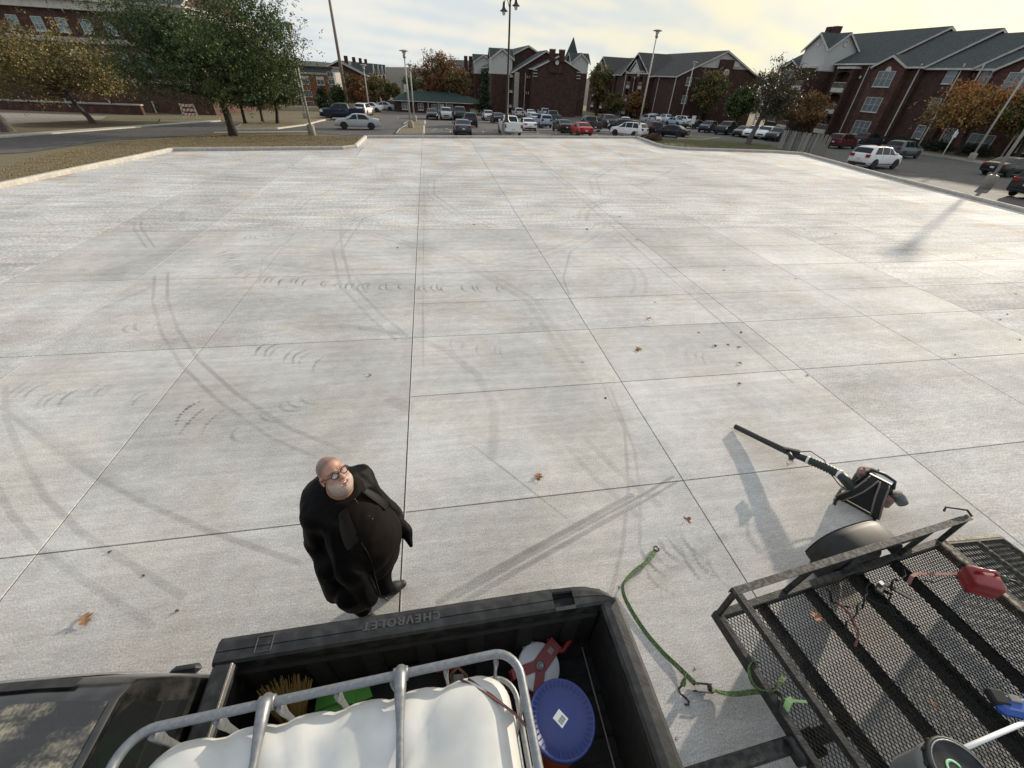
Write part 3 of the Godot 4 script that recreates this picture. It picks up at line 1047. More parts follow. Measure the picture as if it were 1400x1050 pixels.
# stack of open balconies standing in front of the wall: two piers, floors, arches, aprons and rails
# p is the middle of the lowest floor on the wall face; the stack reaches out along local +z
func balconies(o: Node3D, p: Vector3, yaw: float, w: float, floors: int, step: float, wall: Material) -> void:
	var q := Basis(Vector3.UP, yaw)
	var xf := Transform3D(q, p)
	var d := 1.3
	var top := floors * step
	for s in [-1.0, 1.0]:
		var b := MB.new()
		b.cbox(xf * Vector3(s * (w * 0.5 + 0.22), top * 0.5 - 0.6, d * 0.5), Vector3(0.44, top + 1.2, d), 0.02, q)
		part("pier", b.done(), wall, o)
	for k in floors:
		var y := k * step
		var b := MB.new()
		b.cbox(xf * Vector3(0, y - 0.12, d * 0.5), Vector3(w, 0.2, d - 0.06), 0.01, q)
		var fl := part("balcony", b.done(), M.stone, o)
		b = MB.new()
		b.cbox(xf * Vector3(0, y - 0.02, d - 0.02), Vector3(w - 0.01, 0.62, 0.1), 0.01, q)
		part("apron", b.done(), M.trim, fl)
		b = MB.new()
		b.box(xf * Vector3(0, y + 1.05, d - 0.06), Vector3(w, 0.07, 0.06), q)
		for n in 9:
			b.box(xf * Vector3(w * (n / 8.0 - 0.5) * 0.97, y + 0.65, d - 0.06), Vector3(0.045, 0.76, 0.03), q)
		part("railing", b.done(), M.trim, fl)
		# arched header over the opening
		var h := y + step - 0.36
		var pts := PackedVector2Array([Vector2(w * 0.5, h), Vector2(-w * 0.5, h)])
		for n in 11:
			var t := PI - PI * n / 10.0
			pts.append(Vector2(cos(t) * w * 0.5 * 0.998, h - 0.62 + sin(t) * 0.5))
		b = MB.new()
		b.prism(pts, d - 0.3, d - 0.02, xf)
		part("arch", b.done(), wall, fl)
	var b := MB.new()
	b.cbox(xf * Vector3(0, top + 0.02, d * 0.5 + 0.05), Vector3(w + 1.0, 0.3, d + 0.1), 0.02, q)
	part("balcony_cornice", b.done(), M.trim, o)


func downpipe(o: Node3D, p: Vector3, top: float) -> void:
	var b := MB.new()
	b.box(Vector3(p.x, (p.y + top) * 0.5, p.z), Vector3(0.13, top - p.y, 0.13))
	part("downpipe", b.done(), M.trim, o)


func round_vent(o: Node3D, p: Vector3, yaw: float, r := 0.45) -> void:
	var b := MB.new()
	b.smooth(true)
	b.lathe([Vector2(r, 0), Vector2(r, 0.08), Vector2(r * 0.8, 0.1), Vector2(r * 0.75, 0.05), Vector2(0.01, 0.05)], 16, Transform3D(Basis(Vector3.UP, yaw) * Basis(Vector3.RIGHT, PI / 2), p))
	part("round_vent", b.done(), M.trim, o)


# square tower with siding on top and a small cross gable; base at c
func siding_tower(o: Node3D, c: Vector3, w: float, d: float, siding_y: float, eave: float, apex: float, wall: Material) -> void:
	slab_box(o, "tower_wall", c + Vector3(0, (siding_y - 2.5) * 0.5, 0), Vector3(w, siding_y + 2.5, d), wall)
	slab_box(o, "tower_band", c + Vector3(0, siding_y + 0.02, 0), Vector3(w + 0.16, 0.34, d + 0.16), M.trim)
	slab_box(o, "tower_siding", c + Vector3(0, (siding_y + eave) * 0.5 + 0.1, 0), Vector3(w + 0.02, eave - siding_y, d + 0.02), M.siding)
	# four small gables meeting in the middle
	var e := 0.4
	var mid := c + Vector3(0, apex + 0.2, 0)
	var hw := w * 0.5
	var hd := d * 0.5
	for k in 4:
		var xf := Transform3D(Basis(Vector3.UP, k * PI / 2), c)
		var ww := hw if k % 2 == 0 else hd
		var ll := hd if k % 2 == 0 else hw
		var b := MB.new()
		b.prism(PackedVector2Array([Vector2(-ww, eave), Vector2(ww, eave), Vector2(0, apex)]), ll - 0.06, ll + 0.012, xf)
		part("tower_gable", b.done(), M.siding, o)
		var f := (ww + e) / ww
		var low := apex + 0.2 - (apex - eave) * f
		b = MB.new()
		var ax := xf * Vector3(0, apex + 0.2, ll + e)
		var c0 := xf * Vector3(-ww - e, low, ll + e)
		var c1 := xf * Vector3(ww + e, low, ll + e)
		for p in [c0, c1]:
			b.tri(p, ax, mid)
			b.tri(p - Vector3(0, 0.12, 0), ax - Vector3(0, 0.12, 0), mid - Vector3(0, 0.12, 0))
		part("tower_roof", b.done(), M.shingle, o)
		b = MB.new()
		b.prism(PackedVector2Array([Vector2(-ww - e, low - 0.34), Vector2(0, apex - 0.16), Vector2(ww + e, low - 0.34), Vector2(ww + e, low - 0.03), Vector2(0, apex + 0.16), Vector2(-ww - e, low - 0.03)]), ll + e - 0.03, ll + e + 0.05, xf)
		part("roof_trim", b.done(), M.trim, o)
		round_vent(o, xf * Vector3(0, lerpf(eave, apex, 0.36), ll + 0.02), k * PI / 2, 0.42)


func build_buildings() -> void:
	T.brick = brick_image()
	T.siding = rows_image(9, 0.72)
	T.shingle = rows_image(32, 0.62, 32)
	building_materials()
	right_apartments()
	middle_apartments()
	centre_apartments()
	left_hall()
	far_buildings()


func right_apartments() -> void:
	var o := thing("apartment_building", "three storey brick apartments with white siding tower behind the orange tree", "building", Vector3(71, -2.6, -72))
	# coordinates below are metres from that corner; the long front faces -x
	var g := func(x: float, y: float, z: float) -> Vector3: return Vector3(x - 71.0, y + 2.6, z + 72.0)
	# long blocks with the ridge along z: [z near, z far, front x, eave, ridge, depth]
	for s in [[-71.5, -92.5, 71.0, 7.55, 12.3, 20.0], [-63.6, -71.5, 71.25, 7.1, 11.6, 19.0], [-57.4, -63.6, 71.9, 6.95, 11.0, 18.0], [-44.0, -57.4, 72.6, 6.9, 10.6, 18.0]]:
		var w: float = s[5]
		gabled(o, g.call(s[2] + w * 0.5, -2.6, (s[0] + s[1]) * 0.5), 0.0, w, s[0] - s[1], s[3] + 2.6, s[4] + 2.6, M.brick_dark, M.shingle, 0.4)
	# gabled bays with triple windows
	gabled(o, g.call(71.4, -2.6, -68.2), PI / 2, 5.4, 2.2, 9.65, 10.9, M.brick, M.shingle, 0.35)
	gabled(o, g.call(71.4, -2.6, -89.7), PI / 2, 4.6, 2.0, 9.4, 10.6, M.brick, M.shingle, 0.35)
	gabled(o, g.call(72.9, -2.6, -51.0), PI / 2, 6.0, 2.0, 9.4, 10.9, M.brick, M.shingle, 0.35)
	for z in [-68.2, -89.7, -51.0]:
		var x := 70.28 if z > -75.0 and z < -60.0 else (70.38 if z < -75.0 else 71.88)
		window(o, g.call(x, 5.5, z), -PI / 2, 2.9, 1.9, 3, 2, M.pane_blind, true)
		window(o, g.call(x, 2.2, z), -PI / 2, 2.9, 1.85, 3, 2, M.pane_blind)
		window(o, g.call(x, -0.95, z), -PI / 2, 2.9, 1.85, 3, 2, M.pane_blind)
	for y in [6.0, 2.7, -0.6]:
		window(o, g.call(71.88, y, -59.6), -PI / 2, 1.3, 1.6, 1, 2, M.pane_blind)
		window(o, g.call(72.58, y, -55.6), -PI / 2, 1.3, 1.6, 1, 2, M.pane_blind)
		window(o, g.call(72.58, y, -46.2), -PI / 2, 1.3, 1.6, 1, 2, M.pane_blind)
	siding_tower(o, g.call(71.2, -2.6, -82.6), 5.6, 5.6, 9.1, 12.0, 14.1, M.brick_dark)
	balconies(o, g.call(68.38, -2.2, -82.6), -PI / 2, 2.7, 3, 3.02, M.brick_dark)
	balconies(o, g.call(70.98, -2.2, -75.8), -PI / 2, 2.7, 3, 3.02, M.brick_dark)
	for z in [-72.6, -70.7, -64.0, -58.5, -56.0, -47.5, -86.9]:
		downpipe(o, g.call(70.9 if z < -71.0 else (71.1 if z < -63.0 else 71.75), -3.0, z), 10.0)
	for z in [-91.0, -92.6]:
		slab_box(o, "chimney", g.call(78.0, 10.5, z), Vector3(1.2, 6.0, 1.2), M.brick_dark)
	round_vent(o, g.call(70.9, 5.7, -73.4), -PI / 2, 0.2)


func middle_apartments() -> void:
	var o := thing("apartment_building", "brick apartments with brown roof and pale gable siding behind the full car park", "building", Vector3(56, -4.2, -108))
	var g := func(x: float, y: float, z: float) -> Vector3: return Vector3(x - 56.0, y + 4.2, z + 108.0)
	# front gable end towards the car park
	gabled(o, g.call(67.1, -4.2, -127.0), 0.0, 21.4, 38.0, 9.1, 13.9, M.brick_dark, M.shingle_brown, 0.5, 10.9)
	slab_box(o, "chimney", g.call(67.6, 2.0, -107.8), Vector3(3.4, 12.6, 0.8), M.brick_dark)
	slab_box(o, "vent_surround", g.call(70.2, 7.6, -107.9), Vector3(1.5, 1.1, 0.3), M.trim)
	round_vent(o, g.call(67.9, 5.9, -107.38), 0.0, 0.7)
	# cross gables along the left side
	for c in [[-129.0, 18.0, 9.2, 13.7], [-156.0, 16.0, 9.2, 13.4]]:
		gabled(o, g.call(59.5, -4.4, c[0]), PI / 2, c[1], 8.0, c[2], c[3], M.brick_dark, M.shingle_brown, 0.5)
		gabled(o, g.call(55.2, -4.4, c[0] + 1.5), PI / 2, 6.2, 1.6, 10.2, 12.2, M.siding, M.shingle_brown, 0.35)
		slab_box(o, "bay_wall", g.call(55.3, -1.0, c[0] + 1.5), Vector3(1.9, 11.0, 6.3), M.brick)
		for y in [3.2, -0.2, -3.6]:
			window(o, g.call(55.45, y + 1.2, c[0] - 5.0), -PI / 2, 1.2, 1.5, 1, 2, M.pane_blind)
	for z in [-129.0, -156.0]:
		balconies(o, g.call(54.3, -3.6, z + 1.5), -PI / 2, 2.4, 3, 2.9, M.brick)
		balconies(o, g.call(55.45, -3.6, z + 6.6), -PI / 2, 2.2, 3, 2.9, M.brick)
	gabled(o, g.call(66.0, -4.4, -157.0), 0.0, 20.0, 24.0, 9.2, 13.6, M.brick_dark, M.shingle_brown, 0.5)
	for y in [4.0, 0.6]:
		window(o, g.call(59.5, y, -107.98), 0.0, 1.2, 1.5, 1, 2, M.pane_blind)
	downpipe(o, g.call(56.2, -4.6, -107.9), 9.0)
	downpipe(o, g.call(56.2, -4.6, -116.5), 9.0)


func centre_apartments() -> void:
	var o := thing("apartment_building", "plain brick gable end with twin chimneys and round vent in the centre", "building", Vector3(29, -3.9, -111))
	var g := func(x: float, y: float, z: float) -> Vector3: return Vector3(x - 29.0, y + 3.9, z + 111.0)
	gabled(o, g.call(28.9, -3.9, -130.0), 0.0, 10.6, 38.0, 8.7, 11.0, M.brick_dark, M.shingle, 0.3)
	slab_box(o, "parapet", g.call(28.55, 5.9, -111.2), Vector3(3.4, 3.4, 0.9), M.brick_dark)
	for x in [27.45, 29.6]:
		slab_box(o, "chimney", g.call(x, 7.2, -110.9), Vector3(1.2, 2.0, 0.9), M.brick_dark)
		slab_box(o, "chimney_cap", g.call(x, 8.22, -110.9), Vector3(1.3, 0.16, 1.0), M.stone)
	round_vent(o, g.call(28.6, 6.0, -110.52), 0.0, 0.42)
	for s in [23.9, 33.9]:
		for k in 3:
			slab_box(o, "quoin", g.call(s, 3.4 + k * 0.55, -110.9), Vector3(0.9, 0.2, 0.4), M.stone)
	# stepped blocks behind, on the left
	gabled(o, g.call(27.0, -3.9, -128.0), 0.0, 14.4, 26.0, 8.0, 11.9, M.brick_dark, M.shingle, 0.4)
	gabled(o, g.call(24.5, -3.9, -136.0), 0.0, 19.0, 26.0, 8.6, 12.9, M.brick_dark, M.shingle, 0.4)
	for x in [21.0, 22.5]:
		downpipe(o, g.call(x, -4.2, -114.85), 7.8)
	slab_box(o, "stair_column", g.call(20.4, 0.0, -114.7), Vector3(0.9, 8.0, 0.9), M.stone)
	for y in [0.2, 3.2]:
		for x in [22.9, 23.4]:
			slab_box(o, "wall_light", g.call(x, y, -114.86), Vector3(0.16, 0.5, 0.2), M.trim)
	siding_tower(o, g.call(17.4, -4.0, -120.0), 4.8, 4.6, 7.6, 10.4, 12.0, M.brick_dark)
	siding_tower(o, g.call(37.4, -4.0, -124.0), 4.2, 4.2, 8.6, 10.6, 12.2, M.brick_dark)
	for k in 3:
		slab_box(o, "balcony_slab", g.call(20.0, -2.6 + k * 2.9, -117.0), Vector3(1.4, 0.5, 2.2), M.trim)
	# pointed turret roof
	var b := MB.new()
	b.lathe([Vector2(2.3, 11.0), Vector2(2.1, 11.3), Vector2(0.05, 15.4)], 4, Transform3D(Basis(Vector3.UP, PI / 4), g.call(36.2, -4.0, -126.0)))
	part("turret_roof", b.done(), M.shingle, o)
	var p := thing("apartment_building", "brick apartments with grey gable glimpsed left of the dark cedar", "building", Vector3(14, -4.6, -140))
	gabled(p, Vector3(0, 0, -8), PI / 2, 16.0, 14.0, 8.0, 10.5, M.brick_dark, M.shingle, 0.4)
	siding_tower(p, Vector3(1.2, 0, 1.6), 4.6, 4.0, 8.0, 10.4, 11.8, M.brick_dark)
	for x in [-3.2, -1.9]:
		slab_box(p, "chimney", Vector3(x, 9.5, 0.2), Vector3(0.9, 4.0, 0.9), M.brick_dark)


func left_hall() -> void:
	var o := thing("brick_hall", "large brick hall with pale cornice and teal windows behind the left trees", "building", Vector3(-40, -2.2, -68))
	slab_box(o, "wall", Vector3(-5, 4.2, -12.0), Vector3(36, 11.2, 24.0), M.brick)
	slab_box(o, "cornice", Vector3(-5, 9.72, -11.9), Vector3(36.8, 0.75, 24.8), M.trim)
	slab_box(o, "cornice_lip", Vector3(-5, 10.2, -11.9), Vector3(37.6, 0.22, 25.6), M.trim)
	gabled(o, Vector3(-5, 0, -12.0), PI / 2, 23.4, 35.4, 10.3, 15.0, M.brick, M.shingle, 0.3)
	slab_box(o, "stone_band", Vector3(-5, 6.75, 0.06), Vector3(36.2, 0.5, 0.3), M.stone)
	slab_box(o, "stone_band", Vector3(-5, 3.2, 0.06), Vector3(36.2, 0.4, 0.3), M.stone)
	for k in 15:
		var x := -21.0 + k * 2.33
		window(o, Vector3(x + 0.35, 8.0, 0.0), 0.0, 0.95, 1.15, 2, 2, M.pane_teal)
		window(o, Vector3(x + 0.35, 5.0, 0.0), 0.0, 1.0, 1.7, 2, 3, M.pane_teal)
	for k in 7:
		downpipe(o, Vector3(-22.0 + k * 4.7, -0.5, 0.15), 1.2)
	var w := thing("garden_wall", "low brick wall with pale coping in front of the brick hall", "wall", Vector3(-46, -2.4, -63.6))
	slab_box(w, "wall", Vector3(0, 0.2, 0), Vector3(26, 2.0, 0.5), M.brick)
	slab_box(w, "coping", Vector3(0, 1.27, 0), Vector3(26.2, 0.14, 0.7), M.stone)


func far_buildings() -> void:
	# office block with pale bands, left of the tall pole
	var o := thing("office_building", "three storey orange brick office block with pale bands left of tall pole", "building", Vector3(-22, -3.7, -110))
	slab_box(o, "wall", Vector3(-1.0, 2.4, -6.0), Vector3(5.6, 6.6, 12.0), M.brick_orange)
	slab_box(o, "dark_wing", Vector3(-5.4, 2.1, -6.5), Vector3(3.4, 6.0, 11.0), M.brick)
	slab_box(o, "top_storey", Vector3(-0.6, 6.1, -7.0), Vector3(6.2, 1.0, 10.0), M.pane)
	slab_box(o, "flat_roof", Vector3(-0.6, 6.7, -7.0), Vector3(7.0, 0.25, 11.0), M.shingle)
	slab_box(o, "parapet", Vector3(-1.0, 5.6, -6.0), Vector3(5.8, 0.3, 12.2), M.stone)
	slab_box(o, "glass_stair", Vector3(2.4, 2.6, -5.0), Vector3(1.4, 6.6, 9.0), M.stone)
	for k in 5:
		window(o, Vector3(2.4, 0.6 + k * 1.25, -0.5), 0.0, 1.1, 0.8, 2, 1)
	for x in [-2.6, 0.3]:
		slab_box(o, "lintel", Vector3(x, 4.9, 0.02), Vector3(1.5, 0.5, 0.2), M.trim)
		window(o, Vector3(x, 4.2, 0.0), 0.0, 1.4, 0.8, 2, 1)
		window(o, Vector3(x, 2.2, 0.0), 0.0, 1.4, 1.0, 4, 1)
		window(o, Vector3(x, 0.4, 0.0), 0.0, 1.4, 0.9, 2, 1)
	# long hall with dormers and chimneys
	o = thing("long_hall", "long dark roofed brick hall with chimneys beyond the street trees", "building", Vector3(-22, -5.0, -150))
	gabled(o, Vector3(0, 0, -18), 0.0, 13.0, 60.0, 6.6, 9.3, M.brick_dark, M.shingle, 0.4)
	for k in 4:
		gabled(o, Vector3(5.2, 0, 6.0 - k * 14.0), PI / 2, 6.0, 5.0, 6.6, 9.0, M.brick_dark, M.shingle, 0.3)
		slab_box(o, "chimney", Vector3(1.5, 9.2, 8.0 - k * 15.0), Vector3(0.9, 2.6, 0.9), M.brick_dark)
		for y in [1.6, 4.4]:
			window(o, Vector3(7.72, y, 6.0 - k * 14.0), PI / 2, 1.6, 1.4, 2, 2)
	# low house with green hipped roof
	o = thing("ranch_house", "low brick house with green hipped roof behind the parked cars", "house", Vector3(1.0, -3.5, -100))
	slab_box(o, "wall", Vector3(0, 0.4, -4.5), Vector3(14.8, 3.4, 9.0), M.brick_dark)
	for s in [[0.0, 15.9, 2.05, 3.5], [7.0, 7.0, 2.0, 3.0]]:
		var b := MB.new()
		var h: float = s[1] * 0.5
		var base := [Vector3(s[0] - h, s[2], 0.6), Vector3(s[0] + h, s[2], 0.6), Vector3(s[0] + h, s[2], -9.6), Vector3(s[0] - h, s[2], -9.6)]
		var r0 := Vector3(s[0] - h + 3.0, s[3], -4.5)
		var r1 := Vector3(s[0] + h - 3.0, s[3], -4.5)
		b.quad(base[0], base[1], r1, r0)
		b.quad(base[2], base[3], r0, r1)
		b.tri(base[3], base[0], r0)
		b.tri(base[1], base[2], r1)
		b.quad(base[3], base[2], base[1], base[0])
		part("roof", b.done(), M.shingle_green, o)
	slab_box(o, "eave_board", Vector3(0, 1.98, 0.55), Vector3(15.9, 0.14, 0.08), M.trim)
	slab_box(o, "chimney", Vector3(-5.2, 3.7, -4.0), Vector3(0.9, 1.6, 0.7), M.trim)
	window(o, Vector3(-5.6, 1.1, 0.0), 0.0, 1.1, 1.0, 2, 2, M.pane_blind)
	for x in [-2.5, 0.2, 3.4]:
		window(o, Vector3(x, 1.1, 0.0), 0.0, 1.0, 1.0, 2, 2)
	slab_box(o, "door", Vector3(1.7, 0.8, 0.02), Vector3(0.9, 1.9, 0.08), M.trim)
	for x in [-1.0, 1.0, 2.6]:
		slab_box(o, "porch_post", Vector3(x, 0.9, 0.5), Vector3(0.12, 2.2, 0.12), M.trim)


# ---------------------------------------------------------------- lamps, signs, fence
func build_street() -> void:
	tri_mat("galvanised", lin(0.36, 0.35, 0.33), T.soft, 0.8, 0.55, 0.5)
	tri_mat("pole_paint", lin(0.44, 0.42, 0.39), T.soft, 1.0, 0.6)
	tri_mat("pole_brown", lin(0.22, 0.185, 0.145), T.streak, 1.5, 0.8)
	tri_mat("footing", lin(0.36, 0.32, 0.27), T.grain, 0.9, 0.9, 0.0, T.bump, 0.4)
	flat_mat("black_iron", lin(0.012, 0.012, 0.013), 0.45)
	flat_mat("lens", lin(0.62, 0.62, 0.60), 0.2)
	tri_mat("grey_wood", lin(0.27, 0.255, 0.23), T.streak, 0.5, 0.95, 0.0, T.bump, 0.5)
	tri_mat("grey_wood_pale", lin(0.36, 0.34, 0.31), T.streak, 0.5, 0.95)
	tri_mat("grey_wood_dark", lin(0.18, 0.165, 0.15), T.streak, 0.5, 0.95)
	flat_mat("sign_white", lin(0.62, 0.61, 0.58), 0.5)
	flat_mat("sign_back", lin(0.30, 0.30, 0.30), 0.5, 0.4)
	flat_mat("barrier_orange", lin(0.55, 0.16, 0.05), 0.6)
	var where := ["on the verge beside the big oak", "second from the oak beyond the path", "on the near grass island by the driveway", "on the small far grass island", "beside the far street trees", "far down the street, second smallest", "smallest, at the end of the street", "tall, by the white estate car", "in front of the brown roofed apartments", "thin, left of the brown tree", "thin, right of the brown tree", "behind the half bare oak", "beside the orange maple trunk", "nearest, on a square concrete base at right"]
	var i := 0
	for l in [[-10.84, -46.54, 7.93, 1], [-15.78, -66.41, 7.77, 1], [-2.19, -57.6, 7.31, 1], [-2.05, -69.31, 6.59, 1], [-9.77, -84.71, 6.71, 1], [-11.91, -143.46, 5.49, 0], [-13.33, -180.51, 4.1, 0], [25.78, -56.25, 10.5, 1], [51.93, -93.82, 10.64, 0], [50.73, -124.43, 9.98, 0], [53.41, -124.76, 8.91, 0], [61.65, -83.6, 8.78, 0], [60.25, -42.54, 8.92, 1], [38.47, -25.15, 8.6, 1]]:
		lamp(l[0], l[1], l[2], l[3] == 1, "grey dish headed lamp post " + where[i])
		i += 1
	black_lamp(Vector2(8.58, -53.46))
	var p: Vector2 = Vector2(-17.55, -112.39)
	var t := thing("utility_pole", "very tall plain brown pole rising beyond the driveway", "pole", on_ground(p.x, p.y))
	var b := MB.new()
	b.smooth(true)
	b.tube([Vector3(0, -0.3, 0), Vector3(0, 10, 0), Vector3(0, 21, 0)], [0.36, 0.3, 0.22], 10)
	part("pole", b.done(), M.pole_brown, t)
	b = MB.new()
	for k in 2:
		b.lathe([Vector2(0.02, 0), Vector2(0.32, 0.1), Vector2(0.42, 0.3), Vector2(0.3, 0.55), Vector2(0.02, 0.62)], 10, Transform3D(Basis(), Vector3(-0.85, 2.2 + k * 1.5, 0.6)))
	b.bar(Vector3(0, 2.5, 0), Vector3(-0.85, 2.5, 0.6), 0.08, 0.08)
	b.bar(Vector3(0, 4.0, 0), Vector3(-0.85, 4.0, 0.6), 0.08, 0.08)
	part("globe", b.done(), M.lens, t)
	sign_post(Vector2(34.07, -58.24), 2.7, 0.55, 0.9, M.sign_white, "white board on a leaning post at the grass corner")
	sign_post(Vector2(78.36, -113.85), 2.6, 0.5, 0.5, M.sign_back, "grey backed sign behind the large black pickup")
	p = Vector2(59.99, -45.54)
	t = thing("marker_post", "thin plain white post on the lawn beside the orange maple", "post", on_ground(p.x, p.y))
	b = MB.new()
	b.smooth(true)
	b.tube([Vector3(0, -0.2, 0), Vector3(0, 2.9, 0)], 0.05, 8)
	part("pole", b.done(), M.sign_white, t)
	b = MB.new()
	b.cbox(Vector3(0, 2.4, 0.06), Vector3(0.05, 0.6, 0.4), 0.01)
	part("sign_plate", b.done(), M.sign_white, t)
	barricade(Vector2(-26.63, -60.14))
	fence(Vector2(41.32, -50.17), Vector2(41.04, -42.8))
	rng.seed = 12
	p = Vector2(26.06, -53.65)
	t = thing("shrub", "dry red brown clump at the slab corner beside the white estate car", "shrub", on_ground(p.x, p.y))
	leaf_cloud(t, "foliage", Vector3(0.6, 0.35, 0), Vector3(1.3, 0.45, 0.5), 240, 0.16, [Color(0.13, 0.06, 0.03), Color(0.09, 0.05, 0.03)])
	b = MB.new()
	for k in 5:
		b.tube([Vector3(k * 0.4 - 0.3, -0.1, 0), Vector3(k * 0.45 - 0.4, 0.5, 0.05)], 0.015, 5)
	part("stem", b.done(), M.bark, t)
	# clipped hedge under the right apartments
	for k in 4:
		t = thing("hedge", ["dark hedge at the right apartments, left end by the slate crossover", "dark hedge at the right apartments, second from the left end", "dark hedge at the right apartments behind the maple trunk", "dark hedge at the right apartments, rightmost"][k], "hedge", on_ground(68.6, -63.5 + k * 5.0), 0.0, "hedges along the right apartments")
		leaf_cloud(t, "foliage", Vector3(0, 0.7, 0), Vector3(0.9, 0.8, 2.4), 800, 0.15, [Color(0.016, 0.028, 0.012), Color(0.03, 0.04, 0.016)])
		b = MB.new()
		for s in 6:
			b.tube([Vector3(0, -0.1, s * 0.7 - 1.8), Vector3(0.1, 0.9, s * 0.7 - 1.7)], 0.03, 5)
		part("stem", b.done(), M.bark, t)


func lamp(x: float, z: float, h: float, footing: bool, label: String) -> void:
	var t := thing("street_lamp", label, "lamp post", on_ground(x, z), 0.0, "dish headed lamps around the car park")
	var f := 0.0
	var b := MB.new()
	if footing:
		f = 0.85
		b.smooth(true)
		b.lathe([Vector2(0.34, -0.4), Vector2(0.33, f - 0.05), Vector2(0.29, f), Vector2(0.02, f)], 12)
		part("footing", b.done(), M.footing, t)
	b = MB.new()
	b.cbox(Vector3(0, f + 0.02, 0), Vector3(0.34, 0.04, 0.34), 0.008)
	b.smooth(true)
	b.tube([Vector3(0, f, 0), Vector3(0, h * 0.5, 0), Vector3(0, h - 0.75, 0)], [0.105, 0.088, 0.068], 10)
	part("pole", b.done(), M.pole_paint, t)
	var y := h - 0.75
	b = MB.new()
	b.smooth(true)
	b.lathe([Vector2(0.07, y), Vector2(0.15, y + 0.05), Vector2(0.16, y + 0.3), Vector2(0.13, y + 0.34), Vector2(0.02, y + 0.34)], 14)
	part("ballast", b.done(), M.galvanised, t)
	b = MB.new()
	b.smooth(true)
	b.lathe([Vector2(0.12, y + 0.34), Vector2(0.17, y + 0.42), Vector2(0.25, y + 0.62), Vector2(0.02, y + 0.63)], 14)
	part("lens", b.done(), M.lens, t)
	b = MB.new()
	b.smooth(true)
	b.lathe([Vector2(0.02, y + 0.62), Vector2(0.50, y + 0.61), Vector2(0.53, y + 0.64), Vector2(0.42, y + 0.70), Vector2(0.16, y + 0.75), Vector2(0.02, y + 0.76)], 20)
	part("lamp_shade", b.done(), M.galvanised, t)


func black_lamp(p: Vector2) -> void:
	var t := thing("ornamental_lamp", "tall black lamp post with two lanterns on a grey box base", "lamp post", on_ground(p.x, p.y))
	var b := MB.new()
	b.cbox(Vector3(0, 0.55, 0), Vector3(0.95, 1.5, 0.95), 0.04)
	part("footing", b.done(), M.footing, t)
	b = MB.new()
	b.smooth(true)
	b.lathe([Vector2(0.42, 1.3), Vector2(0.40, 1.42), Vector2(0.24, 1.6), Vector2(0.2, 2.0), Vector2(0.13, 2.2), Vector2(0.11, 6.0), Vector2(0.085, 11.4), Vector2(0.12, 11.45), Vector2(0.12, 11.6), Vector2(0.02, 11.75)], 12)
	part("pole", b.done(), M.black_iron, t)
	for s in [-1.0, 1.0]:
		var y := 11.0 if s < 0 else 11.45
		b = MB.new()
		b.smooth(true)
		b.tube([Vector3(0, y - 0.3, 0), Vector3(s * 0.25, y + 0.35, 0), Vector3(s * 0.45, y + 0.45, 0), Vector3(s * 0.58, y + 0.2, 0)], 0.035, 8)
		var arm := part("arm", b.done(), M.black_iron, t)
		b = MB.new()
		b.smooth(true)
		b.lathe([Vector2(0.05, y + 0.3), Vector2(0.13, y + 0.15), Vector2(0.15, y - 0.15), Vector2(0.20, y - 0.3), Vector2(0.38, y - 0.42), Vector2(0.40, y - 0.46), Vector2(0.02, y - 0.44)], 14, Transform3D(Basis(), Vector3(s * 0.6, 0, 0)))
		part("lantern_hood", b.done(), M.black_iron, arm)
		b = MB.new()
		b.smooth(true)
		b.lathe([Vector2(0.19, y - 0.45), Vector2(0.18, y - 0.6), Vector2(0.1, y - 0.74), Vector2(0.01, y - 0.77)], 12, Transform3D(Basis(), Vector3(s * 0.6, 0, 0)))
		part("globe", b.done(), M.lens, arm)


func sign_post(p: Vector2, h: float, w: float, sh: float, m: Material, label: String) -> void:
	var t := thing("sign_post", label, "sign", on_ground(p.x, p.y))
	var b := MB.new()
	b.cbox(Vector3(0, h * 0.5 - 0.1, 0), Vector3(0.06, h, 0.06), 0.01)
	part("post", b.done(), M.galvanised, t)
	b = MB.new()
	b.cbox(Vector3(0, h - sh * 0.5, 0.05), Vector3(w, sh, 0.03), 0.01)
	part("sign_plate", b.done(), m, t)


func barricade(p: Vector2) -> void:
	var t := thing("barricade", "folding white barricade with orange marks beyond the left road", "barricade", on_ground(p.x, p.y))
	for k in 3:
		var b := MB.new()
		b.cbox(Vector3(0, 0.45 + k * 0.42, 0.1 - k * 0.04), Vector3(1.5, 0.26, 0.04), 0.01)
		var bd := part("board", b.done(), M.sign_white, t)
		for s in 4:
			b = MB.new()
			b.prism(PackedVector2Array([Vector2(-0.16, -0.12), Vector2(-0.02, -0.12), Vector2(0.16, 0.12), Vector2(0.02, 0.12)]), 0.0, 0.012, Transform3D(Basis(), Vector3(-0.56 + s * 0.37, 0.45 + k * 0.42, 0.122 - k * 0.04)))
			part("stripe", b.done(), M.barrier_orange, bd)
	for s in [-0.68, 0.68]:
		var b := MB.new()
		b.bar(Vector3(s, -0.05, 0.22), Vector3(s, 1.5, 0.0), 0.05, 0.05)
		b.bar(Vector3(s, -0.05, -0.4), Vector3(s, 1.4, -0.02), 0.05, 0.05)
		part("leg", b.done(), M.galvanised, t)


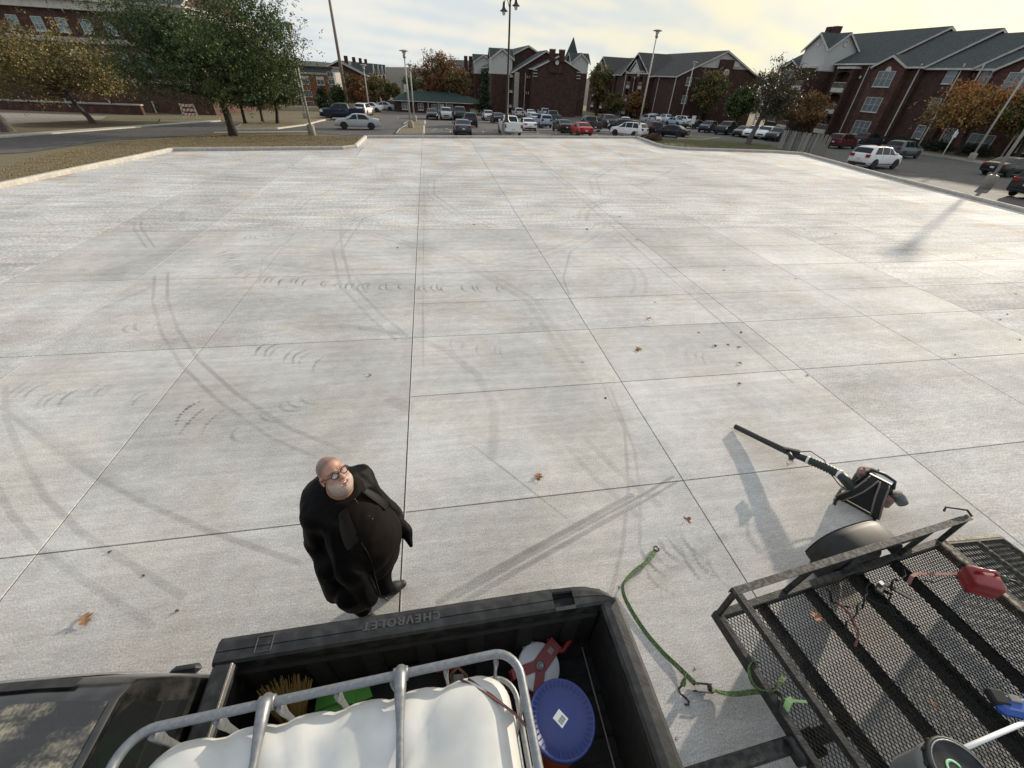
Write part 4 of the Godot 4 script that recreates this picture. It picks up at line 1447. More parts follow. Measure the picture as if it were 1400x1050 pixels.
func fence(a: Vector2, c: Vector2) -> void:
	var t := thing("wooden_fence", "weathered grey picket fence panel at the right side of the slab", "fence", on_ground(a.x, a.y))
	var d := (c - a)
	var n := 26
	rng.seed = 44
	for k in n:
		var f := (k + 0.5) / n
		var x := d.x * f
		var z := d.y * f
		var y := ground_y(a.x + x, a.y + z) - ground_y(a.x, a.y)
		var h := 1.95 + rng.randf_range(-0.07, 0.07)
		var b := MB.new()
		var w := 0.098
		b.prism(PackedVector2Array([Vector2(-w, -0.1), Vector2(w, -0.1), Vector2(w, h - 0.12), Vector2(w * 0.5, h), Vector2(-w * 0.5, h), Vector2(-w, h - 0.12)]), -0.012, 0.012, Transform3D(Basis(Vector3.UP, atan2(-d.y, d.x) + rng.randf_range(-0.15, 0.15)) * Basis(Vector3.BACK, rng.randf_range(-0.03, 0.03)), Vector3(x, y, z)))
		part("picket", b.done(), [M.grey_wood, M.grey_wood_pale, M.grey_wood_dark][rng.randi() % 3], t)
	for y in [0.45, 1.45]:
		var b := MB.new()
		b.bar(Vector3(0.05, y, 0), Vector3(d.x + 0.05, y + ground_y(c.x, c.y) - ground_y(a.x, a.y), d.y), 0.04, 0.09)
		part("rail", b.done(), M.grey_wood, t)
	for k in 4:
		var f := k / 3.0
		var b := MB.new()
		b.cbox(Vector3(d.x * f + 0.1, 0.9 + 0.3 * f * 0.0, d.y * f), Vector3(0.1, 2.1, 0.1), 0.01)
		part("post", b.done(), M.grey_wood, t)


# ---------------------------------------------------------------- trees
var sprigs := []
var sprig_mat: StandardMaterial3D

const TREES := [
	["oak", -16.48, -43.58, 9.76, 7.54, 1.64, -0.76, "dense green oak with a thick trunk beside the road at left"],
	["olive", -30.74, -50.37, 6.60, 6.78, 1.48, -1.87, "yellow brown tree leaning over the left road verge"],
	["olive", -31.12, -41.34, 9.66, 5.30, 2.21, -1.78, "large straw coloured tree at the far left edge"],
	["oak", -19.31, -55.04, 4.77, 3.05, 1.32, 0.14, "small green tree tucked behind the big oak trunk"],
	["olive", -18.73, -58.88, 5.10, 3.08, 1.21, 0.19, "small olive tree second behind the big oak"],
	["oak", -16.56, -56.62, 5.39, 2.87, 1.23, 0.62, "small green tree nearest the lamp behind the big oak"],
	["conifer", -18.01, -90.00, 3.65, 1.42, 0.52, 0.06, "dark conical evergreen in front of the orange office block"],
	["oak", -16.92, -97.48, 3.63, 1.22, 0.45, 0.19, "round dark green tree behind the tall pole"],
	["rust", -13.37, -94.90, 6.00, 2.21, 0.65, 0.25, "rust coloured street tree right of the tall pole"],
	["mixed", -11.34, -107.65, 6.21, 2.30, 0.75, 0.28, "green brown street tree behind the second lamp"],
	["mixed", -10.09, -122.56, 5.43, 1.97, 0.86, 0.08, "green brown street tree further along the street"],
	["mixed", -9.76, -154.58, 5.24, 1.86, 0.72, 0.20, "smallest street tree at the end of the street"],
	["oak", -8.56, -265.22, 9.21, 5.65, 0.92, 0.69, "far rounded tree at the end of the street"],
	["rust", 3.19, -108.73, 10.65, 6.41, 0.63, 0.22, "broad orange oak over the green roofed house"],
	["conifer", 11.35, -100.33, 7.69, 1.68, 0.72, 0.07, "tall dark cedar beside the siding tower"],
	["mixed", 46.21, -129.98, 11.79, 3.40, 1.27, 0.00, "green brown tree right of the centre brick gable"],
	["bare", 34.36, -113.18, 5.97, 2.86, 2.84, -0.08, "bare grey shrub against the brick gable"],
	["mixed", 49.30, -125.08, 5.75, 2.75, 0.64, -0.18, "low olive tree left of the two thin lamps"],
	["brown", 53.74, -121.59, 5.80, 3.23, 0.78, 0.00, "low brown tree between the two thin lamps"],
	["mixed", 62.05, -104.21, 10.53, 4.21, 1.89, 1.01, "green yellow tree in front of the brown roofed apartments"],
	["oak", 63.77, -91.92, 7.18, 3.43, 1.36, 0.00, "dark green tree right of the pale gable"],
	["bareoak", 39.87, -53.76, 8.83, 3.66, 2.39, 1.14, "half bare oak with a leaning trunk by the fence"],
	["brown", 60.75, -71.36, 6.23, 4.83, 1.21, 0.17, "brown orange low tree behind the wooden fence"],
	["orange", 66.89, -49.04, 7.56, 6.09, 2.32, -1.45, "orange maple with a leaning trunk before the right apartments"],
	["mixed", 67.77, -43.33, 7.68, 3.98, 2.19, -0.97, "green tree behind the orange maple at the right edge"],
	["yellowgreen", 84.30, -53.64, 11.50, 5.62, 6.73, -1.44, "yellow green tree crown above the orange maple"],
]
const LEAF := {
	"oak": [Color(0.031, 0.059, 0.016), Color(0.055, 0.085, 0.021), Color(0.084, 0.101, 0.029)],
	"olive": [Color(0.196, 0.145, 0.051), Color(0.123, 0.113, 0.038), Color(0.275, 0.210, 0.084)],
	"rust": [Color(0.210, 0.072, 0.023), Color(0.145, 0.080, 0.026), Color(0.102, 0.084, 0.026)],
	"mixed": [Color(0.065, 0.084, 0.026), Color(0.123, 0.104, 0.032), Color(0.189, 0.131, 0.041)],
	"brown": [Color(0.181, 0.084, 0.029), Color(0.123, 0.072, 0.029), Color(0.246, 0.123, 0.036)],
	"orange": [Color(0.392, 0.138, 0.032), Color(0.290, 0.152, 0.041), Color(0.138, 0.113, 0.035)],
	"yellowgreen": [Color(0.217, 0.189, 0.055), Color(0.131, 0.145, 0.041), Color(0.348, 0.174, 0.058)],
	"conifer": [Color(0.020, 0.038, 0.016), Color(0.035, 0.058, 0.023)],
	"bare": [Color(0.145, 0.087, 0.072)],
	"bareoak": [Color(0.044, 0.053, 0.019), Color(0.092, 0.068, 0.026)],
}


func leaf_mesh() -> void:
	rng.seed = 4
	for k in 24:
		var v := PackedVector3Array()
		var nn := PackedVector3Array()
		for i in 6:
			var q := Basis(Vector3(rng.randfn(), rng.randfn(), rng.randfn()).normalized(), rng.randf() * TAU)
			var o := Vector3(rng.randf_range(-1, 1), rng.randf_range(-1, 1), rng.randf_range(-1, 1)) * 0.8
			var l := rng.randf_range(0.75, 1.15)
			v.append_array([o + q * Vector3(0, 0, -0.30), o + q * Vector3(l * 0.45, 0.05, 0.34), o + q * Vector3(l, 0, -0.05)])
			var k0 := v.size() - 3
			var fn := (v[k0 + 2] - v[k0]).cross(v[k0 + 1] - v[k0]).normalized()
			for e in 3:
				nn.append(fn)
		sprigs.append([v, nn])
	sprig_mat = flat_mat("leaf", Color.WHITE, 0.6)
	sprig_mat.vertex_color_use_as_albedo = true
	sprig_mat.backlight_enabled = true
	sprig_mat.backlight = lin(0.20, 0.19, 0.06)
	tri_mat("bark", lin(0.050, 0.040, 0.032), T.streak, 0.7, 1.0, 0.0, T.bump, 1.0)
	tri_mat("bark_grey", lin(0.12, 0.105, 0.095), T.streak, 0.7, 1.0, 0.0, T.bump, 1.0)


func leaves_at(o: Node3D, called: String, pts: Array, size: float, cols: Array) -> void:
	var v := PackedVector3Array()
	var n := PackedVector3Array()
	var c := PackedColorArray()
	for pt in pts:
		var s := size * rng.randf_range(0.7, 1.3)
		var k: float = clampf(pt[1] + rng.randf_range(-0.25, 0.25), 0.0, 0.999) * (cols.size() - 1)
		var col: Color = cols[int(k)]
		if cols.size() > 1:
			col = col.lerp(cols[mini(int(k) + 1, cols.size() - 1)], k - int(k))
		var f := rng.randf_range(0.75, 1.25)
		col = Color(col.r * f, col.g * f, col.b * f)
		var sp: Array = sprigs[rng.randi() % 24]
		v.append_array(Transform3D(Basis().scaled(Vector3(s, s, s)), pt[0]) * (sp[0] as PackedVector3Array))
		n.append_array(sp[1])
		for i in 18:
			c.append(col)
	var arr := []
	arr.resize(Mesh.ARRAY_MAX)
	arr[Mesh.ARRAY_VERTEX] = v
	arr[Mesh.ARRAY_NORMAL] = n
	arr[Mesh.ARRAY_COLOR] = c
	var m := ArrayMesh.new()
	m.add_surface_from_arrays(Mesh.PRIMITIVE_TRIANGLES, arr)
	part(called, m, sprig_mat, o)


func leaf_cloud(o: Node3D, called: String, c: Vector3, r: Vector3, n: int, size: float, cols: Array) -> void:
	var pts := []
	for i in n:
		var v := Vector3(rng.randfn(), rng.randfn(), rng.randfn()).normalized() * pow(rng.randf(), 0.4)
		pts.append([c + v * r, rng.randf()])
	leaves_at(o, called, pts, size, cols)


func build_trees() -> void:
	var n := 0
	for t in TREES:
		n += 1
		rng.seed = 100 + n * 13
		tree(t)


func tree(d: Array) -> void:
	var kind: String = d[0]
	var h: float = d[3]
	var r: float = d[4]
	var bot: float = d[5]
	var off: float = d[6] if d[7].find("thick trunk") < 0 else 0.0
	var called: String = {"oak": "oak_tree", "olive": "ash_tree", "rust": "oak_tree", "mixed": "broadleaf_tree", "brown": "small_tree", "orange": "maple_tree", "yellowgreen": "broadleaf_tree", "conifer": "cedar_tree", "bare": "bare_shrub", "bareoak": "oak_tree"}[kind]
	var o := thing(called, d[7], "shrub" if kind == "bare" else "tree", on_ground(d[1], d[2]))
	var dist := Vector2(d[1], d[2]).length()
	var c := Vector3(off, (bot + h) * 0.5, 0)
	var rad := Vector3(r, (h - bot) * 0.5, r * 0.9)
	var clumps := []
	var many: int = {"oak": 130, "olive": 95, "conifer": 70, "bare": 60, "bareoak": 70}.get(kind, 75)
	if h < 6.5:
		many = int(many * 0.6)
	for i in many:
		var v := Vector3(rng.randfn(), rng.randfn(), rng.randfn()).normalized() * pow(rng.randf(), 0.42)
		if kind == "conifer":
			var y := pow(rng.randf(), 1.4)
			var a := rng.randf() * TAU
			var q := (1.0 - y) * pow(rng.randf(), 0.35)
			v = Vector3(cos(a) * q, y * 2.0 - 1.0, sin(a) * q)
		elif v.y < 0.0:
			v.y *= 0.85
		clumps.append(c + v * rad * Vector3(0.88, 0.92, 0.88))
	# trunk and limbs
	var tr := clampf(h * 0.032, 0.07, 0.34)
	var b := MB.new()
	b.smooth(true)
	var fork := Vector3(off * 0.35, maxf(bot * 0.9, h * 0.16), 0)
	b.tube([Vector3(0, -0.4, 0), Vector3(0, 0.05, 0), Vector3(off * 0.08, fork.y * 0.4, 0), fork], [tr * 1.9, tr * 1.35, tr, tr * 0.9], 9)
	var top := Vector3(off * 0.9, lerpf(fork.y, h, 0.72), 0)
	b.tube([fork, fork.lerp(top, 0.5) + Vector3(rng.randf_range(-0.2, 0.2), 0, rng.randf_range(-0.2, 0.2)), top], [tr * 0.88, tr * 0.55, tr * 0.15], 7)
	for i in range(0, clumps.size(), 1 if kind.begins_with("bare") else 3):
		var e: Vector3 = clumps[i]
		var f := clampf((e.y - fork.y) / (h - fork.y) * 0.6, 0.0, 0.8)
		var s := fork.lerp(top, f)
		var m := s.lerp(e, 0.5) + Vector3(0, -0.06 * s.distance_to(e), 0) + Vector3(rng.randfn(), rng.randfn(), rng.randfn()) * 0.06 * r
		var w := tr * (0.42 - 0.3 * f) * (0.55 if kind.begins_with("bare") else 0.8)
		b.tube([s, m, e], [w, w * 0.6, 0.012], 5, false)
		if kind.begins_with("bare") or i % 9 == 0:
			for k in 5:
				var e2 := e + Vector3(rng.randfn(), absf(rng.randfn()) * 0.8, rng.randfn()) * r * 0.16
				b.tube([m.lerp(e, 0.4), e2], [0.022, 0.008], 4, false)
	part("trunk", b.done(), M.bark_grey if kind in ["bare", "bareoak", "olive"] else M.bark, o)
	if kind == "bare":
		return
	# leaves in clumps, with gaps between them
	var size := clampf(dist * 0.0034, 0.15, 0.45)
	var per := clampf(r * rad.y / (size * size * many) * 14.0, 18.0, 330.0)
	if kind == "bareoak":
		per *= 0.4
	elif kind == "olive":
		per *= 0.85
	var pts := []
	for e in clumps:
		var cr := r * rng.randf_range(0.12, 0.29)
		var tone := rng.randf()
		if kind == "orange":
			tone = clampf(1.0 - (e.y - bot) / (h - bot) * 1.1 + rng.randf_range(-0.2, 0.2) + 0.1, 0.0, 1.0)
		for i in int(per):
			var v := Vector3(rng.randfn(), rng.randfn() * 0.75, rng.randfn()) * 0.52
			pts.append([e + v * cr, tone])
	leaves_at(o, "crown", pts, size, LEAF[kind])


# ---------------------------------------------------------------- parked cars
const CARS := [
	["sedan", 3.55, -53.25, 0, "slate", "slate blue sedan parked at the slab edge near the small green house"],
	["pickup", 9.27, -55.61, 0, "white", "white pickup parked behind the black lamp post"],
	["sedan", 18.86, -58.02, 0, "red", "bright red sedan seen from behind in the car park"],
	["sedan", 17.82, -63.04, 0, "black", "black sedan parked just left of the red sedan"],
	["suv", 25.33, -58.02, -35, "white", "white estate car behind the kerb at the foot of a lamp post"],
	["suv", 27.73, -65.61, -30, "black", "black estate car just beyond the white estate car at the kerb"],
	["suv", 31.49, -64.79, 0, "black", "black hatchback parked between the white estate car and a black coupe"],
	["sedan", 33.14, -61.5, -40, "black", "black coupe beside the grass corner of the car park"],
	["suv", 5.41, -65.73, 0, "navy", "navy hatchback parked behind the slate blue sedan"],
	["sedan", 10.64, -75.5, 0, "black", "small black car mostly hidden left of the white pickup"],
	["sedan", 12.79, -62.5, 0, "white", "white sedan parked just right of the white pickup"],
	["suv", 17.05, -71.24, 0, "paleblue", "pale blue hatchback two places right of the white pickup"],
	["sedan", 17.57, -80.63, 0, "paleblue", "pale blue sedan in the second row behind the pale hatchback"],
	["sedan", 20.86, -99.67, 0, "white", "white sedan in the back row under the brick gable"],
	["suv", 25.16, -105.86, 0, "silver", "silver van in the back row under the brick gable"],
	["pickup", 21.41, -82.99, 0, "slate", "slate grey pickup behind the pale blue hatchback"],
	["pickup", 22.51, -65.77, 0, "charcoal", "charcoal pickup parked right behind the red sedan"],
	["pickup", 29.5, -77.02, 180, "black", "black pickup facing the camera left of the white roofs"],
	["sedan", 34.91, -82.47, 20, "white", "white sedan behind the black estate car"],
	["suv", 46.12, -97.05, 0, "silver", "silver van with square back window in the second row"],
	["suv", 50.77, -103.55, 180, "white", "white hatchback at the back beside the brown tree"],
	["suv", 53.71, -102.89, 180, "white", "white hatchback with dark window third from the tall lamp"],
	["sedan", 51.3, -94.53, 160, "paleblue", "pale blue saloon at the right end of the back row"],
	["suv", 55.41, -97.98, 150, "white", "white hatchback left of the dark green sedan"],
	["sedan", 50.34, -85.16, 250, "green", "dark green sedan seen side on by the lamp post"],
	["suv", 47.34, -75.57, 230, "navy", "navy hatchback partly behind the big black pickup"],
	["pickup", 48.59, -71.86, 235, "black", "large black pickup with square nose facing left near the sign post"],
	["sedan", 49.02, -68.16, 235, "charcoal", "charcoal car right of the big black pickup"],
	["suv", 49.35, -65.88, 240, "white", "white hatchback behind the leaning bare trunk"],
	["suv", 50.58, -64.6, 240, "white", "white hatchback second left of the wooden fence"],
	["suv", 50.13, -61.73, 240, "charcoal", "charcoal hatchback half hidden by the wooden fence"],
	["sedan", 0.51, -79.79, 180, "black", "black sedan facing out in front of the green roofed house"],
	["suv", 2.78, -80.43, 180, "silver", "silver people carrier in front of the green roofed house"],
	["pickup", 5.04, -81.03, 180, "black", "black pickup facing out near the orange oak"],
	["sedan", 10.09, -83.54, 180, "silver", "silver sedan facing out beside the dark cedar"],
	["suv", 17.77, -97.28, 0, "silver", "silver hatchback behind the white pickup cab"],
	["sedan", -7.8, -54.84, -97, "silver", "silver sedan crossing the driveway entrance"],
	["pickup", -11.72, -70.09, -92, "navy", "dark navy pickup parked across from the silver sedan"],
	["suv", -10.28, -81.94, 10, "white", "white hatchback behind the dark pickup tail"],
	["sedan", -9.13, -102.77, -90, "silver", "silver car parked side on along the far street"],
	["suv", -7.62, -106.25, -70, "charcoal", "dark hatchback at the end of the far street row"],
	["sedan", -10.71, -94.6, -80, "white", "white sedan under the rust coloured street tree"],
	["suv", 38.57, -34.45, 78, "white", "clean white crossover parked at the right kerb beside the fence"],
	["suv", 52.19, -43.94, 75, "slate", "slate blue crossover beyond the white crossover"],
	["suv", 62.94, -58.75, 75, "charcoal", "charcoal hatchback between the red and slate crossovers"],
	["suv", 53.34, -53.42, 70, "maroon", "maroon crossover just right of the wooden fence"],
	["sedan", 49.73, -31.62, 86, "black", "black sedan behind the concrete lamp base at right"],
	["suv", 38.53, -21.81, 86, "charcoal", "dark crossover cut off by the right edge of the view"],
]
const PAINT := {
	"white": Color(0.72, 0.73, 0.74), "black": Color(0.010, 0.011, 0.012), "red": Color(0.42, 0.018, 0.020), "slate": Color(0.060, 0.085, 0.105),
	"navy": Color(0.012, 0.018, 0.040), "silver": Color(0.40, 0.42, 0.44), "paleblue": Color(0.33, 0.43, 0.55), "charcoal": Color(0.032, 0.035, 0.038),
	"green": Color(0.022, 0.036, 0.034), "maroon": Color(0.085, 0.012, 0.016),
}
# side outlines: [x, top y] from the tail (-) to the nose (+)
const SHAPE := {
	"sedan": {"l": 4.75, "w": 0.915, "belt": 0.93, "r": 0.33, "wb": 1.40, "top": [[-2.37, 0.86], [-2.33, 0.98], [-1.95, 1.06], [-1.75, 1.08], [-1.05, 1.40], [-0.55, 1.46], [0.1, 1.46], [0.45, 1.40], [1.25, 1.02], [1.6, 0.96], [2.15, 0.83], [2.34, 0.68], [2.37, 0.60]], "side": [[-1.30, -0.85, -0.14, -0.10], [-0.03, 0.0, 0.92, 0.36]], "rear": [-1.70, -1.08], "wind": [0.48, 1.20], "tail": [0.78, 0.95]},
	"suv": {"l": 4.70, "w": 0.94, "belt": 1.08, "r": 0.37, "wb": 1.43, "top": [[-2.35, 1.02], [-2.33, 1.12], [-2.10, 1.50], [-1.95, 1.62], [-1.6, 1.68], [-0.6, 1.70], [0.2, 1.67], [0.5, 1.60], [1.2, 1.18], [1.5, 1.12], [2.1, 1.02], [2.31, 0.85], [2.35, 0.72]], "side": [[-1.85, -1.55, -1.00, -0.98], [-0.90, -0.90, 0.02, 0.02], [0.10, 0.10, 0.98, 0.42]], "rear": [-2.29, -2.02], "wind": [0.53, 1.16], "tail": [0.88, 1.12]},
	"pickup": {"l": 5.80, "w": 0.99, "belt": 1.22, "r": 0.41, "wb": 1.83, "top": [[-0.98, 1.24], [-0.95, 1.30], [-0.78, 1.80], [-0.6, 1.87], [0.3, 1.89], [0.75, 1.84], [1.0, 1.74], [1.55, 1.32], [1.8, 1.25], [2.6, 1.20], [2.82, 1.05], [2.90, 0.80]], "side": [[-0.72, -0.66, -0.02, -0.02], [0.08, 0.08, 1.18, 0.86]], "rear": [-0.94, -0.78], "wind": [0.98, 1.50], "tail": [0.80, 1.15]},
}


func top_at(s: Dictionary, x: float) -> float:
	var p: Array = s.top
	for i in p.size() - 1:
		if x <= p[i + 1][0]:
			return lerpf(p[i][1], p[i + 1][1], clampf((x - p[i][0]) / (p[i + 1][0] - p[i][0]), 0.0, 1.0))
	return p[-1][1]


# point of the shell: x along the car, t = 0 at the sill to 9 on the centre line of the roof, on the +z side
func shell(s: Dictionary, x: float, t: float, grow := 0.0) -> Vector3:
	var u: float = clampf((x - (s.top[0][0] + s.top[-1][0]) * 0.5) / ((s.top[-1][0] - s.top[0][0]) * 0.5), -1.0, 1.0)
	var front := pow(maxf(u, 0.0), 5.0)
	var back := pow(maxf(-u, 0.0), 7.0)
	var w: float = s.w * (1.0 - 0.16 * front - 0.08 * back)
	var yt := top_at(s, x)
	var y0 := 0.24 + 0.10 * front + 0.10 * back
	var yb := minf(s.belt + 0.03 * -u, yt - 0.03)
	var cab := clampf((yt - yb) / 0.45, 0.0, 1.0)
	var wr := lerpf(w * 0.93, w * 0.77, cab)
	var p := [Vector2(w * 0.88, y0), Vector2(w * 0.975, y0 + 0.06), Vector2(w, lerpf(y0, yb, 0.4)), Vector2(w * 0.995, lerpf(y0, yb, 0.8)), Vector2(w * 0.955, yb), Vector2(lerpf(w * 0.955, wr, 0.5), lerpf(yb, yt - 0.05 * cab, 0.52)), Vector2(wr, lerpf(yb, yt - 0.05 * cab, 0.97)), Vector2(wr * 0.9, yt - 0.022), Vector2(wr * 0.55, yt - 0.004), Vector2(0, yt)]
	var i := clampi(int(t), 0, 8)
	var q: Vector2 = p[i].lerp(p[i + 1], t - i)
	if grow > 0.0:
		var n := Vector2(p[i + 1].y - p[i].y, p[i].x - p[i + 1].x).normalized()
		q += n * grow
	return Vector3(x, q.y, q.x)


func patch(b: MB, s: Dictionary, corners: Array, t0: float, t1: float, side: float, grow := 0.008, nx := 6, nt := 4) -> void:
	var g := []
	for j in nt + 1:
		var row := []
		for i in nx + 1:
			var v := j / float(nt)
			var x := lerpf(lerpf(corners[0], corners[1], v), lerpf(corners[2], corners[3], v), i / float(nx))
			var p := shell(s, x, lerpf(t0, t1, v), grow)
			row.append(Vector3(p.x, p.y, p.z * side))
		g.append(row)
	for j in nt:
		for i in nx:
			b.quad(g[j][i], g[j][i + 1], g[j + 1][i + 1], g[j + 1][i])


func car_body(s: Dictionary, crease := -99.0) -> ArrayMesh:
	var b := MB.new()
	b.smooth(true)
	var rings := []
	var x0: float = s.top[0][0]
	var x1: float = s.top[-1][0]
	var xs := []
	for p in s.top:
		xs.append(p[0])
	for k in 18:
		xs.append(lerpf(x0, x1, (k + 0.5) / 18.0))
	xs.sort()
	for x in xs:
		var r := PackedVector3Array()
		for k in 10:
			r.append(shell(s, x, k))
		for k in range(8, -1, -1):
			var p := shell(s, x, k)
			r.append(Vector3(p.x, p.y, -p.z))
		rings.append(r)
	var cut := 0
	for k in xs.size():
		if xs[k] <= crease:
			cut = k
	if cut > 0:
		b.st.set_smooth_group(1)
		b.loft(rings.slice(0, cut + 1), true, false)
		b.st.set_smooth_group(0)
		b.loft(rings.slice(cut), true, false)
		b.smooth(false)
		var r0: PackedVector3Array = rings[0]
		var c := Vector3(r0[0].x, 0.8, 0)
		for k in r0.size():
			b.tri(c, r0[k], r0[(k + 1) % r0.size()])
	else:
		b.loft(rings)
	return b.done()


func make_wheel(r: float, w := 0.22) -> Array:
	var q := Basis(Vector3.RIGHT, PI / 2)
	var b := MB.new()
	b.smooth(true)
	b.lathe([Vector2(r * 0.66, -w * 0.5), Vector2(r * 0.9, -w * 0.52), Vector2(r, -w * 0.38), Vector2(r, w * 0.38), Vector2(r * 0.9, w * 0.52), Vector2(r * 0.66, w * 0.5)], 22, Transform3D(q, Vector3.ZERO))
	var rim := MB.new()
	for sg in [-1.0, 1.0]:
		rim.smooth(true)
		rim.lathe([Vector2(0.01, sg * w * 0.30), Vector2(r * 0.18, sg * w * 0.32), Vector2(r * 0.2, sg * w * 0.2), Vector2(r * 0.6, sg * w * 0.2), Vector2(r * 0.68, sg * w * 0.46)], 20, Transform3D(q, Vector3.ZERO))
		rim.smooth(false)
		for k in 5:
			var a := TAU * k / 5.0
			var d := Vector3(cos(a), sin(a), 0)
			rim.bar(d * r * 0.1 + Vector3(0, 0, sg * w * 0.36), d * r * 0.66 + Vector3(0, 0, sg * w * 0.4), 0.03, r * 0.16, Vector3(-d.y, d.x, 0))
	return [b.done(), rim.done()]


func make_car(kind: String) -> Node3D:
	var s: Dictionary = SHAPE[kind]
	var o := Node3D.new()
	var body := part("body", car_body(s), M.tyre, o)
	var b: MB
	for sg in [-1.0, 1.0]:
		for c in s.side:
			b = MB.new()
			b.smooth(true)
			patch(b, s, c, 4.12, 6.0, sg)
			part("side_window", b.done(), M.car_glass, o)
	for c in [["rear_window", s.rear], ["windscreen", s.wind]]:
		b = MB.new()
		b.smooth(true)
		for sg in [-1.0, 1.0]:
			patch(b, s, [c[1][0], c[1][0], c[1][1], c[1][1]], 6.45, 9.0, sg, 0.012)
		part(c[0], b.done(), M.car_glass, o)
	if kind == "suv":
		for sg in [-1.0, 1.0]:
			b = MB.new()
			b.smooth(true)
			patch(b, s, [-2.28, -2.28, 2.22, 2.22], 0.25, 1.5, sg, 0.006, 16, 2)
			part("sill_cladding", b.done(), M.tyre, o)
			b = MB.new()
			b.bar(Vector3(-1.7, 1.73, sg * 0.62), Vector3(0.1, 1.73, sg * 0.64), 0.035, 0.035)
			part("roof_rail", b.done(), M.tyre, o)
	for sg in [-1.0, 1.0]:
		for c in s.side:
			b = MB.new()
			var hx: float = lerpf(c[0], c[2], 0.12)
			b.cbox(Vector3(hx + 0.05, s.belt - 0.10, sg * (s.w * 0.995)), Vector3(0.19, 0.035, 0.04), 0.012)
			part("door_handle", b.done(), M.rim, o)
	var wh := make_wheel(s.r)
	for wx in [-s.wb, s.wb]:
		for sg in [-1.0, 1.0]:
			b = MB.new()
			var arch := PackedVector2Array()
			for k in 15:
				var a := PI * (k / 14.0 * 1.16 - 0.08)
				arch.append(Vector2(cos(a), sin(a)) * (s.r + 0.075) + Vector2(wx, s.r))
			b.prism(arch, 0.0, s.w * 0.35, Transform3D(Basis(), Vector3(0, 0, s.w * 0.66 if sg > 0 else -s.w * 1.012)))
			part("wheel_arch", b.done(), M.tyre, o)
			var w := part("wheel", wh[0], M.tyre, o, Vector3(wx, s.r, sg * (s.w - 0.095)))
			part("rim", wh[1], M.rim, w)
	var xr: float = s.top[0][0] if kind != "pickup" else -2.9
	var xf: float = s.top[-1][0]
	for sg in [-1.0, 1.0]:
		b = MB.new()
		b.smooth(true)
		patch(b, s, [xf - 0.50, xf - 0.42, xf - 0.06, xf - 0.08], 2.55, 3.9, sg, 0.012)
		part("headlight", b.done(), M.headlight, o)
		b = MB.new()
		b.cbox(Vector3(xr + 0.03, (s.tail[0] + s.tail[1]) * 0.5, sg * s.w * (0.70 if kind != "pickup" else 0.90)), Vector3(0.16, s.tail[1] - s.tail[0], s.w * (0.40 if kind != "pickup" else 0.16)), 0.03)
		part("taillight", b.done(), M.taillight, o)
		b = MB.new()
		b.cbox(Vector3(s.wind[1] - 0.28, s.belt + 0.10, sg * (s.w + 0.06)), Vector3(0.16, 0.14, 0.2), 0.04)
		part("mirror", b.done(), M.tyre, o)
	b = MB.new()
	b.cbox(Vector3(xr - 0.02, s.tail[0] - 0.12, 0), Vector3(0.03, 0.14, 0.30), 0.005)
	part("number_plate", b.done(), M.plate, o)
	b = MB.new()
	b.cbox(Vector3(xr + 0.03, 0.42, 0), Vector3(0.16, 0.16, s.w * 1.7), 0.05)
	b.cbox(Vector3(xf - 0.08, 0.40, 0), Vector3(0.16, 0.14, s.w * 1.45), 0.05)
	part("bumper", b.done(), M.tyre if kind != "pickup" else M.rim, o)
	b = MB.new()
	b.cbox(Vector3(xf - 0.04, 0.62, 0), Vector3(0.10, 0.20, s.w * 0.9), 0.02)
	part("grille", b.done(), M.tyre, o)
	if kind == "pickup":
		b = MB.new()
		for sg in [-1.0, 1.0]:
			b.cbox(Vector3(-1.94, 0.88, sg * 0.93), Vector3(1.92, 0.88, 0.11), 0.04)
		b.cbox(Vector3(-2.87, 0.90, 0), Vector3(0.09, 0.84, 1.80), 0.03)
		b.cbox(Vector3(-1.95, 0.62, 0), Vector3(1.86, 0.08, 1.80), 0.01)
		part("cargo_bed", b.done(), M.tyre, o)
	return o


func build_cars() -> void:
	flat_mat("tyre", lin(0.014, 0.014, 0.014), 0.8)
	flat_mat("rim", lin(0.36, 0.37, 0.38), 0.35, 0.8)
	flat_mat("car_glass", lin(0.010, 0.012, 0.013), 0.05)
	M.car_glass.metallic_specular = 0.38
	flat_mat("headlight", lin(0.55, 0.57, 0.58), 0.1)
	flat_mat("taillight", lin(0.22, 0.012, 0.010), 0.15)
	flat_mat("plate", lin(0.52, 0.52, 0.50), 0.5)
	var paint := {}
	for k in PAINT:
		var c: Color = PAINT[k]
		var m := flat_mat("paint_" + k, lin(c.r, c.g, c.b), 0.38)
		m.metallic_specular = 0.3
		m.clearcoat_enabled = true
		m.clearcoat = 0.45
		m.clearcoat_roughness = 0.06
		paint[k] = m
	var made := {}
	for k in SHAPE:
		made[k] = make_car(k)
	for c in CARS:
		var o: Node3D = made[c[0]].duplicate()
		o.name = numbered({"sedan": "parked_car", "suv": "parked_car", "pickup": "pickup_truck"}[c[0]])
		add_child(o)
		var n := Vector3(0.00624, 1, -0.0308).normalized()
		var az := deg_to_rad(c[3])
		var x := Vector3(sin(az), 0, -cos(az))
		var z := x.cross(n).normalized()
		x = n.cross(z).normalized()
		o.basis = Basis(x, n, z)
		o.position = on_ground(c[1], c[2]) + Vector3(0, 0.03, 0)
		tag(o, c[5], "truck" if c[0] == "pickup" else "car", "cars parked around the lot")
		for p in ["body", "cargo_bed"]:
			if o.has_node(p):
				o.get_node(p).material_override = paint[c[4]]
		for p in o.get_children():
			if str(p.name).begins_with("mirror"):
				p.material_override = paint[c[4]]
	for k in made:
		made[k].free()


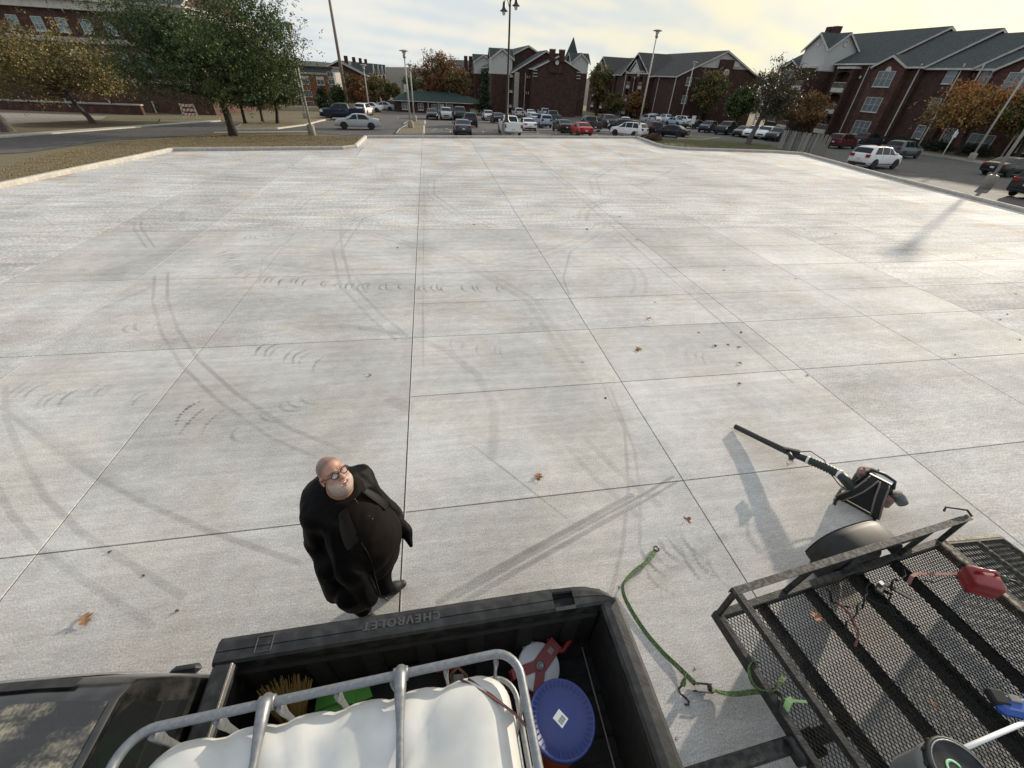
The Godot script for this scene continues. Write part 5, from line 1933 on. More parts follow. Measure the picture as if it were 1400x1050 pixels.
# ---------------------------------------------------------------- near pickup, its load
const RIG := {"l": 5.84, "w": 1.0, "belt": 1.25, "r": 0.41, "wb": 1.85, "top": [[-0.87, 1.36], [-0.866, 1.40], [-0.853, 1.83], [-0.849, 1.858], [-0.838, 1.868], [-0.4, 1.885], [0.4, 1.89], [0.8, 1.84], [1.05, 1.74], [1.6, 1.34], [1.85, 1.27], [2.65, 1.22], [2.85, 1.07], [2.92, 0.80]], "side": [[-0.66, -0.6, 0.02, 0.02], [0.12, 0.12, 1.22, 0.9]], "rear": [-0.865, -0.8525], "wind": [1.03, 1.55]}


func dust_texture() -> ImageTexture:
	var a := noise_image(512, 512, 0.010, 61, 5)
	var b := noise_image(64, 512, 0.05, 62, 4)
	b.resize(512, 512, Image.INTERPOLATE_CUBIC)
	var c := noise_image(512, 512, 0.16, 63, 3)
	var da := a.get_data()
	var db := b.get_data()
	var dc := c.get_data()
	var out := PackedByteArray()
	out.resize(512 * 512 * 3)
	for i in 512 * 512:
		var d := smoothstep(0.50, 0.78, da[i] / 255.0 * 0.62 + db[i] / 255.0 * 0.30 + dc[i] / 255.0 * 0.16)
		d = clampf(d * 0.8 + 0.035 + (dc[i] - 128) * 0.0004, 0.0, 1.0)
		out[i * 3] = int(255 * lerpf(0.10, 0.66, d))
		out[i * 3 + 1] = int(255 * lerpf(0.105, 0.62, d))
		out[i * 3 + 2] = int(255 * lerpf(0.11, 0.52, d))
	return ImageTexture.create_from_image(Image.create_from_data(512, 512, false, Image.FORMAT_RGB8, out))


func build_truck() -> void:
	tri_mat("black_plastic", lin(0.026, 0.027, 0.028), T.worn, 0.8, 0.55, 0.0, T.fine_bump, 0.08)
	tri_mat("liner", lin(0.0065, 0.0065, 0.0065), T.worn, 0.7, 0.85, 0.0, T.fine_bump, 0.1)
	var paint := tri_mat("truck_paint", lin(0.022, 0.022, 0.021), T.worn, 0.9, 0.32)
	paint.clearcoat_enabled = true
	paint.clearcoat = 0.7
	paint.clearcoat_roughness = 0.12
	var dusty := tri_mat("dusty_roof", Color.WHITE, dust_texture(), 1.25, 0.5)
	dusty.clearcoat_enabled = true
	dusty.clearcoat = 0.4
	dusty.clearcoat_roughness = 0.3
	flat_mat("seam_metal", lin(0.30, 0.28, 0.25), 0.5, 0.6)
	flat_mat("letter", lin(0.050, 0.050, 0.050), 0.6)
	var o := thing("pickup_truck", "black dusty pickup bed and cab in the foreground", "truck", Vector3(-2.07, 0, -0.03), PI)
	var s := RIG
	part("cab", car_body(s, -0.8485), paint, o)
	var b := MB.new()
	b.smooth(true)
	for sg in [-1.0, 1.0]:
		patch(b, s, [-0.83, -0.83, 0.74, 0.74], 7.05, 9.0, sg, 0.006, 12, 5)
	part("roof_panel", b.done(), dusty, o)
	for sg in [-1.0, 1.0]:
		for c in s.side:
			b = MB.new()
			b.smooth(true)
			patch(b, s, c, 4.25, 5.95, sg)
			part("side_window", b.done(), M.car_glass, o)
		b = MB.new()
		b.smooth(true)
		patch(b, s, [-0.68, -0.68, 0.9, 0.9], 6.15, 6.6, sg, 0.01, 14, 2)
		part("roof_molding", b.done(), M.black_plastic, o)
	for c in [["rear_window", s.rear], ["windscreen", s.wind]]:
		b = MB.new()
		b.smooth(true)
		for sg in [-1.0, 1.0]:
			patch(b, s, [c[1][0], c[1][0], c[1][1], c[1][1]], 6.75, 9.0, sg, 0.010, 6, 5)
		part(c[0], b.done(), M.car_glass, o)
	b = MB.new()
	for z in [-0.26, 0.26]:
		b.bar(Vector3(-0.885, 1.42, z), Vector3(-0.852, 1.74, z), 0.035, 0.012, Vector3(1, 0, 0))
	part("window_divider", b.done(), M.black_plastic, o)
	# wheels
	var wh := make_wheel(0.41, 0.27)
	for wx in [-1.78, 1.85]:
		for sg in [-1.0, 1.0]:
			var w := part("wheel", wh[0], M.tyre, o, Vector3(wx, 0.41, sg * 0.86))
			part("rim", wh[1], M.rim, w)
	# bed: sides, floor, front wall, tailgate
	for sg in [-1.0, 1.0]:
		b = MB.new()
		var prof := PackedVector2Array([Vector2(-0.90, 0.55), Vector2(-1.28, 0.55)])
		for k in 11:
			var a := PI * k / 10.0
			prof.append(Vector2(-1.78 + cos(a) * 0.5, 0.50 + sin(a) * 0.48))
		prof.append_array([Vector2(-2.30, 0.55), Vector2(-2.70, 0.60), Vector2(-2.70, 1.36), Vector2(-0.90, 1.36)])
		b.prism(prof, 0.955 * sg, 1.0 * sg)
		part("bed_side", b.done(), paint, o)
		b = MB.new()
		b.prism(PackedVector2Array([Vector2(-2.70, 0.93 * sg), Vector2(-2.70, 1.0 * sg), Vector2(-2.76, 0.992 * sg), Vector2(-2.81, 0.975 * sg), Vector2(-2.85, 0.95 * sg), Vector2(-2.875, 0.92 * sg), Vector2(-2.885, 0.89 * sg), Vector2(-2.84, 0.885 * sg)]), -1.36, -0.60, Transform3D(Basis(Vector3.RIGHT, PI / 2), Vector3.ZERO))
		part("bed_corner", b.done(), paint, o)
		b = MB.new()
		b.cbox(Vector3(-1.86, 1.13, 0.915 * sg), Vector3(1.94, 0.50, 0.07), 0.015)
		for k in 7:
			b.cbox(Vector3(-1.05 - k * 0.27, 1.10, 0.872 * sg), Vector3(0.10, 0.38, 0.03), 0.012)
		b.cbox(Vector3(-1.86, 1.30, 0.868 * sg), Vector3(1.9, 0.03, 0.03), 0.01)
		part("bed_liner", b.done(), M.liner, o)
		b = MB.new()
		b.smooth(true)
		b.lathe([Vector2(0.01, -0.16), Vector2(0.40, -0.16), Vector2(0.43, -0.12), Vector2(0.43, 0.12), Vector2(0.01, 0.12)], 24, Transform3D(Basis(Vector3.RIGHT, PI / 2), Vector3(-1.78, 0.62, 0.74 * sg)))
		part("wheel_well", b.done(), M.liner, o)
		rail_cap(o, sg)
	b = MB.new()
	b.cbox(Vector3(-1.87, 0.845, 0), Vector3(1.98, 0.05, 1.90), 0.01)
	for k in 9:
		b.cbox(Vector3(-1.87, 0.878, -0.76 + k * 0.19), Vector3(1.9, 0.018, 0.09), 0.006)
	part("bed_floor", b.done(), M.liner, o)
	b = MB.new()
	b.cbox(Vector3(-0.925, 1.10, 0), Vector3(0.05, 0.55, 1.80), 0.012)
	b.cbox(Vector3(-0.95, 1.375, 0), Vector3(0.10, 0.05, 1.76), 0.012)
	part("front_wall", b.done(), M.black_plastic, o)
	b = MB.new()
	b.cbox(Vector3(-0.985, 1.39, 0.40), Vector3(0.012, 0.02, 0.95), 0.003)
	part("front_wall_seam", b.done(), M.seam_metal, o)
	b = MB.new()
	b.cbox(Vector3(-2.875, 0.98, 0), Vector3(0.07, 0.76, 1.80), 0.02)
	var tg := part("tailgate", b.done(), paint, o)
	b = MB.new()
	b.cbox(Vector3(-2.832, 1.08, 0), Vector3(0.022, 0.56, 1.74), 0.008)
	part("tailgate_liner", b.done(), M.liner, tg)
	b = MB.new()
	var rings := []
	for z in [-0.90, -0.88, -0.5, 0.0, 0.5, 0.88, 0.90]:
		var bow: float = 0.018 * (1.0 - z * z / 0.81)
		var r := PackedVector3Array()
		for q in [[-2.812, 1.33], [-2.812, 1.372], [-2.826, 1.388], [-2.86, 1.392], [-2.905, 1.386], [-2.925, 1.37], [-2.93, 1.33]]:
			r.append(Vector3(q[0] - bow, q[1], z))
		rings.append(r)
	b.loft(rings)
	part("tailgate_cap", b.done(), M.black_plastic, tg)
	b = MB.new()
	b.cbox(Vector3(-2.775, 0.885, 0.0), Vector3(0.008, 0.012, 1.7), 0.003)
	part("tailgate_hinge_strip", b.done(), M.seam_metal, tg)
	for z in [-0.92, 0.92]:
		b = MB.new()
		b.cbox(Vector3(-2.895, 0.95, z * 0.99), Vector3(0.03, 0.36, 0.10), 0.01)
		part("taillight", b.done(), M.taillight, o)
	b = MB.new()
	b.cbox(Vector3(-3.0, 0.55, 0), Vector3(0.18, 0.18, 1.86), 0.05)
	part("bumper", b.done(), M.rim, o)
	b = MB.new()
	b.cbox(Vector3(-3.1, 0.42, 0.0), Vector3(0.36, 0.06, 0.06), 0.01)
	part("hitch", b.done(), M.tyre, o)
	for sg in [-1.0, 1.0]:
		b = MB.new()
		b.smooth(true)
		patch(b, s, [2.4, 2.45, 2.86, 2.84], 2.55, 3.9, sg, 0.012)
		part("headlight", b.done(), M.headlight, o)
		b = MB.new()
		b.cbox(Vector3(1.3, 1.36, sg * 1.12), Vector3(0.14, 0.24, 0.2), 0.05)
		part("mirror", b.done(), M.black_plastic, o)
		b = MB.new()
		b.cbox(Vector3(-0.62, 1.10, sg * 0.995), Vector3(0.15, 0.045, 0.05), 0.02)
		part("door_handle", b.done(), M.black_plastic, o)
	# tie-down bracket inside the bed
	b = MB.new()
	b.cbox(Vector3(-2.43, 1.02, 0.862), Vector3(0.07, 0.03, 0.04), 0.006)
	part("tie_down", b.done(), M.seam_metal, o)


func rail_cap(o: Node3D, sg: float) -> void:
	var sec := func(x: float, z0: float, z1: float) -> PackedVector3Array:
		var r := PackedVector3Array()
		for q in [[z0, 1.30], [z0, 1.385], [z0 + 0.012, 1.398], [lerpf(z0, z1, 0.38), 1.403], [lerpf(z0, z1, 0.40), 1.399], [lerpf(z0, z1, 0.43), 1.403], [z1 - 0.035, 1.402], [z1 - 0.01, 1.388], [z1, 1.36], [z1, 1.30]]:
			r.append(Vector3(x, q[1], q[0] * sg))
		return r
	var b := MB.new()
	var rings := []
	for x in [-0.895, -0.91, -1.3, -1.8, -2.3, -2.556]:
		rings.append(sec.call(x, 0.875, 1.005))
	b.loft(rings)
	var cap := part("bed_rail", b.done(), M.black_plastic, o)
	# stake pocket left open
	b = MB.new()
	b.loft([sec.call(-2.556, 0.875, 0.905), sec.call(-2.67, 0.875, 0.905)])
	part("pocket_edge", b.done(), M.black_plastic, cap)
	b = MB.new()
	b.loft([sec.call(-2.556, 0.965, 1.003), sec.call(-2.67, 0.96, 0.998)])
	part("pocket_edge", b.done(), M.black_plastic, cap)
	b = MB.new()
	b.loft([sec.call(-2.67, 0.875, 0.998), sec.call(-2.76, 0.875, 0.985), sec.call(-2.83, 0.875, 0.965), sec.call(-2.87, 0.875, 0.935), sec.call(-2.895, 0.875, 0.905)])
	part("rail_end", b.done(), M.black_plastic, cap)
	b = MB.new()
	b.cbox(Vector3(-2.61, 1.31, 0.935 * sg), Vector3(0.11, 0.02, 0.06), 0.004)
	part("pocket_floor", b.done(), M.liner, cap)
	# square pocket cover
	b = MB.new()
	for e in [[0.0, 0.035], [0.0, -0.035]]:
		b.cbox(Vector3(-1.11 + e[0], 1.404, (0.935 + e[1]) * sg), Vector3(0.075, 0.004, 0.004), 0.001)
	for e in [-0.036, 0.036]:
		b.cbox(Vector3(-1.11 + e, 1.404, 0.935 * sg), Vector3(0.004, 0.004, 0.066), 0.001)
	part("pocket_cover", b.done(), M.letter, cap)
	var t := TextMesh.new()
	t.text = "CHEVROLET"
	var f := SystemFont.new()
	f.font_names = PackedStringArray(["Droid Sans"])
	f.font_weight = 700
	t.font = f
	t.font_size = 32
	t.pixel_size = 0.002
	t.depth = 0.012
	var box := t.get_aabb().size
	var m := part("lettering", t, M.letter, cap, Vector3(-1.762, 1.4035, 0.942 * sg))
	# read from outside the truck
	m.basis = Basis(Vector3(1, 0, 0), Vector3(0, 0, -1), Vector3(0, 1, 0)) if sg > 0 else Basis(Vector3(-1, 0, 0), Vector3(0, 0, 1), Vector3(0, 1, 0))
	m.scale = Vector3(0.385 / maxf(box.x, 0.01), 0.040 / maxf(box.y, 0.01), 0.25)


# ---------------------------------------------------------------- tank in its cage
func round_rect(hx: float, hz: float, r: float, n := 10) -> PackedVector2Array:
	var p := PackedVector2Array()
	for c in [[1, 1, 0.0], [-1, 1, PI / 2], [-1, -1, PI], [1, -1, PI * 1.5]]:
		for k in n:
			var a: float = c[2] + PI / 2 * k / (n - 1)
			p.append(Vector2(c[0] * (hx - r) + cos(a) * r, c[1] * (hz - r) + sin(a) * r))
	return p


func dense(p: PackedVector2Array, step: float) -> PackedVector2Array:
	var q := PackedVector2Array()
	for i in p.size():
		var a := p[i]
		var b := p[(i + 1) % p.size()]
		var n := maxi(1, int(a.distance_to(b) / step))
		for k in n:
			q.append(a.lerp(b, k / float(n)))
	return q


func build_tank() -> void:
	var m := tri_mat("tank_plastic", lin(0.66, 0.66, 0.63), T.soft, 0.7, 0.36)
	m.subsurf_scatter_enabled = true
	m.subsurf_scatter_strength = 0.15
	tri_mat("cage_steel", lin(0.27, 0.285, 0.30), T.grain, 0.12, 0.48, 0.6)
	flat_mat("rust_mark", lin(0.20, 0.11, 0.04), 0.8)
	var o := thing("caged_tank", "large white plastic liquid tank inside a grey tubular cage", "tank", Vector3(-0.41, 0.887, -0.03), deg_to_rad(2.1))
	var hx := 0.575
	var hz := 0.482
	var outline := dense(round_rect(hx, hz, 0.10, 9), 0.03)
	var b := MB.new()
	b.smooth(true)
	var rings := []
	# pillow grooves: low where the cage bars cross
	var wave := func(x: float) -> float:
		return 1.0 - pow(0.5 + 0.5 * cos((x + 0.545) * TAU / 0.18), 3.0)
	for lv in [[0.0, 0.10], [0.0, 0.5], [0.0, 0.93], [0.004, 1.00], [0.014, 1.05], [0.025, 1.073], [0.038, 1.089], [0.052, 1.099], [0.07, 1.106], [0.09, 1.110], [0.11, 1.111], [0.135, 1.108], [0.16, 1.103], [0.185, 1.099], [0.21, 1.096], [0.29, 1.098], [0.37, 1.102], [0.44, 1.104]]:
		var r := PackedVector3Array()
		for p in outline:
			var k: float = lv[0]
			var q := Vector2(signf(p.x) * maxf(absf(p.x) - k * absf(p.x) / hx * 1.22, 0.0), signf(p.y) * maxf(absf(p.y) - k * absf(p.y) / hz, 0.0))
			var side := smoothstep(0.30, 0.46, absf(p.y)) * (1.0 - smoothstep(0.42, 0.56, absf(p.x)))
			var w: float = wave.call(p.x)
			var dent := 0.013 * (1.0 - w) * side * smoothstep(0.2, 0.7, lv[1])
			q.y -= signf(q.y) * dent
			var groove := exp(-pow((q.x + 0.05) / 0.035, 2.0)) * 0.012 + exp(-pow((absf(q.x + 0.02) - 0.30) / 0.03, 2.0)) * 0.008
			var y: float = lv[1] - dent * 0.45 * smoothstep(0.9, 1.10, lv[1]) - groove * smoothstep(1.05, 1.105, lv[1])
			r.append(Vector3(q.x, y, q.y))
		rings.append(r)
	b.loft(rings)
	part("tank", b.done(), m, o)
	b = MB.new()
	b.smooth(true)
	b.lathe([Vector2(0.10, 1.07), Vector2(0.10, 1.11), Vector2(0.085, 1.125), Vector2(0.01, 1.125)], 24, Transform3D(Basis(), Vector3(0.0, 0, 0.30)))
	part("filler_cap", b.done(), M.black_plastic, o)
	# cage
	var tube := func(pts: Array, r: float) -> ArrayMesh:
		var t := MB.new()
		t.smooth(true)
		t.tube(pts, r, 10)
		return t.done()
	var loop := dense(round_rect(0.61, 0.502, 0.085, 8), 0.10)
	for y in [1.115, 0.86, 0.58, 0.32]:
		var pts := []
		for p in loop:
			pts.append(Vector3(p.x, y, p.y))
		pts.append(pts[0])
		pts.append(pts[1])
		part("cage_ring", tube.call(pts, 0.0150 if y > 1.0 else 0.010), M.cage_steel, o)
	for sgn in [-1.0, 1.0]:
		for k in 7:
			var x := -0.545 + k * 0.18
			var t := MB.new()
			t.smooth(true)
			t.tube([Vector3(x, 0.12, sgn * 0.495), Vector3(x, 1.0, sgn * 0.495), Vector3(x, 1.06, sgn * 0.497), Vector3(x, 1.10, sgn * 0.50)], [0.013, 0.013, 0.021, 0.024], 8, true, 0.45)
			part("cage_bar", t.done(), M.cage_steel, o)
		for k in 5:
			var z := -0.36 + k * 0.18
			var t := MB.new()
			t.smooth(true)
			t.tube([Vector3(sgn * 0.603, 0.12, z), Vector3(sgn * 0.603, 1.0, z), Vector3(sgn * 0.605, 1.06, z), Vector3(sgn * 0.608, 1.10, z)], [0.013, 0.013, 0.02, 0.022], 8, true, 0.6)
			part("cage_bar", t.done(), M.cage_steel, o)
	for x in [-0.215, 0.205]:
		var t := MB.new()
		t.smooth(true)
		t.tube([Vector3(x, 1.112, -0.515), Vector3(x, 1.135, -0.49), Vector3(x, 1.128, -0.43), Vector3(x, 1.118, -0.36), Vector3(x, 1.118, 0.36), Vector3(x, 1.128, 0.43), Vector3(x, 1.135, 0.49), Vector3(x, 1.112, 0.515)], [0.021, 0.022, 0.018, 0.0118, 0.0118, 0.018, 0.022, 0.021], 10)
		part("cage_crossbar", t.done(), M.cage_steel, o)
		for z in [-0.5, 0.5]:
			t = MB.new()
			t.smooth(true)
			t.lathe([Vector2(0.0215, -0.024), Vector2(0.0225, -0.02), Vector2(0.0225, 0.02), Vector2(0.0215, 0.024)], 12, Transform3D(Basis(Vector3.BACK, PI / 2), Vector3(x, 1.115, z * 1.004)))
			part("clamp", t.done(), M.cage_steel, o)
	b = MB.new()
	b.cbox(Vector3(0, 0.055, 0), Vector3(1.2, 0.09, 1.0), 0.02)
	part("pallet", b.done(), M.black_plastic, o)
	# wire looped round the corner of the cage
	b = MB.new()
	b.smooth(true)
	b.tube([Vector3(0.40, 1.085, -0.46), Vector3(0.48, 1.10, -0.40), Vector3(0.56, 1.11, -0.33), Vector3(0.61, 1.115, -0.27)], 0.004, 6)
	b.tube([Vector3(0.43, 1.085, -0.455), Vector3(0.50, 1.098, -0.39), Vector3(0.57, 1.108, -0.32), Vector3(0.61, 1.112, -0.262)], 0.004, 6)
	part("wire", b.done(), flat_mat("wire_red", lin(0.14, 0.05, 0.04), 0.6), o)
	b = MB.new()
	b.cbox(Vector3(-0.08, 1.092, -0.24), Vector3(0.03, 0.004, 0.006), 0.001, Basis(Vector3.UP, 0.3))
	b.cbox(Vector3(-0.038, 1.083, -0.252), Vector3(0.026, 0.004, 0.010), 0.001, Basis(Vector3.UP, 0.3))
	part("rust_stain", b.done(), M.rust_mark, o)


# ---------------------------------------------------------------- things lying in the bed
func build_bed_load() -> void:
	flat_mat("lid_blue", lin(0.020, 0.036, 0.165), 0.45)
	flat_mat("pail_orange", lin(0.52, 0.10, 0.02), 0.45)
	flat_mat("label_white", lin(0.75, 0.75, 0.74), 0.5)
	flat_mat("ink", lin(0.06, 0.06, 0.06), 0.6)
	flat_mat("reel_red", lin(0.17, 0.010, 0.014), 0.4)
	flat_mat("reel_white", lin(0.55, 0.57, 0.62), 0.4)
	flat_mat("lime", lin(0.09, 0.30, 0.055), 0.6)
	tri_mat("straw", lin(0.30, 0.20, 0.06), T.streak, 0.1, 0.8)
	flat_mat("bag_red", lin(0.42, 0.03, 0.02), 0.6)
	tri_mat("leather", lin(0.16, 0.085, 0.05), T.grain, 0.1, 0.7)
	tri_mat("canvas", lin(0.30, 0.28, 0.25), T.grain, 0.2, 0.9)
	# orange pail with a blue ribbed lid
	var o := thing("pail", "orange pail with a ribbed blue lid in the truck bed corner", "bucket", Vector3(0.425, 0.895, -0.49))
	var b := MB.new()
	b.smooth(true)
	b.lathe([Vector2(0.01, 0), Vector2(0.128, 0), Vector2(0.132, 0.01), Vector2(0.143, 0.30), Vector2(0.15, 0.305), Vector2(0.15, 0.33), Vector2(0.145, 0.345)], 36)
	part("body", b.done(), M.pail_orange, o)
	b = MB.new()
	b.smooth(true)
	b.lathe([Vector2(0.156, 0.325), Vector2(0.158, 0.362), Vector2(0.154, 0.372), Vector2(0.148, 0.374), Vector2(0.146, 0.368), Vector2(0.120, 0.366), Vector2(0.117, 0.358), Vector2(0.01, 0.357)], 48)
	var lid := part("lid", b.done(), M.lid_blue, o)
	for k in 40:
		var a := TAU * k / 40.0
		b = MB.new()
		b.cbox(Vector3(cos(a) * 0.1325, 0.3685, sin(a) * 0.1325), Vector3(0.027, 0.007, 0.004), 0.001, Basis(Vector3.UP, -a))
		part("rib", b.done(), M.lid_blue, lid)
	b = MB.new()
	var q := Basis(Vector3.UP, deg_to_rad(38))
	b.cbox(Vector3(-0.005, 0.3583, 0.0), Vector3(0.048, 0.002, 0.056), 0.0005, q)
	var lb := part("label", b.done(), M.label_white, lid)
	b = MB.new()
	for k in 8:
		b.box(Vector3(-0.005, 0.3595, 0.0) + q * Vector3(-0.014 + k * 0.004, 0, 0.008), Vector3(0.0016 if k % 3 else 0.0028, 0.0008, 0.024), q)
	part("barcode", b.done(), M.ink, lb)
	# measuring tape on an open red reel
	o = thing("tape_reel", "white measuring tape on a red open reel behind the blue lid", "tape reel", Vector3(0.40, 1.0, -0.785))
	o.basis = Basis(Vector3.UP, deg_to_rad(40)) * Basis(Vector3.RIGHT, deg_to_rad(14))
	b = MB.new()
	b.smooth(true)
	b.lathe([Vector2(0.01, -0.02), Vector2(0.115, -0.02), Vector2(0.12, -0.015), Vector2(0.12, 0.015), Vector2(0.115, 0.02), Vector2(0.01, 0.02)], 36)
	part("tape", b.done(), M.reel_white, o)
	b = MB.new()
	for y in [-0.028, 0.028]:
		b.smooth(false)
		b.bar(Vector3(-0.14, y, -0.09), Vector3(0.05, y, 0.02), 0.05, 0.012)
		b.bar(Vector3(-0.14, y, 0.09), Vector3(0.05, y, -0.02), 0.05, 0.0125)
		b.bar(Vector3(0.0, y, 0.0), Vector3(0.16, y, 0.0), 0.08, 0.0115)
	part("frame", b.done(), M.reel_red, o)
	b = MB.new()
	b.smooth(true)
	b.tube([Vector3(0.14, 0, -0.03), Vector3(0.16, 0, -0.055), Vector3(0.24, 0, -0.06), Vector3(0.265, 0, -0.03), Vector3(0.265, 0, 0.03), Vector3(0.24, 0, 0.06), Vector3(0.16, 0, 0.055), Vector3(0.14, 0, 0.03), Vector3(0.14, 0, -0.03)], 0.017, 8)
	part("handle", b.done(), M.reel_red, o)
	b = MB.new()
	b.smooth(true)
	b.lathe([Vector2(0.022, 0.03), Vector2(0.024, 0.042), Vector2(0.014, 0.045), Vector2(0.012, 0.04), Vector2(0.005, 0.04)], 16)
	part("hub_nut", b.done(), M.cage_steel, o)
	b = MB.new()
	b.cbox(Vector3(0.10, 0.0355, 0.0), Vector3(0.032, 0.002, 0.03), 0.0005)
	part("sticker", b.done(), M.canvas, o)
	# corn broom
	o = thing("broom", "straw broom head leaning in the front of the truck bed", "broom", Vector3(-0.88, 0.92, -0.73))
	rng.seed = 8
	b = MB.new()
	for k in 240:
		var a := rng.randf() * TAU
		var r := sqrt(rng.randf())
		var base := Vector3(cos(a) * r * 0.035, 0.0, sin(a) * r * 0.02)
		var tip := Vector3(cos(a) * r * 0.13, 0.27 + rng.randf() * 0.05, sin(a) * r * 0.05 - 0.10)
		b.tube([base, base.lerp(tip, 0.5) + Vector3(0, 0.02, 0.01), tip], [0.0022, 0.002, 0.001], 3, false)
	part("bristles", b.done(), M.straw, o)
	b = MB.new()
	b.smooth(true)
	b.tube([Vector3(0, 0.03, 0), Vector3(0.30, -0.01, 0.02), Vector3(0.95, 0.0, 0.0)], 0.012, 8)
	part("handle", b.done(), M.straw, o)
	# folded lime sheet
	o = thing("lime_sheet", "folded lime green plastic sheet between tank and bed wall", "tarp", Vector3(-0.60, 0.93, -0.80))
	b = MB.new()
	b.ribbon([Vector3(-0.20, 0.02, -0.02), Vector3(-0.10, 0.045, -0.035), Vector3(0.0, 0.035, -0.02), Vector3(0.10, 0.05, -0.03), Vector3(0.21, 0.03, 0.0)], [Vector3(0, 0.25, 1)], 0.085, 0.004)
	part("top_fold", b.done(), M.lime, o)
	b = MB.new()
	b.ribbon([Vector3(-0.19, -0.01, 0.02), Vector3(0.0, 0.01, 0.03), Vector3(0.2, 0.0, 0.035)], [Vector3(0, -0.2, 1)], 0.10, 0.005)
	part("lower_fold", b.done(), M.lime, o)
	b = MB.new()
	b.smooth(true)
	b.lathe([Vector2(0.005, -0.02), Vector2(0.022, -0.01), Vector2(0.026, 0.01), Vector2(0.012, 0.026), Vector2(0.003, 0.028)], 8, Transform3D(Basis(), Vector3(0.235, 0.045, 0.0)))
	part("knot", b.done(), flat_mat("lime_pale", lin(0.45, 0.62, 0.28), 0.6), o)
	# red shopping bag with brown straps
	o = thing("carry_bag", "red carry bag with a brown strap against the bed wall", "bag", Vector3(-0.10, 0.90, -0.80))
	b = MB.new()
	b.prism(PackedVector2Array([Vector2(-0.11, 0), Vector2(0.06, 0), Vector2(0.02, 0.14), Vector2(-0.035, 0.24), Vector2(-0.07, 0.12)]), -0.045, -0.035)
	part("front_panel", b.done(), M.bag_red, o)
	b = MB.new()
	b.prism(PackedVector2Array([Vector2(-0.06, 0), Vector2(0.12, 0), Vector2(0.10, 0.15), Vector2(0.03, 0.17), Vector2(-0.02, 0.10)]), 0.0, 0.05)
	part("lining", b.done(), M.canvas, o)
	b = MB.new()
	b.smooth(true)
	b.tube([Vector3(-0.02, 0.08, 0.03), Vector3(0.02, 0.22, 0.01), Vector3(0.055, 0.265, 0.0), Vector3(0.085, 0.23, 0.02), Vector3(0.12, 0.06, 0.05)], 0.009, 6)
	part("strap", b.done(), M.leather, o)
	b = MB.new()
	b.smooth(true)
	b.lathe([Vector2(0.005, 0), Vector2(0.032, 0.0), Vector2(0.034, 0.09), Vector2(0.03, 0.13), Vector2(0.012, 0.16), Vector2(0.012, 0.185), Vector2(0.003, 0.187)], 14)
	var bt := thing("bottle", "green bottle beside the red carry bag in the truck bed", "bottle", Vector3(0.075, 0.905, -0.72))
	part("body", b.done(), flat_mat("bottle_green", lin(0.03, 0.20, 0.04), 0.3), bt)
	b = MB.new()
	b.smooth(true)
	b.lathe([Vector2(0.014, 0.178), Vector2(0.014, 0.205), Vector2(0.003, 0.206)], 12)
	part("cap", b.done(), M.label_white, bt)
	o = thing("cloth_bundle", "crumpled dark grey cloth between the bottle and the tape reel", "cloth", Vector3(0.17, 0.90, -0.74))
	b = MB.new()
	b.smooth(true)
	rng.seed = 19
	var rings := []
	for k in 7:
		var r := PackedVector3Array()
		for j in 12:
			var a := TAU * j / 12.0
			var w := (0.075 - 0.008 * k) * rng.randf_range(0.75, 1.2)
			r.append(Vector3(cos(a) * w * 1.1, k * 0.026, sin(a) * w * 0.7))
		rings.append(r)
	b.loft(rings)
	part("cloth", b.done(), tri_mat("dark_cloth", lin(0.055, 0.055, 0.058), T.grain, 0.1, 0.95), o)


# ---------------------------------------------------------------- utility trailer and what lies on it
# expanded steel sheet: zigzag strands that touch their neighbours
func steel_mesh(lx: float, lz: float, xf: Transform3D, open := 1.0) -> ArrayMesh:
	var v := PackedVector3Array()
	var n := PackedVector3Array()
	var px := 0.0138 * open
	var pz := 0.0215 * open
	var w := 0.0021
	var rows := int(lx / px)
	var cols := int(lz / pz)
	for i in rows:
		for j in cols:
			var s := 1.0 if (i + j) % 2 == 0 else -1.0
			var a := Vector3((i + 0.5) * px - s * px * 0.5, 0, j * pz)
			var c := Vector3((i + 0.5) * px + s * px * 0.5, 0, (j + 1) * pz)
			var d := (c - a).normalized()
			var t := Vector3(d.z, 0, -d.x) * w
			var up := Vector3(0, 0.0035, 0)
			# top slopes like a drawn strand
			var q := [a - t + up * 1.4, c - t + up * 1.4, c + t, a + t, a - t - up, c - t - up, c + t - up * 2.0, a + t - up * 2.0]
			for f in [[0, 1, 2, 3], [7, 6, 5, 4], [4, 5, 1, 0], [3, 2, 6, 7]]:
				var nn: Vector3 = (q[f[2]] - q[f[0]]).cross(q[f[1]] - q[f[0]]).normalized()
				var out: Vector3 = up if f[0] == 0 else (-up if f[0] == 7 else (-t if f[0] == 4 else t))
				var turn := nn.dot(out) < 0.0
				for e in ([0, 2, 1, 0, 3, 2] if turn else [0, 1, 2, 0, 2, 3]):
					v.append(xf * (q[f[e]] as Vector3))
					n.append(xf.basis * (-nn if turn else nn))
	var arr := []
	arr.resize(Mesh.ARRAY_MAX)
	arr[Mesh.ARRAY_VERTEX] = v
	arr[Mesh.ARRAY_NORMAL] = n
	var m := ArrayMesh.new()
	m.add_surface_from_arrays(Mesh.PRIMITIVE_TRIANGLES, arr)
	return m


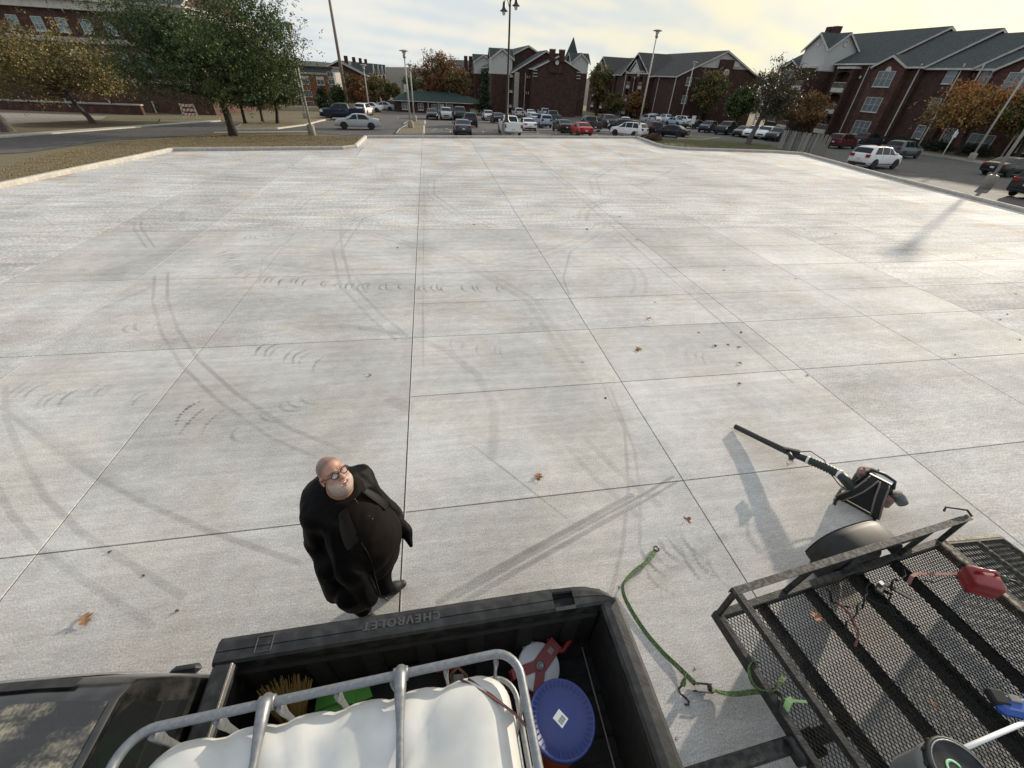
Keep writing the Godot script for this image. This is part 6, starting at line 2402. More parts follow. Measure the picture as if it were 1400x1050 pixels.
func build_trailer() -> void:
	tri_mat("trailer_steel", lin(0.034, 0.034, 0.033), T.worn, 0.5, 0.55, 0.2, T.fine_bump, 0.3)
	tri_mat("trailer_dusty", lin(0.105, 0.100, 0.088), T.worn, 0.35, 0.7, 0.1, T.fine_bump, 0.3)
	tri_mat("mesh_steel", lin(0.030, 0.030, 0.029), T.worn, 0.6, 0.55, 0.3)
	tri_mat("pale_steel", lin(0.34, 0.29, 0.22), T.worn, 0.4, 0.75)
	tri_mat("fender_paint", lin(0.009, 0.009, 0.009), T.worn, 0.8, 0.55)
	var o := thing("utility_trailer", "black utility trailer with an open steel mesh floor and lowered ramp", "trailer", Vector3(1.893, 0, -1.057), deg_to_rad(6.5))
	var L := 2.36
	var W := 1.56
	var y := 0.50
	var b := MB.new()
	for e in [[Vector3(0, y - 0.03, 0), Vector3(L, y - 0.03, 0)], [Vector3(0, y - 0.03, W), Vector3(L, y - 0.03, W)]]:
		b = MB.new()
		b.bar(e[0], e[1], 0.055, 0.09)
		part("side_frame", b.done(), M.trailer_steel, o)
	b = MB.new()
	b.bar(Vector3(0, y - 0.03, -0.03), Vector3(0, y - 0.03, W + 0.03), 0.05, 0.088)
	part("front_frame", b.done(), M.trailer_steel, o)
	b = MB.new()
	b.bar(Vector3(L, y - 0.025, -0.03), Vector3(L, y - 0.025, W + 0.03), 0.055, 0.084)
	part("rear_frame", b.done(), M.pale_steel, o)
	for x in [0.40, 0.86, 1.32, 1.80]:
		b = MB.new()
		b.bar(Vector3(x, y - 0.025, 0.03), Vector3(x, y - 0.025, W - 0.03), 0.062, 0.02)
		b.bar(Vector3(x - 0.028, y - 0.05, 0.031), Vector3(x - 0.028, y - 0.05, W - 0.031), 0.006, 0.06)
		part("crossmember", b.done(), M.trailer_steel, o)
	var fl := part("mesh_floor", steel_mesh(L - 0.05, W - 0.06, Transform3D(Basis(), Vector3(0.025, y + 0.004, 0.03))), M.mesh_steel, o)
	fl.set_meta("kind", "stuff")
	# top rails and their stanchions
	var ty := 0.86
	for z in [-0.005, W + 0.005]:
		b = MB.new()
		b.bar(Vector3(-0.03, ty, z), Vector3(L + 0.02, ty, z), 0.052, 0.007)
		b.bar(Vector3(-0.03, ty - 0.028, z - 0.022 if z < 0.5 else z + 0.022), Vector3(L + 0.02, ty - 0.028, z - 0.022 if z < 0.5 else z + 0.022), 0.007, 0.05)
		part("top_rail", b.done(), M.trailer_dusty, o)
		for x in [0.0, 0.62, 1.24, 1.86, L]:
			b = MB.new()
			b.bar(Vector3(x, y, z), Vector3(x + (0.0 if x < 0.1 or x > 2.2 else 0.10), ty - 0.005, z), 0.035, 0.035, Vector3(1, 0, 0))
			part("stanchion", b.done(), M.trailer_steel, o)
	b = MB.new()
	b.bar(Vector3(0, ty + 0.006, -0.03), Vector3(0, ty + 0.006, W + 0.03), 0.042, 0.007)
	b.bar(Vector3(-0.018, ty - 0.02, -0.03), Vector3(-0.018, ty - 0.02, W + 0.03), 0.006, 0.042)
	part("front_rail", b.done(), M.trailer_steel, o)
	# tongue
	b = MB.new()
	b.bar(Vector3(0.45, y - 0.10, W * 0.5), Vector3(-1.05, y - 0.08, W * 0.5 - 0.10), 0.085, 0.085)
	b.cbox(Vector3(0.03, y - 0.05, W * 0.5), Vector3(0.20, 0.09, 0.14), 0.01)
	part("tongue", b.done(), M.trailer_steel, o)
	b = MB.new()
	b.cbox(Vector3(-1.1, y - 0.06, W * 0.5 - 0.10), Vector3(0.18, 0.09, 0.10), 0.02)
	part("coupler", b.done(), M.trailer_steel, o)
	# wheels and fenders
	var wh := make_wheel(0.29, 0.18)
	for z in [-0.16, W + 0.16]:
		var w := part("wheel", wh[0], M.tyre, o, Vector3(1.58, 0.29, z))
		part("rim", wh[1], M.rim, w)
		b = MB.new()
		b.smooth(true)
		var rings := []
		var arc := []
		for k in 21:
			var t := k / 20.0
			var a := PI * (0.02 + 0.96 * t)
			var ex := signf(cos(a)) * pow(absf(cos(a)), 0.72)
			var ey := pow(maxf(sin(a), 0.0), 0.62)
			arc.append(Vector2(1.58 - ex * 0.38, 0.30 + ey * 0.36))
		for p in arc:
			var r := PackedVector3Array()
			var c := Vector2(1.58, 0.32)
			for e in [[-0.125, 1.0], [-0.125, 0.96], [-0.105, 1.015], [-0.06, 1.035], [0.0, 1.04], [0.06, 1.035], [0.11, 1.02], [0.125, 1.0], [0.125, 0.90]]:
				var q: Vector2 = c + (p - c) * e[1]
				r.append(Vector3(q.x, q.y, z + e[0] * (1.0 if z > 0.5 else -1.0) * -1.0))
			rings.append(r)
		b.loft(rings, false, false)
		part("fender", b.done(), M.fender_paint, o)
	b = MB.new()
	b.smooth(true)
	b.tube([Vector3(1.58, 0.29, -0.1), Vector3(1.58, 0.29, W + 0.1)], 0.025, 10)
	part("axle", b.done(), M.trailer_steel, o)
	# lowered ramp
	var r0 := Vector3(L + 0.05, y - 0.02, 0.02)
	var slope := atan2(y - 0.06, 1.28)
	var xf := Transform3D(Basis(Vector3.BACK, -slope), r0)
	b = MB.new()
	for z in [0.0, (W - 0.04) * 0.5, W - 0.04]:
		b.bar(xf * Vector3(0, 0, z), xf * Vector3(1.36, 0, z), 0.04, 0.04)
	for x in [0.02, 0.68, 1.34]:
		b.bar(xf * Vector3(x, 0.001, 0), xf * Vector3(x, 0.001, W - 0.04), 0.04, 0.042)
	part("ramp_frame", b.done(), M.trailer_steel, o)
	b = MB.new()
	b.bar(xf * Vector3(0.02, 0.022, -0.02), xf * Vector3(1.36, 0.022, -0.02), 0.03, 0.006)
	part("ramp_edge", b.done(), M.pale_steel, o)
	fl = part("ramp_mesh", steel_mesh(1.32, W - 0.08, xf * Transform3D(Basis(), Vector3(0.02, 0.02, 0.02)), 2.2), M.trailer_dusty, o)
	fl.set_meta("kind", "stuff")
	# latch at the rear end of the far rail, tail light behind the fender
	b = MB.new()
	b.smooth(true)
	b.tube([Vector3(L - 0.16, ty + 0.015, -0.10), Vector3(L - 0.12, ty + 0.03, -0.12), Vector3(L + 0.03, ty + 0.03, -0.05), Vector3(L + 0.06, ty - 0.01, -0.01)], 0.009, 6)
	part("latch", b.done(), M.trailer_steel, o)
	b = MB.new()
	b.cbox(Vector3(2.05, 0.52, -0.10), Vector3(0.16, 0.07, 0.06), 0.015)
	b.cbox(Vector3(2.10, 0.57, -0.07), Vector3(0.06, 0.05, 0.05), 0.01)
	part("marker_light", b.done(), M.black_plastic, o)

	var g := func(x: float, yy: float, z: float) -> Vector3: return o.transform * Vector3(x, yy, z)
	# red fuel can on its side, tied with a faded strap
	tri_mat("can_red", lin(0.30, 0.012, 0.016), T.soft, 0.4, 0.30)
	M.can_red.clearcoat_enabled = true
	flat_mat("cap_green", lin(0.022, 0.055, 0.030), 0.5)
	var can := thing("fuel_can", "glossy red fuel can with a green cap on the trailer", "fuel can", g.call(2.17, y + 0.012, 0.37), deg_to_rad(6.5 - 35))
	b = MB.new()
	b.smooth(true)
	var rings := []
	for lv in [[0.0, 0.10, 0.078], [0.004, 0.113, 0.09], [0.014, 0.121, 0.097], [0.07, 0.123, 0.099], [0.075, 0.120, 0.096], [0.082, 0.123, 0.099], [0.15, 0.123, 0.099], [0.17, 0.120, 0.096], [0.19, 0.108, 0.085], [0.215, 0.082, 0.063], [0.226, 0.07, 0.053], [0.23, 0.06, 0.045]]:
		var r := PackedVector3Array()
		for p in round_rect(lv[1], lv[2], minf(0.035, lv[2] * 0.5), 6):
			r.append(Vector3(p.x, lv[0], p.y))
		rings.append(r)
	b.loft(rings)
	can.scale = Vector3.ONE * 0.86
	part("body", b.done(), M.can_red, can)
	b = MB.new()
	b.smooth(true)
	b.tube([Vector3(-0.10, 0.19, 0), Vector3(-0.09, 0.255, 0), Vector3(0.0, 0.272, 0), Vector3(0.035, 0.24, 0)], 0.016, 8)
	part("handle", b.done(), M.can_red, can)
	b = MB.new()
	b.smooth(true)
	b.lathe([Vector2(0.034, 0), Vector2(0.036, 0.035), Vector2(0.03, 0.045), Vector2(0.003, 0.046)], 14, Transform3D(Basis(Vector3.BACK, deg_to_rad(-50)), Vector3(0.085, 0.20, 0)))
	var cp := part("cap", b.done(), M.cap_green, can)
	b = MB.new()
	b.smooth(true)
	b.tube([Vector3(0.11, 0.22, 0), Vector3(0.155, 0.245, 0.02), Vector3(0.19, 0.235, 0.05)], [0.014, 0.011, 0.008], 8)
	part("spout", b.done(), M.black_plastic, cp)
	# faded strap lying across the floor
	flat_mat("strap_pink", lin(0.23, 0.105, 0.095), 0.85)
	flat_mat("strap_black", lin(0.014, 0.014, 0.015), 0.85)
	var st := thing("faded_strap", "faded red webbing strap running to the fuel can", "strap", g.call(1.75, y + 0.012, 0.16))
	b = MB.new()
	b.ribbon([Vector3(-0.08, 0.0, 0.06), Vector3(-0.02, 0.03, 0.02), Vector3(0.06, 0.012, 0.0), Vector3(0.2, 0.02, 0.03), Vector3(0.33, 0.03, 0.05), Vector3(0.42, 0.05, 0.07)], [Vector3(0, 0.3, 1)], 0.026, 0.0015)
	part("webbing", b.done(), M.strap_pink, st)
	b = MB.new()
	b.ribbon([Vector3(0.06, 0.004, 0.05), Vector3(0.15, 0.008, 0.085), Vector3(0.25, 0.01, 0.07), Vector3(0.38, 0.02, 0.08)], [Vector3(0, 1, 0.3)], 0.02, 0.0015)
	part("loose_end", b.done(), M.strap_black, st)
	st = thing("tangled_strap", "tangled black ratchet straps by the far trailer rail", "strap", g.call(1.22, y + 0.012, 0.14))
	rng.seed = 31
	for k in 7:
		b = MB.new()
		var p := Vector3(rng.randf_range(-0.35, 0.35), 0.02, rng.randf_range(-0.07, 0.16))
		var pts := [p]
		var dir := Vector3(rng.randfn(), 0, rng.randfn()).normalized()
		for q in 6:
			dir = dir.rotated(Vector3.UP, rng.randf_range(-0.9, 0.9))
			p += dir * 0.055
			p.y = rng.randf_range(0.006, 0.07)
			pts.append(p)
		b.ribbon(pts, [Vector3(0, 1, 0.2)], 0.025, 0.0015)
		part("webbing", b.done(), M.strap_pink if k == 2 else M.strap_black, st)
	b = MB.new()
	b.cbox(Vector3(0.14, 0.035, 0.03), Vector3(0.10, 0.035, 0.05), 0.008, Basis(Vector3.UP, 0.5))
	b.bar(Vector3(0.22, 0.03, 0.0), Vector3(0.32, 0.045, 0.14), 0.03, 0.008)
	part("ratchet", b.done(), M.black_plastic, st)
	b = MB.new()
	b.cbox(Vector3(0.17, 0.06, 0.0), Vector3(0.035, 0.004, 0.03), 0.001, Basis(Vector3.UP, 0.2))
	part("tag", b.done(), M.label_white, st)
	# grey pail with black lid
	tri_mat("pail_grey", lin(0.34, 0.37, 0.37), T.soft, 0.5, 0.4)
	var pl := thing("grey_pail", "grey pail with a black lid at the bottom right corner", "bucket", Vector3(2.50, y + 0.012, -0.02))
	b = MB.new()
	b.smooth(true)
	b.lathe([Vector2(0.01, 0), Vector2(0.128, 0), Vector2(0.132, 0.012), Vector2(0.140, 0.24), Vector2(0.146, 0.245), Vector2(0.147, 0.33), Vector2(0.142, 0.345)], 36)
	part("body", b.done(), M.pail_grey, pl)
	b = MB.new()
	b.smooth(true)
	b.lathe([Vector2(0.150, 0.325), Vector2(0.153, 0.36), Vector2(0.148, 0.37), Vector2(0.136, 0.37), Vector2(0.130, 0.355), Vector2(0.01, 0.356)], 40)
	var ld := part("lid", b.done(), M.black_plastic, pl)
	b = MB.new()
	b.smooth(true)
	var ring := []
	for k in 33:
		ring.append(Vector3(cos(TAU * k / 32.0) * 0.134, 0.368, sin(TAU * k / 32.0) * 0.134))
	b.tube(ring, 0.0045, 6, false)
	part("rim_band", b.done(), M.cage_steel, ld)
	b = MB.new()
	b.smooth(true)
	ring = []
	for k in 15:
		ring.append(Vector3(-0.02 + cos(TAU * k / 20.0) * 0.035, 0.358, -0.02 - sin(TAU * k / 20.0) * 0.035))
	b.tube(ring, 0.007, 5, true, 0.25)
	part("printed_mark", b.done(), flat_mat("mark_green", lin(0.30, 0.58, 0.34), 0.6), ld)
	for k in 14:
		var a := TAU * k / 14.0
		b = MB.new()
		b.cbox(Vector3(cos(a) * 0.153, 0.338, sin(a) * 0.153), Vector3(0.008, 0.026, 0.02), 0.002, Basis(Vector3.UP, -a))
		part("lid_tab", b.done(), M.black_plastic, ld)
	o = thing("white_pipe", "white plastic pipe lying beside the grey pail", "pipe", Vector3(2.66, y + 0.17, -0.10), deg_to_rad(4))
	b = MB.new()
	b.smooth(true)
	b.tube([Vector3(0, 0.0, 0), Vector3(0.9, -0.14, 0)], 0.013, 10)
	part("pipe", b.done(), M.label_white, o)
	b = MB.new()
	b.smooth(true)
	b.tube([Vector3(-0.01, 0.0016, 0), Vector3(0.05, -0.008, 0)], 0.017, 10)
	part("coupling", b.done(), M.label_white, o)
	# blue tool pouch
	flat_mat("pouch_blue", lin(0.022, 0.08, 0.34), 0.5)
	o = thing("tool_pouch", "blue and black tool pouch at the right edge of the trailer floor", "pouch", Vector3(3.47, y + 0.01, -0.23), deg_to_rad(-20))
	b = MB.new()
	b.cbox(Vector3(0, 0.035, 0), Vector3(0.24, 0.07, 0.12), 0.025)
	part("body", b.done(), M.pouch_blue, o)
	b = MB.new()
	b.cbox(Vector3(-0.09, 0.05, -0.03), Vector3(0.10, 0.06, 0.09), 0.012)
	part("pocket", b.done(), M.strap_black, o)
	b = MB.new()
	b.cbox(Vector3(0.0, 0.075, -0.035), Vector3(0.07, 0.015, 0.04), 0.004)
	part("clear_flap", b.done(), M.canvas, o)


# ---------------------------------------------------------------- green ratchet strap on the concrete
func build_strap() -> void:
	tri_mat("strap_green", lin(0.165, 0.255, 0.095), T.worn, 0.12, 0.8)
	flat_mat("strap_lime", lin(0.30, 0.48, 0.20), 0.8)
	flat_mat("hook_black", lin(0.012, 0.012, 0.012), 0.4)
	var o := thing("ratchet_strap", "green ratchet strap stretched over the concrete to the trailer", "strap", Vector3(1.7, 0, -0.8))
	var c := Curve3D.new()
	var pts := [[1.905, 1.862, 0.02], [1.84, 1.82, 0.025], [1.76, 1.755, 0.03], [1.60, 1.69, 0.015], [1.475, 1.61, 0.02], [1.425, 1.54, 0.03], [1.425, 1.42, 0.02], [1.48, 1.205, 0.012], [1.56, 1.03, 0.012], [1.645, 0.89, 0.02], [1.70, 0.775, 0.045]]
	var curve := func(p: Array, w: float, sides: Array) -> ArrayMesh:
		var cv := Curve3D.new()
		for i in p.size():
			var a := Vector3(p[i][0] - 1.7, p[i][2], -p[i][1] + 0.8)
			var q0: Array = p[maxi(i - 1, 0)]
			var q1: Array = p[mini(i + 1, p.size() - 1)]
			var t := Vector3(q1[0] - q0[0], q1[2] - q0[2], -q1[1] + q0[1]) / 6.0
			cv.add_point(a, -t, t)
		cv.bake_interval = 0.02
		var out := []
		var sd := []
		var l := cv.get_baked_length()
		var n := int(l / 0.025)
		for k in n + 1:
			out.append(cv.sample_baked(l * k / n))
			var f := k / float(n) * (sides.size() - 1)
			var s0: Vector3 = sides[int(f)]
			var s1: Vector3 = sides[mini(int(f) + 1, sides.size() - 1)]
			sd.append(s0.lerp(s1, f - int(f)).normalized())
		var b := MB.new()
		b.smooth(false)
		b.ribbon(out, sd, w, 0.0014)
		return b.done()
	part("webbing", curve.call(pts, 0.036, [Vector3(1, 0.1, 0.3), Vector3(0.8, 0.2, 0.5), Vector3(0.5, 0.85, 0.2), Vector3(0.9, 0.5, 0.1), Vector3(0.8, 0.6, 0.3), Vector3(0.9, 0.3, 0.4)]), M.strap_green, o)
	part("tail_webbing", curve.call([[1.80, 0.735, 0.05], [1.86, 0.705, 0.03], [1.95, 0.668, 0.07], [2.02, 0.63, 0.22], [2.03, 0.575, 0.42], [2.02, 0.53, 0.50]], 0.034, [Vector3(0.2, 0.3, 1), Vector3(0.2, 0.7, 0.8), Vector3(0.2, 0.2, 1)]), M.strap_green, o)
	part("hook_webbing", curve.call([[1.665, 0.845, 0.03], [1.64, 0.82, 0.045], [1.60, 0.785, 0.03]], 0.036, [Vector3(0.5, 0.2, -0.8)]), M.strap_green, o)
	part("loop_webbing", curve.call([[2.00, 0.72, 0.50], [1.93, 0.73, 0.54], [1.86, 0.69, 0.56], [1.85, 0.62, 0.53], [1.90, 0.58, 0.50], [1.98, 0.565, 0.505], [2.06, 0.60, 0.515], [2.10, 0.62, 0.51]], 0.030, [Vector3(0, 1, 0.1), Vector3(0.1, 1, 0), Vector3(0, 1, 0.2), Vector3(0.1, 0.3, 1)]), M.strap_green, o)
	part("bright_end", curve.call([[2.07, 0.50, 0.515], [2.03, 0.495, 0.53], [1.985, 0.455, 0.50], [1.95, 0.42, 0.42]], 0.035, [Vector3(0.2, 0.2, 1), Vector3(0.6, 0.1, 1)]), M.strap_lime, o)
	part("bright_end", curve.call([[2.02, 0.51, 0.51], [2.10, 0.485, 0.515], [2.16, 0.475, 0.51]], 0.016, [Vector3(0, 0.2, 1)]), M.strap_lime, o)
	# ratchet body
	var b := MB.new()
	var r := Transform3D(Basis(Vector3.UP, deg_to_rad(-14)), Vector3(0.05, 0.03, 0.05))
	for z in [-0.026, 0.026]:
		b.cbox(r * Vector3(0.0, 0.0, z), Vector3(0.15, 0.035, 0.005), 0.002, r.basis)
	b.bar(r * Vector3(-0.07, 0.01, -0.02), r * Vector3(-0.075, 0.065, 0.0), 0.05, 0.006)
	b.cbox(r * Vector3(0.05, 0.01, 0), Vector3(0.03, 0.045, 0.05), 0.012, r.basis)
	part("ratchet", b.done(), M.hook_black, o)
	b = MB.new()
	b.cbox(r * Vector3(-0.01, 0.022, 0.030), Vector3(0.10, 0.006, 0.010), 0.002, r.basis)
	part("ratchet_handle", b.done(), M.cage_steel, o)
	b = MB.new()
	b.smooth(true)
	b.tube([Vector3(-0.095, 0.025, 0.01), Vector3(-0.13, 0.015, 0.025), Vector3(-0.13, 0.012, 0.055), Vector3(-0.10, 0.010, 0.085), Vector3(-0.09, 0.010, 0.11), Vector3(-0.105, 0.010, 0.127), Vector3(-0.13, 0.010, 0.118)], 0.007, 8)
	part("hook", b.done(), M.hook_black, o)
	b = MB.new()
	b.smooth(true)
	var ring := []
	for k in 13:
		ring.append(Vector3(0.212 + cos(TAU * k / 12.0) * 0.022, 0.022, -1.072 + sin(TAU * k / 12.0) * 0.026))
	b.tube(ring, 0.008, 6, false)
	part("end_ring", b.done(), M.hook_black, o)
	b = MB.new()
	b.smooth(true)
	b.tube([Vector3(0.30, 0.51, 0.30), Vector3(0.265, 0.545, 0.305), Vector3(0.24, 0.52, 0.33), Vector3(0.26, 0.48, 0.345)], 0.008, 7)
	part("hook", b.done(), M.hook_black, o)


# ---------------------------------------------------------------- backpack leaf blower
func build_blower() -> void:
	flat_mat("blower_black", lin(0.014, 0.016, 0.017), 0.45)
	tri_mat("blower_green", lin(0.018, 0.028, 0.026), T.soft, 0.2, 0.5)
	tri_mat("blower_pink", lin(0.30, 0.17, 0.15), T.grain, 0.2, 0.55)
	flat_mat("pad_grey", lin(0.17, 0.15, 0.13), 0.9)
	flat_mat("tank_smoke", lin(0.09, 0.10, 0.10), 0.3)
	var o := thing("leaf_blower", "black backpack leaf blower lying with its long tube on the concrete", "leaf blower", Vector3(4.42, 0, -2.06), deg_to_rad(-56.5))
	var inv := o.transform.affine_inverse()
	var w := func(x: float, y: float, z: float) -> Vector3: return inv * Vector3(x, y, -z)
	var sm := func(pts: Array, r, n := 12) -> ArrayMesh:
		var t := MB.new()
		t.smooth(true)
		t.tube(pts, r, n)
		return t.done()
	# tube and nozzle
	part("blower_tube", sm.call([w.call(3.748, 0.045, 3.366), w.call(3.87, 0.10, 3.08), w.call(3.99, 0.175, 2.76), w.call(4.075, 0.235, 2.56)], [0.034, 0.036, 0.040, 0.042], 16), M.blower_black, o)
	part("clamp_band", sm.call([w.call(4.070, 0.233, 2.568), w.call(4.082, 0.237, 2.548)], 0.047, 16), M.label_white, o)
	# ribbed flexible hose
	var rib := []
	var rad := []
	var p0: Vector3 = w.call(4.085, 0.238, 2.545)
	var p1: Vector3 = w.call(4.16, 0.27, 2.42)
	var p2: Vector3 = w.call(4.20, 0.30, 2.27)
	for k in 21:
		var t := k / 20.0
		rib.append(p0.lerp(p1, t).lerp(p1.lerp(p2, t), t))
		rad.append(0.053 if k % 2 else 0.041)
	part("flexible_hose", sm.call(rib, rad, 16), M.blower_green, o)
	part("clamp_band", sm.call([w.call(4.198, 0.298, 2.285), w.call(4.203, 0.302, 2.262)], 0.053, 16), M.label_white, o)
	part("elbow", sm.call([w.call(4.203, 0.302, 2.262), w.call(4.215, 0.29, 2.20), w.call(4.26, 0.25, 2.14), w.call(4.34, 0.20, 2.11)], [0.048, 0.053, 0.056, 0.058], 16), M.blower_green, o)
	# throttle handle on the tube
	var b := MB.new()
	b.bar(w.call(3.90, 0.235, 2.76), w.call(4.03, 0.27, 2.65), 0.04, 0.045)
	b.smooth(true)
	b.tube([w.call(3.945, 0.235, 2.715), w.call(3.90, 0.25, 2.64), w.call(3.885, 0.245, 2.59)], [0.022, 0.024, 0.030], 8)
	part("control_handle", b.done(), M.blower_black, o)
	part("throttle_cable", sm.call([w.call(4.00, 0.265, 2.665), w.call(4.10, 0.33, 2.60), w.call(4.14, 0.34, 2.45), w.call(4.14, 0.27, 2.32), w.call(4.20, 0.20, 2.20), w.call(4.30, 0.16, 2.10)], 0.006, 6), M.blower_black, o)
	# fan and engine housing behind the back plate
	b = MB.new()
	b.smooth(true)
	b.lathe([Vector2(0.01, -0.12), Vector2(0.15, -0.115), Vector2(0.175, -0.06), Vector2(0.175, 0.04), Vector2(0.15, 0.07), Vector2(0.01, 0.075)], 24, Transform3D(Basis(Vector3.RIGHT, PI / 2), Vector3(0.0, 0.23, -0.12)))
	part("fan_housing", b.done(), M.blower_black, o)
	b = MB.new()
	b.cbox(Vector3(-0.10, 0.36, -0.10), Vector3(0.17, 0.12, 0.13), 0.03, Basis(Vector3.BACK, 0.5))
	b.cbox(Vector3(0.17, 0.20, -0.06), Vector3(0.09, 0.14, 0.13), 0.02)
	part("engine_cover", b.done(), M.blower_pink, o)
	for k in 3:
		b = MB.new()
		b.smooth(true)
		b.lathe([Vector2(0.01, 0), Vector2(0.012, 0.004), Vector2(0.003, 0.012)], 8, Transform3D(Basis(), Vector3(-0.15 + k * 0.05, 0.405 + k * 0.03, -0.09)))
		part("bolt", b.done(), M.blower_black, o)
	b = MB.new()
	b.smooth(true)
	b.lathe([Vector2(0.01, -0.07), Vector2(0.05, -0.065), Vector2(0.058, 0.0), Vector2(0.052, 0.055), Vector2(0.01, 0.06)], 18, Transform3D(Basis(Vector3.BACK, 0.9), Vector3(0.235, 0.27, -0.09)))
	part("fuel_tank", b.done(), M.tank_smoke, o)
	b = MB.new()
	b.smooth(true)
	b.lathe([Vector2(0.053, 0.05), Vector2(0.055, 0.062), Vector2(0.01, 0.066)], 18, Transform3D(Basis(Vector3.BACK, 0.9), Vector3(0.235, 0.27, -0.09)))
	part("tank_cap", b.done(), M.canvas, o)
	# back frame: plate, grab handle, foot
	b = MB.new()
	b.prism(PackedVector2Array([Vector2(-0.15, 0.03), Vector2(0.15, 0.03), Vector2(0.14, 0.30), Vector2(0.10, 0.44), Vector2(-0.10, 0.44), Vector2(-0.14, 0.30)]), -0.03, 0.0, Transform3D(Basis(Vector3.RIGHT, -0.12), Vector3(0, 0, 0.05)))
	part("back_plate", b.done(), M.blower_black, o)
	part("grab_handle", sm.call([Vector3(-0.12, 0.42, 0.0), Vector3(-0.10, 0.485, -0.01), Vector3(0.0, 0.505, -0.012), Vector3(0.10, 0.485, -0.01), Vector3(0.13, 0.40, 0.0)], 0.016, 8), M.blower_black, o)
	b = MB.new()
	b.cbox(Vector3(0.02, 0.475, 0.004), Vector3(0.15, 0.03, 0.004), 0.001, Basis(Vector3.RIGHT, -0.5))
	part("name_plate", b.done(), M.label_white, o)
	b = MB.new()
	b.smooth(true)
	b.tube([Vector3(-0.19, 0.012, 0.06), Vector3(-0.18, 0.012, -0.22), Vector3(0.18, 0.012, -0.22), Vector3(0.19, 0.012, 0.06), Vector3(-0.19, 0.012, 0.06)], 0.014, 8)
	part("foot_frame", b.done(), M.blower_black, o)
	# two padded shoulder straps, grey piping along both edges
	for s in [-1.0, 1.0]:
		var path := [Vector3(s * 0.045, 0.43, 0.02), Vector3(s * 0.06, 0.40, 0.075), Vector3(s * 0.085, 0.30, 0.115), Vector3(s * 0.12, 0.19, 0.125), Vector3(s * 0.15, 0.10, 0.11), Vector3(s * 0.165, 0.03, 0.09)]
		b = MB.new()
		b.ribbon(path, [Vector3(1, 0.1 * s, 0)], 0.075, 0.010)
		var strap := part("shoulder_strap", b.done(), M.strap_black, o)
		for e in [-1.0, 1.0]:
			var edge := []
			for p in path:
				edge.append(p + Vector3(e * 0.037, e * s * 0.004, 0.006))
			part("piping", sm.call(edge, 0.0095, 6), M.pad_grey, strap)
		b = MB.new()
		b.ribbon([path[-1], path[-1] + Vector3(s * 0.02, -0.015, 0.05), path[-1] + Vector3(s * 0.01, -0.02, 0.12)], [Vector3(1, 0, 0)], 0.03, 0.002)
		part("webbing", b.done(), M.strap_black, strap)
	b = MB.new()
	b.cbox(Vector3(0.16, 0.16, 0.06), Vector3(0.004, 0.06, 0.05), 0.001, Basis(Vector3.UP, 0.4))
	part("warning_label", b.done(), M.label_white, o)


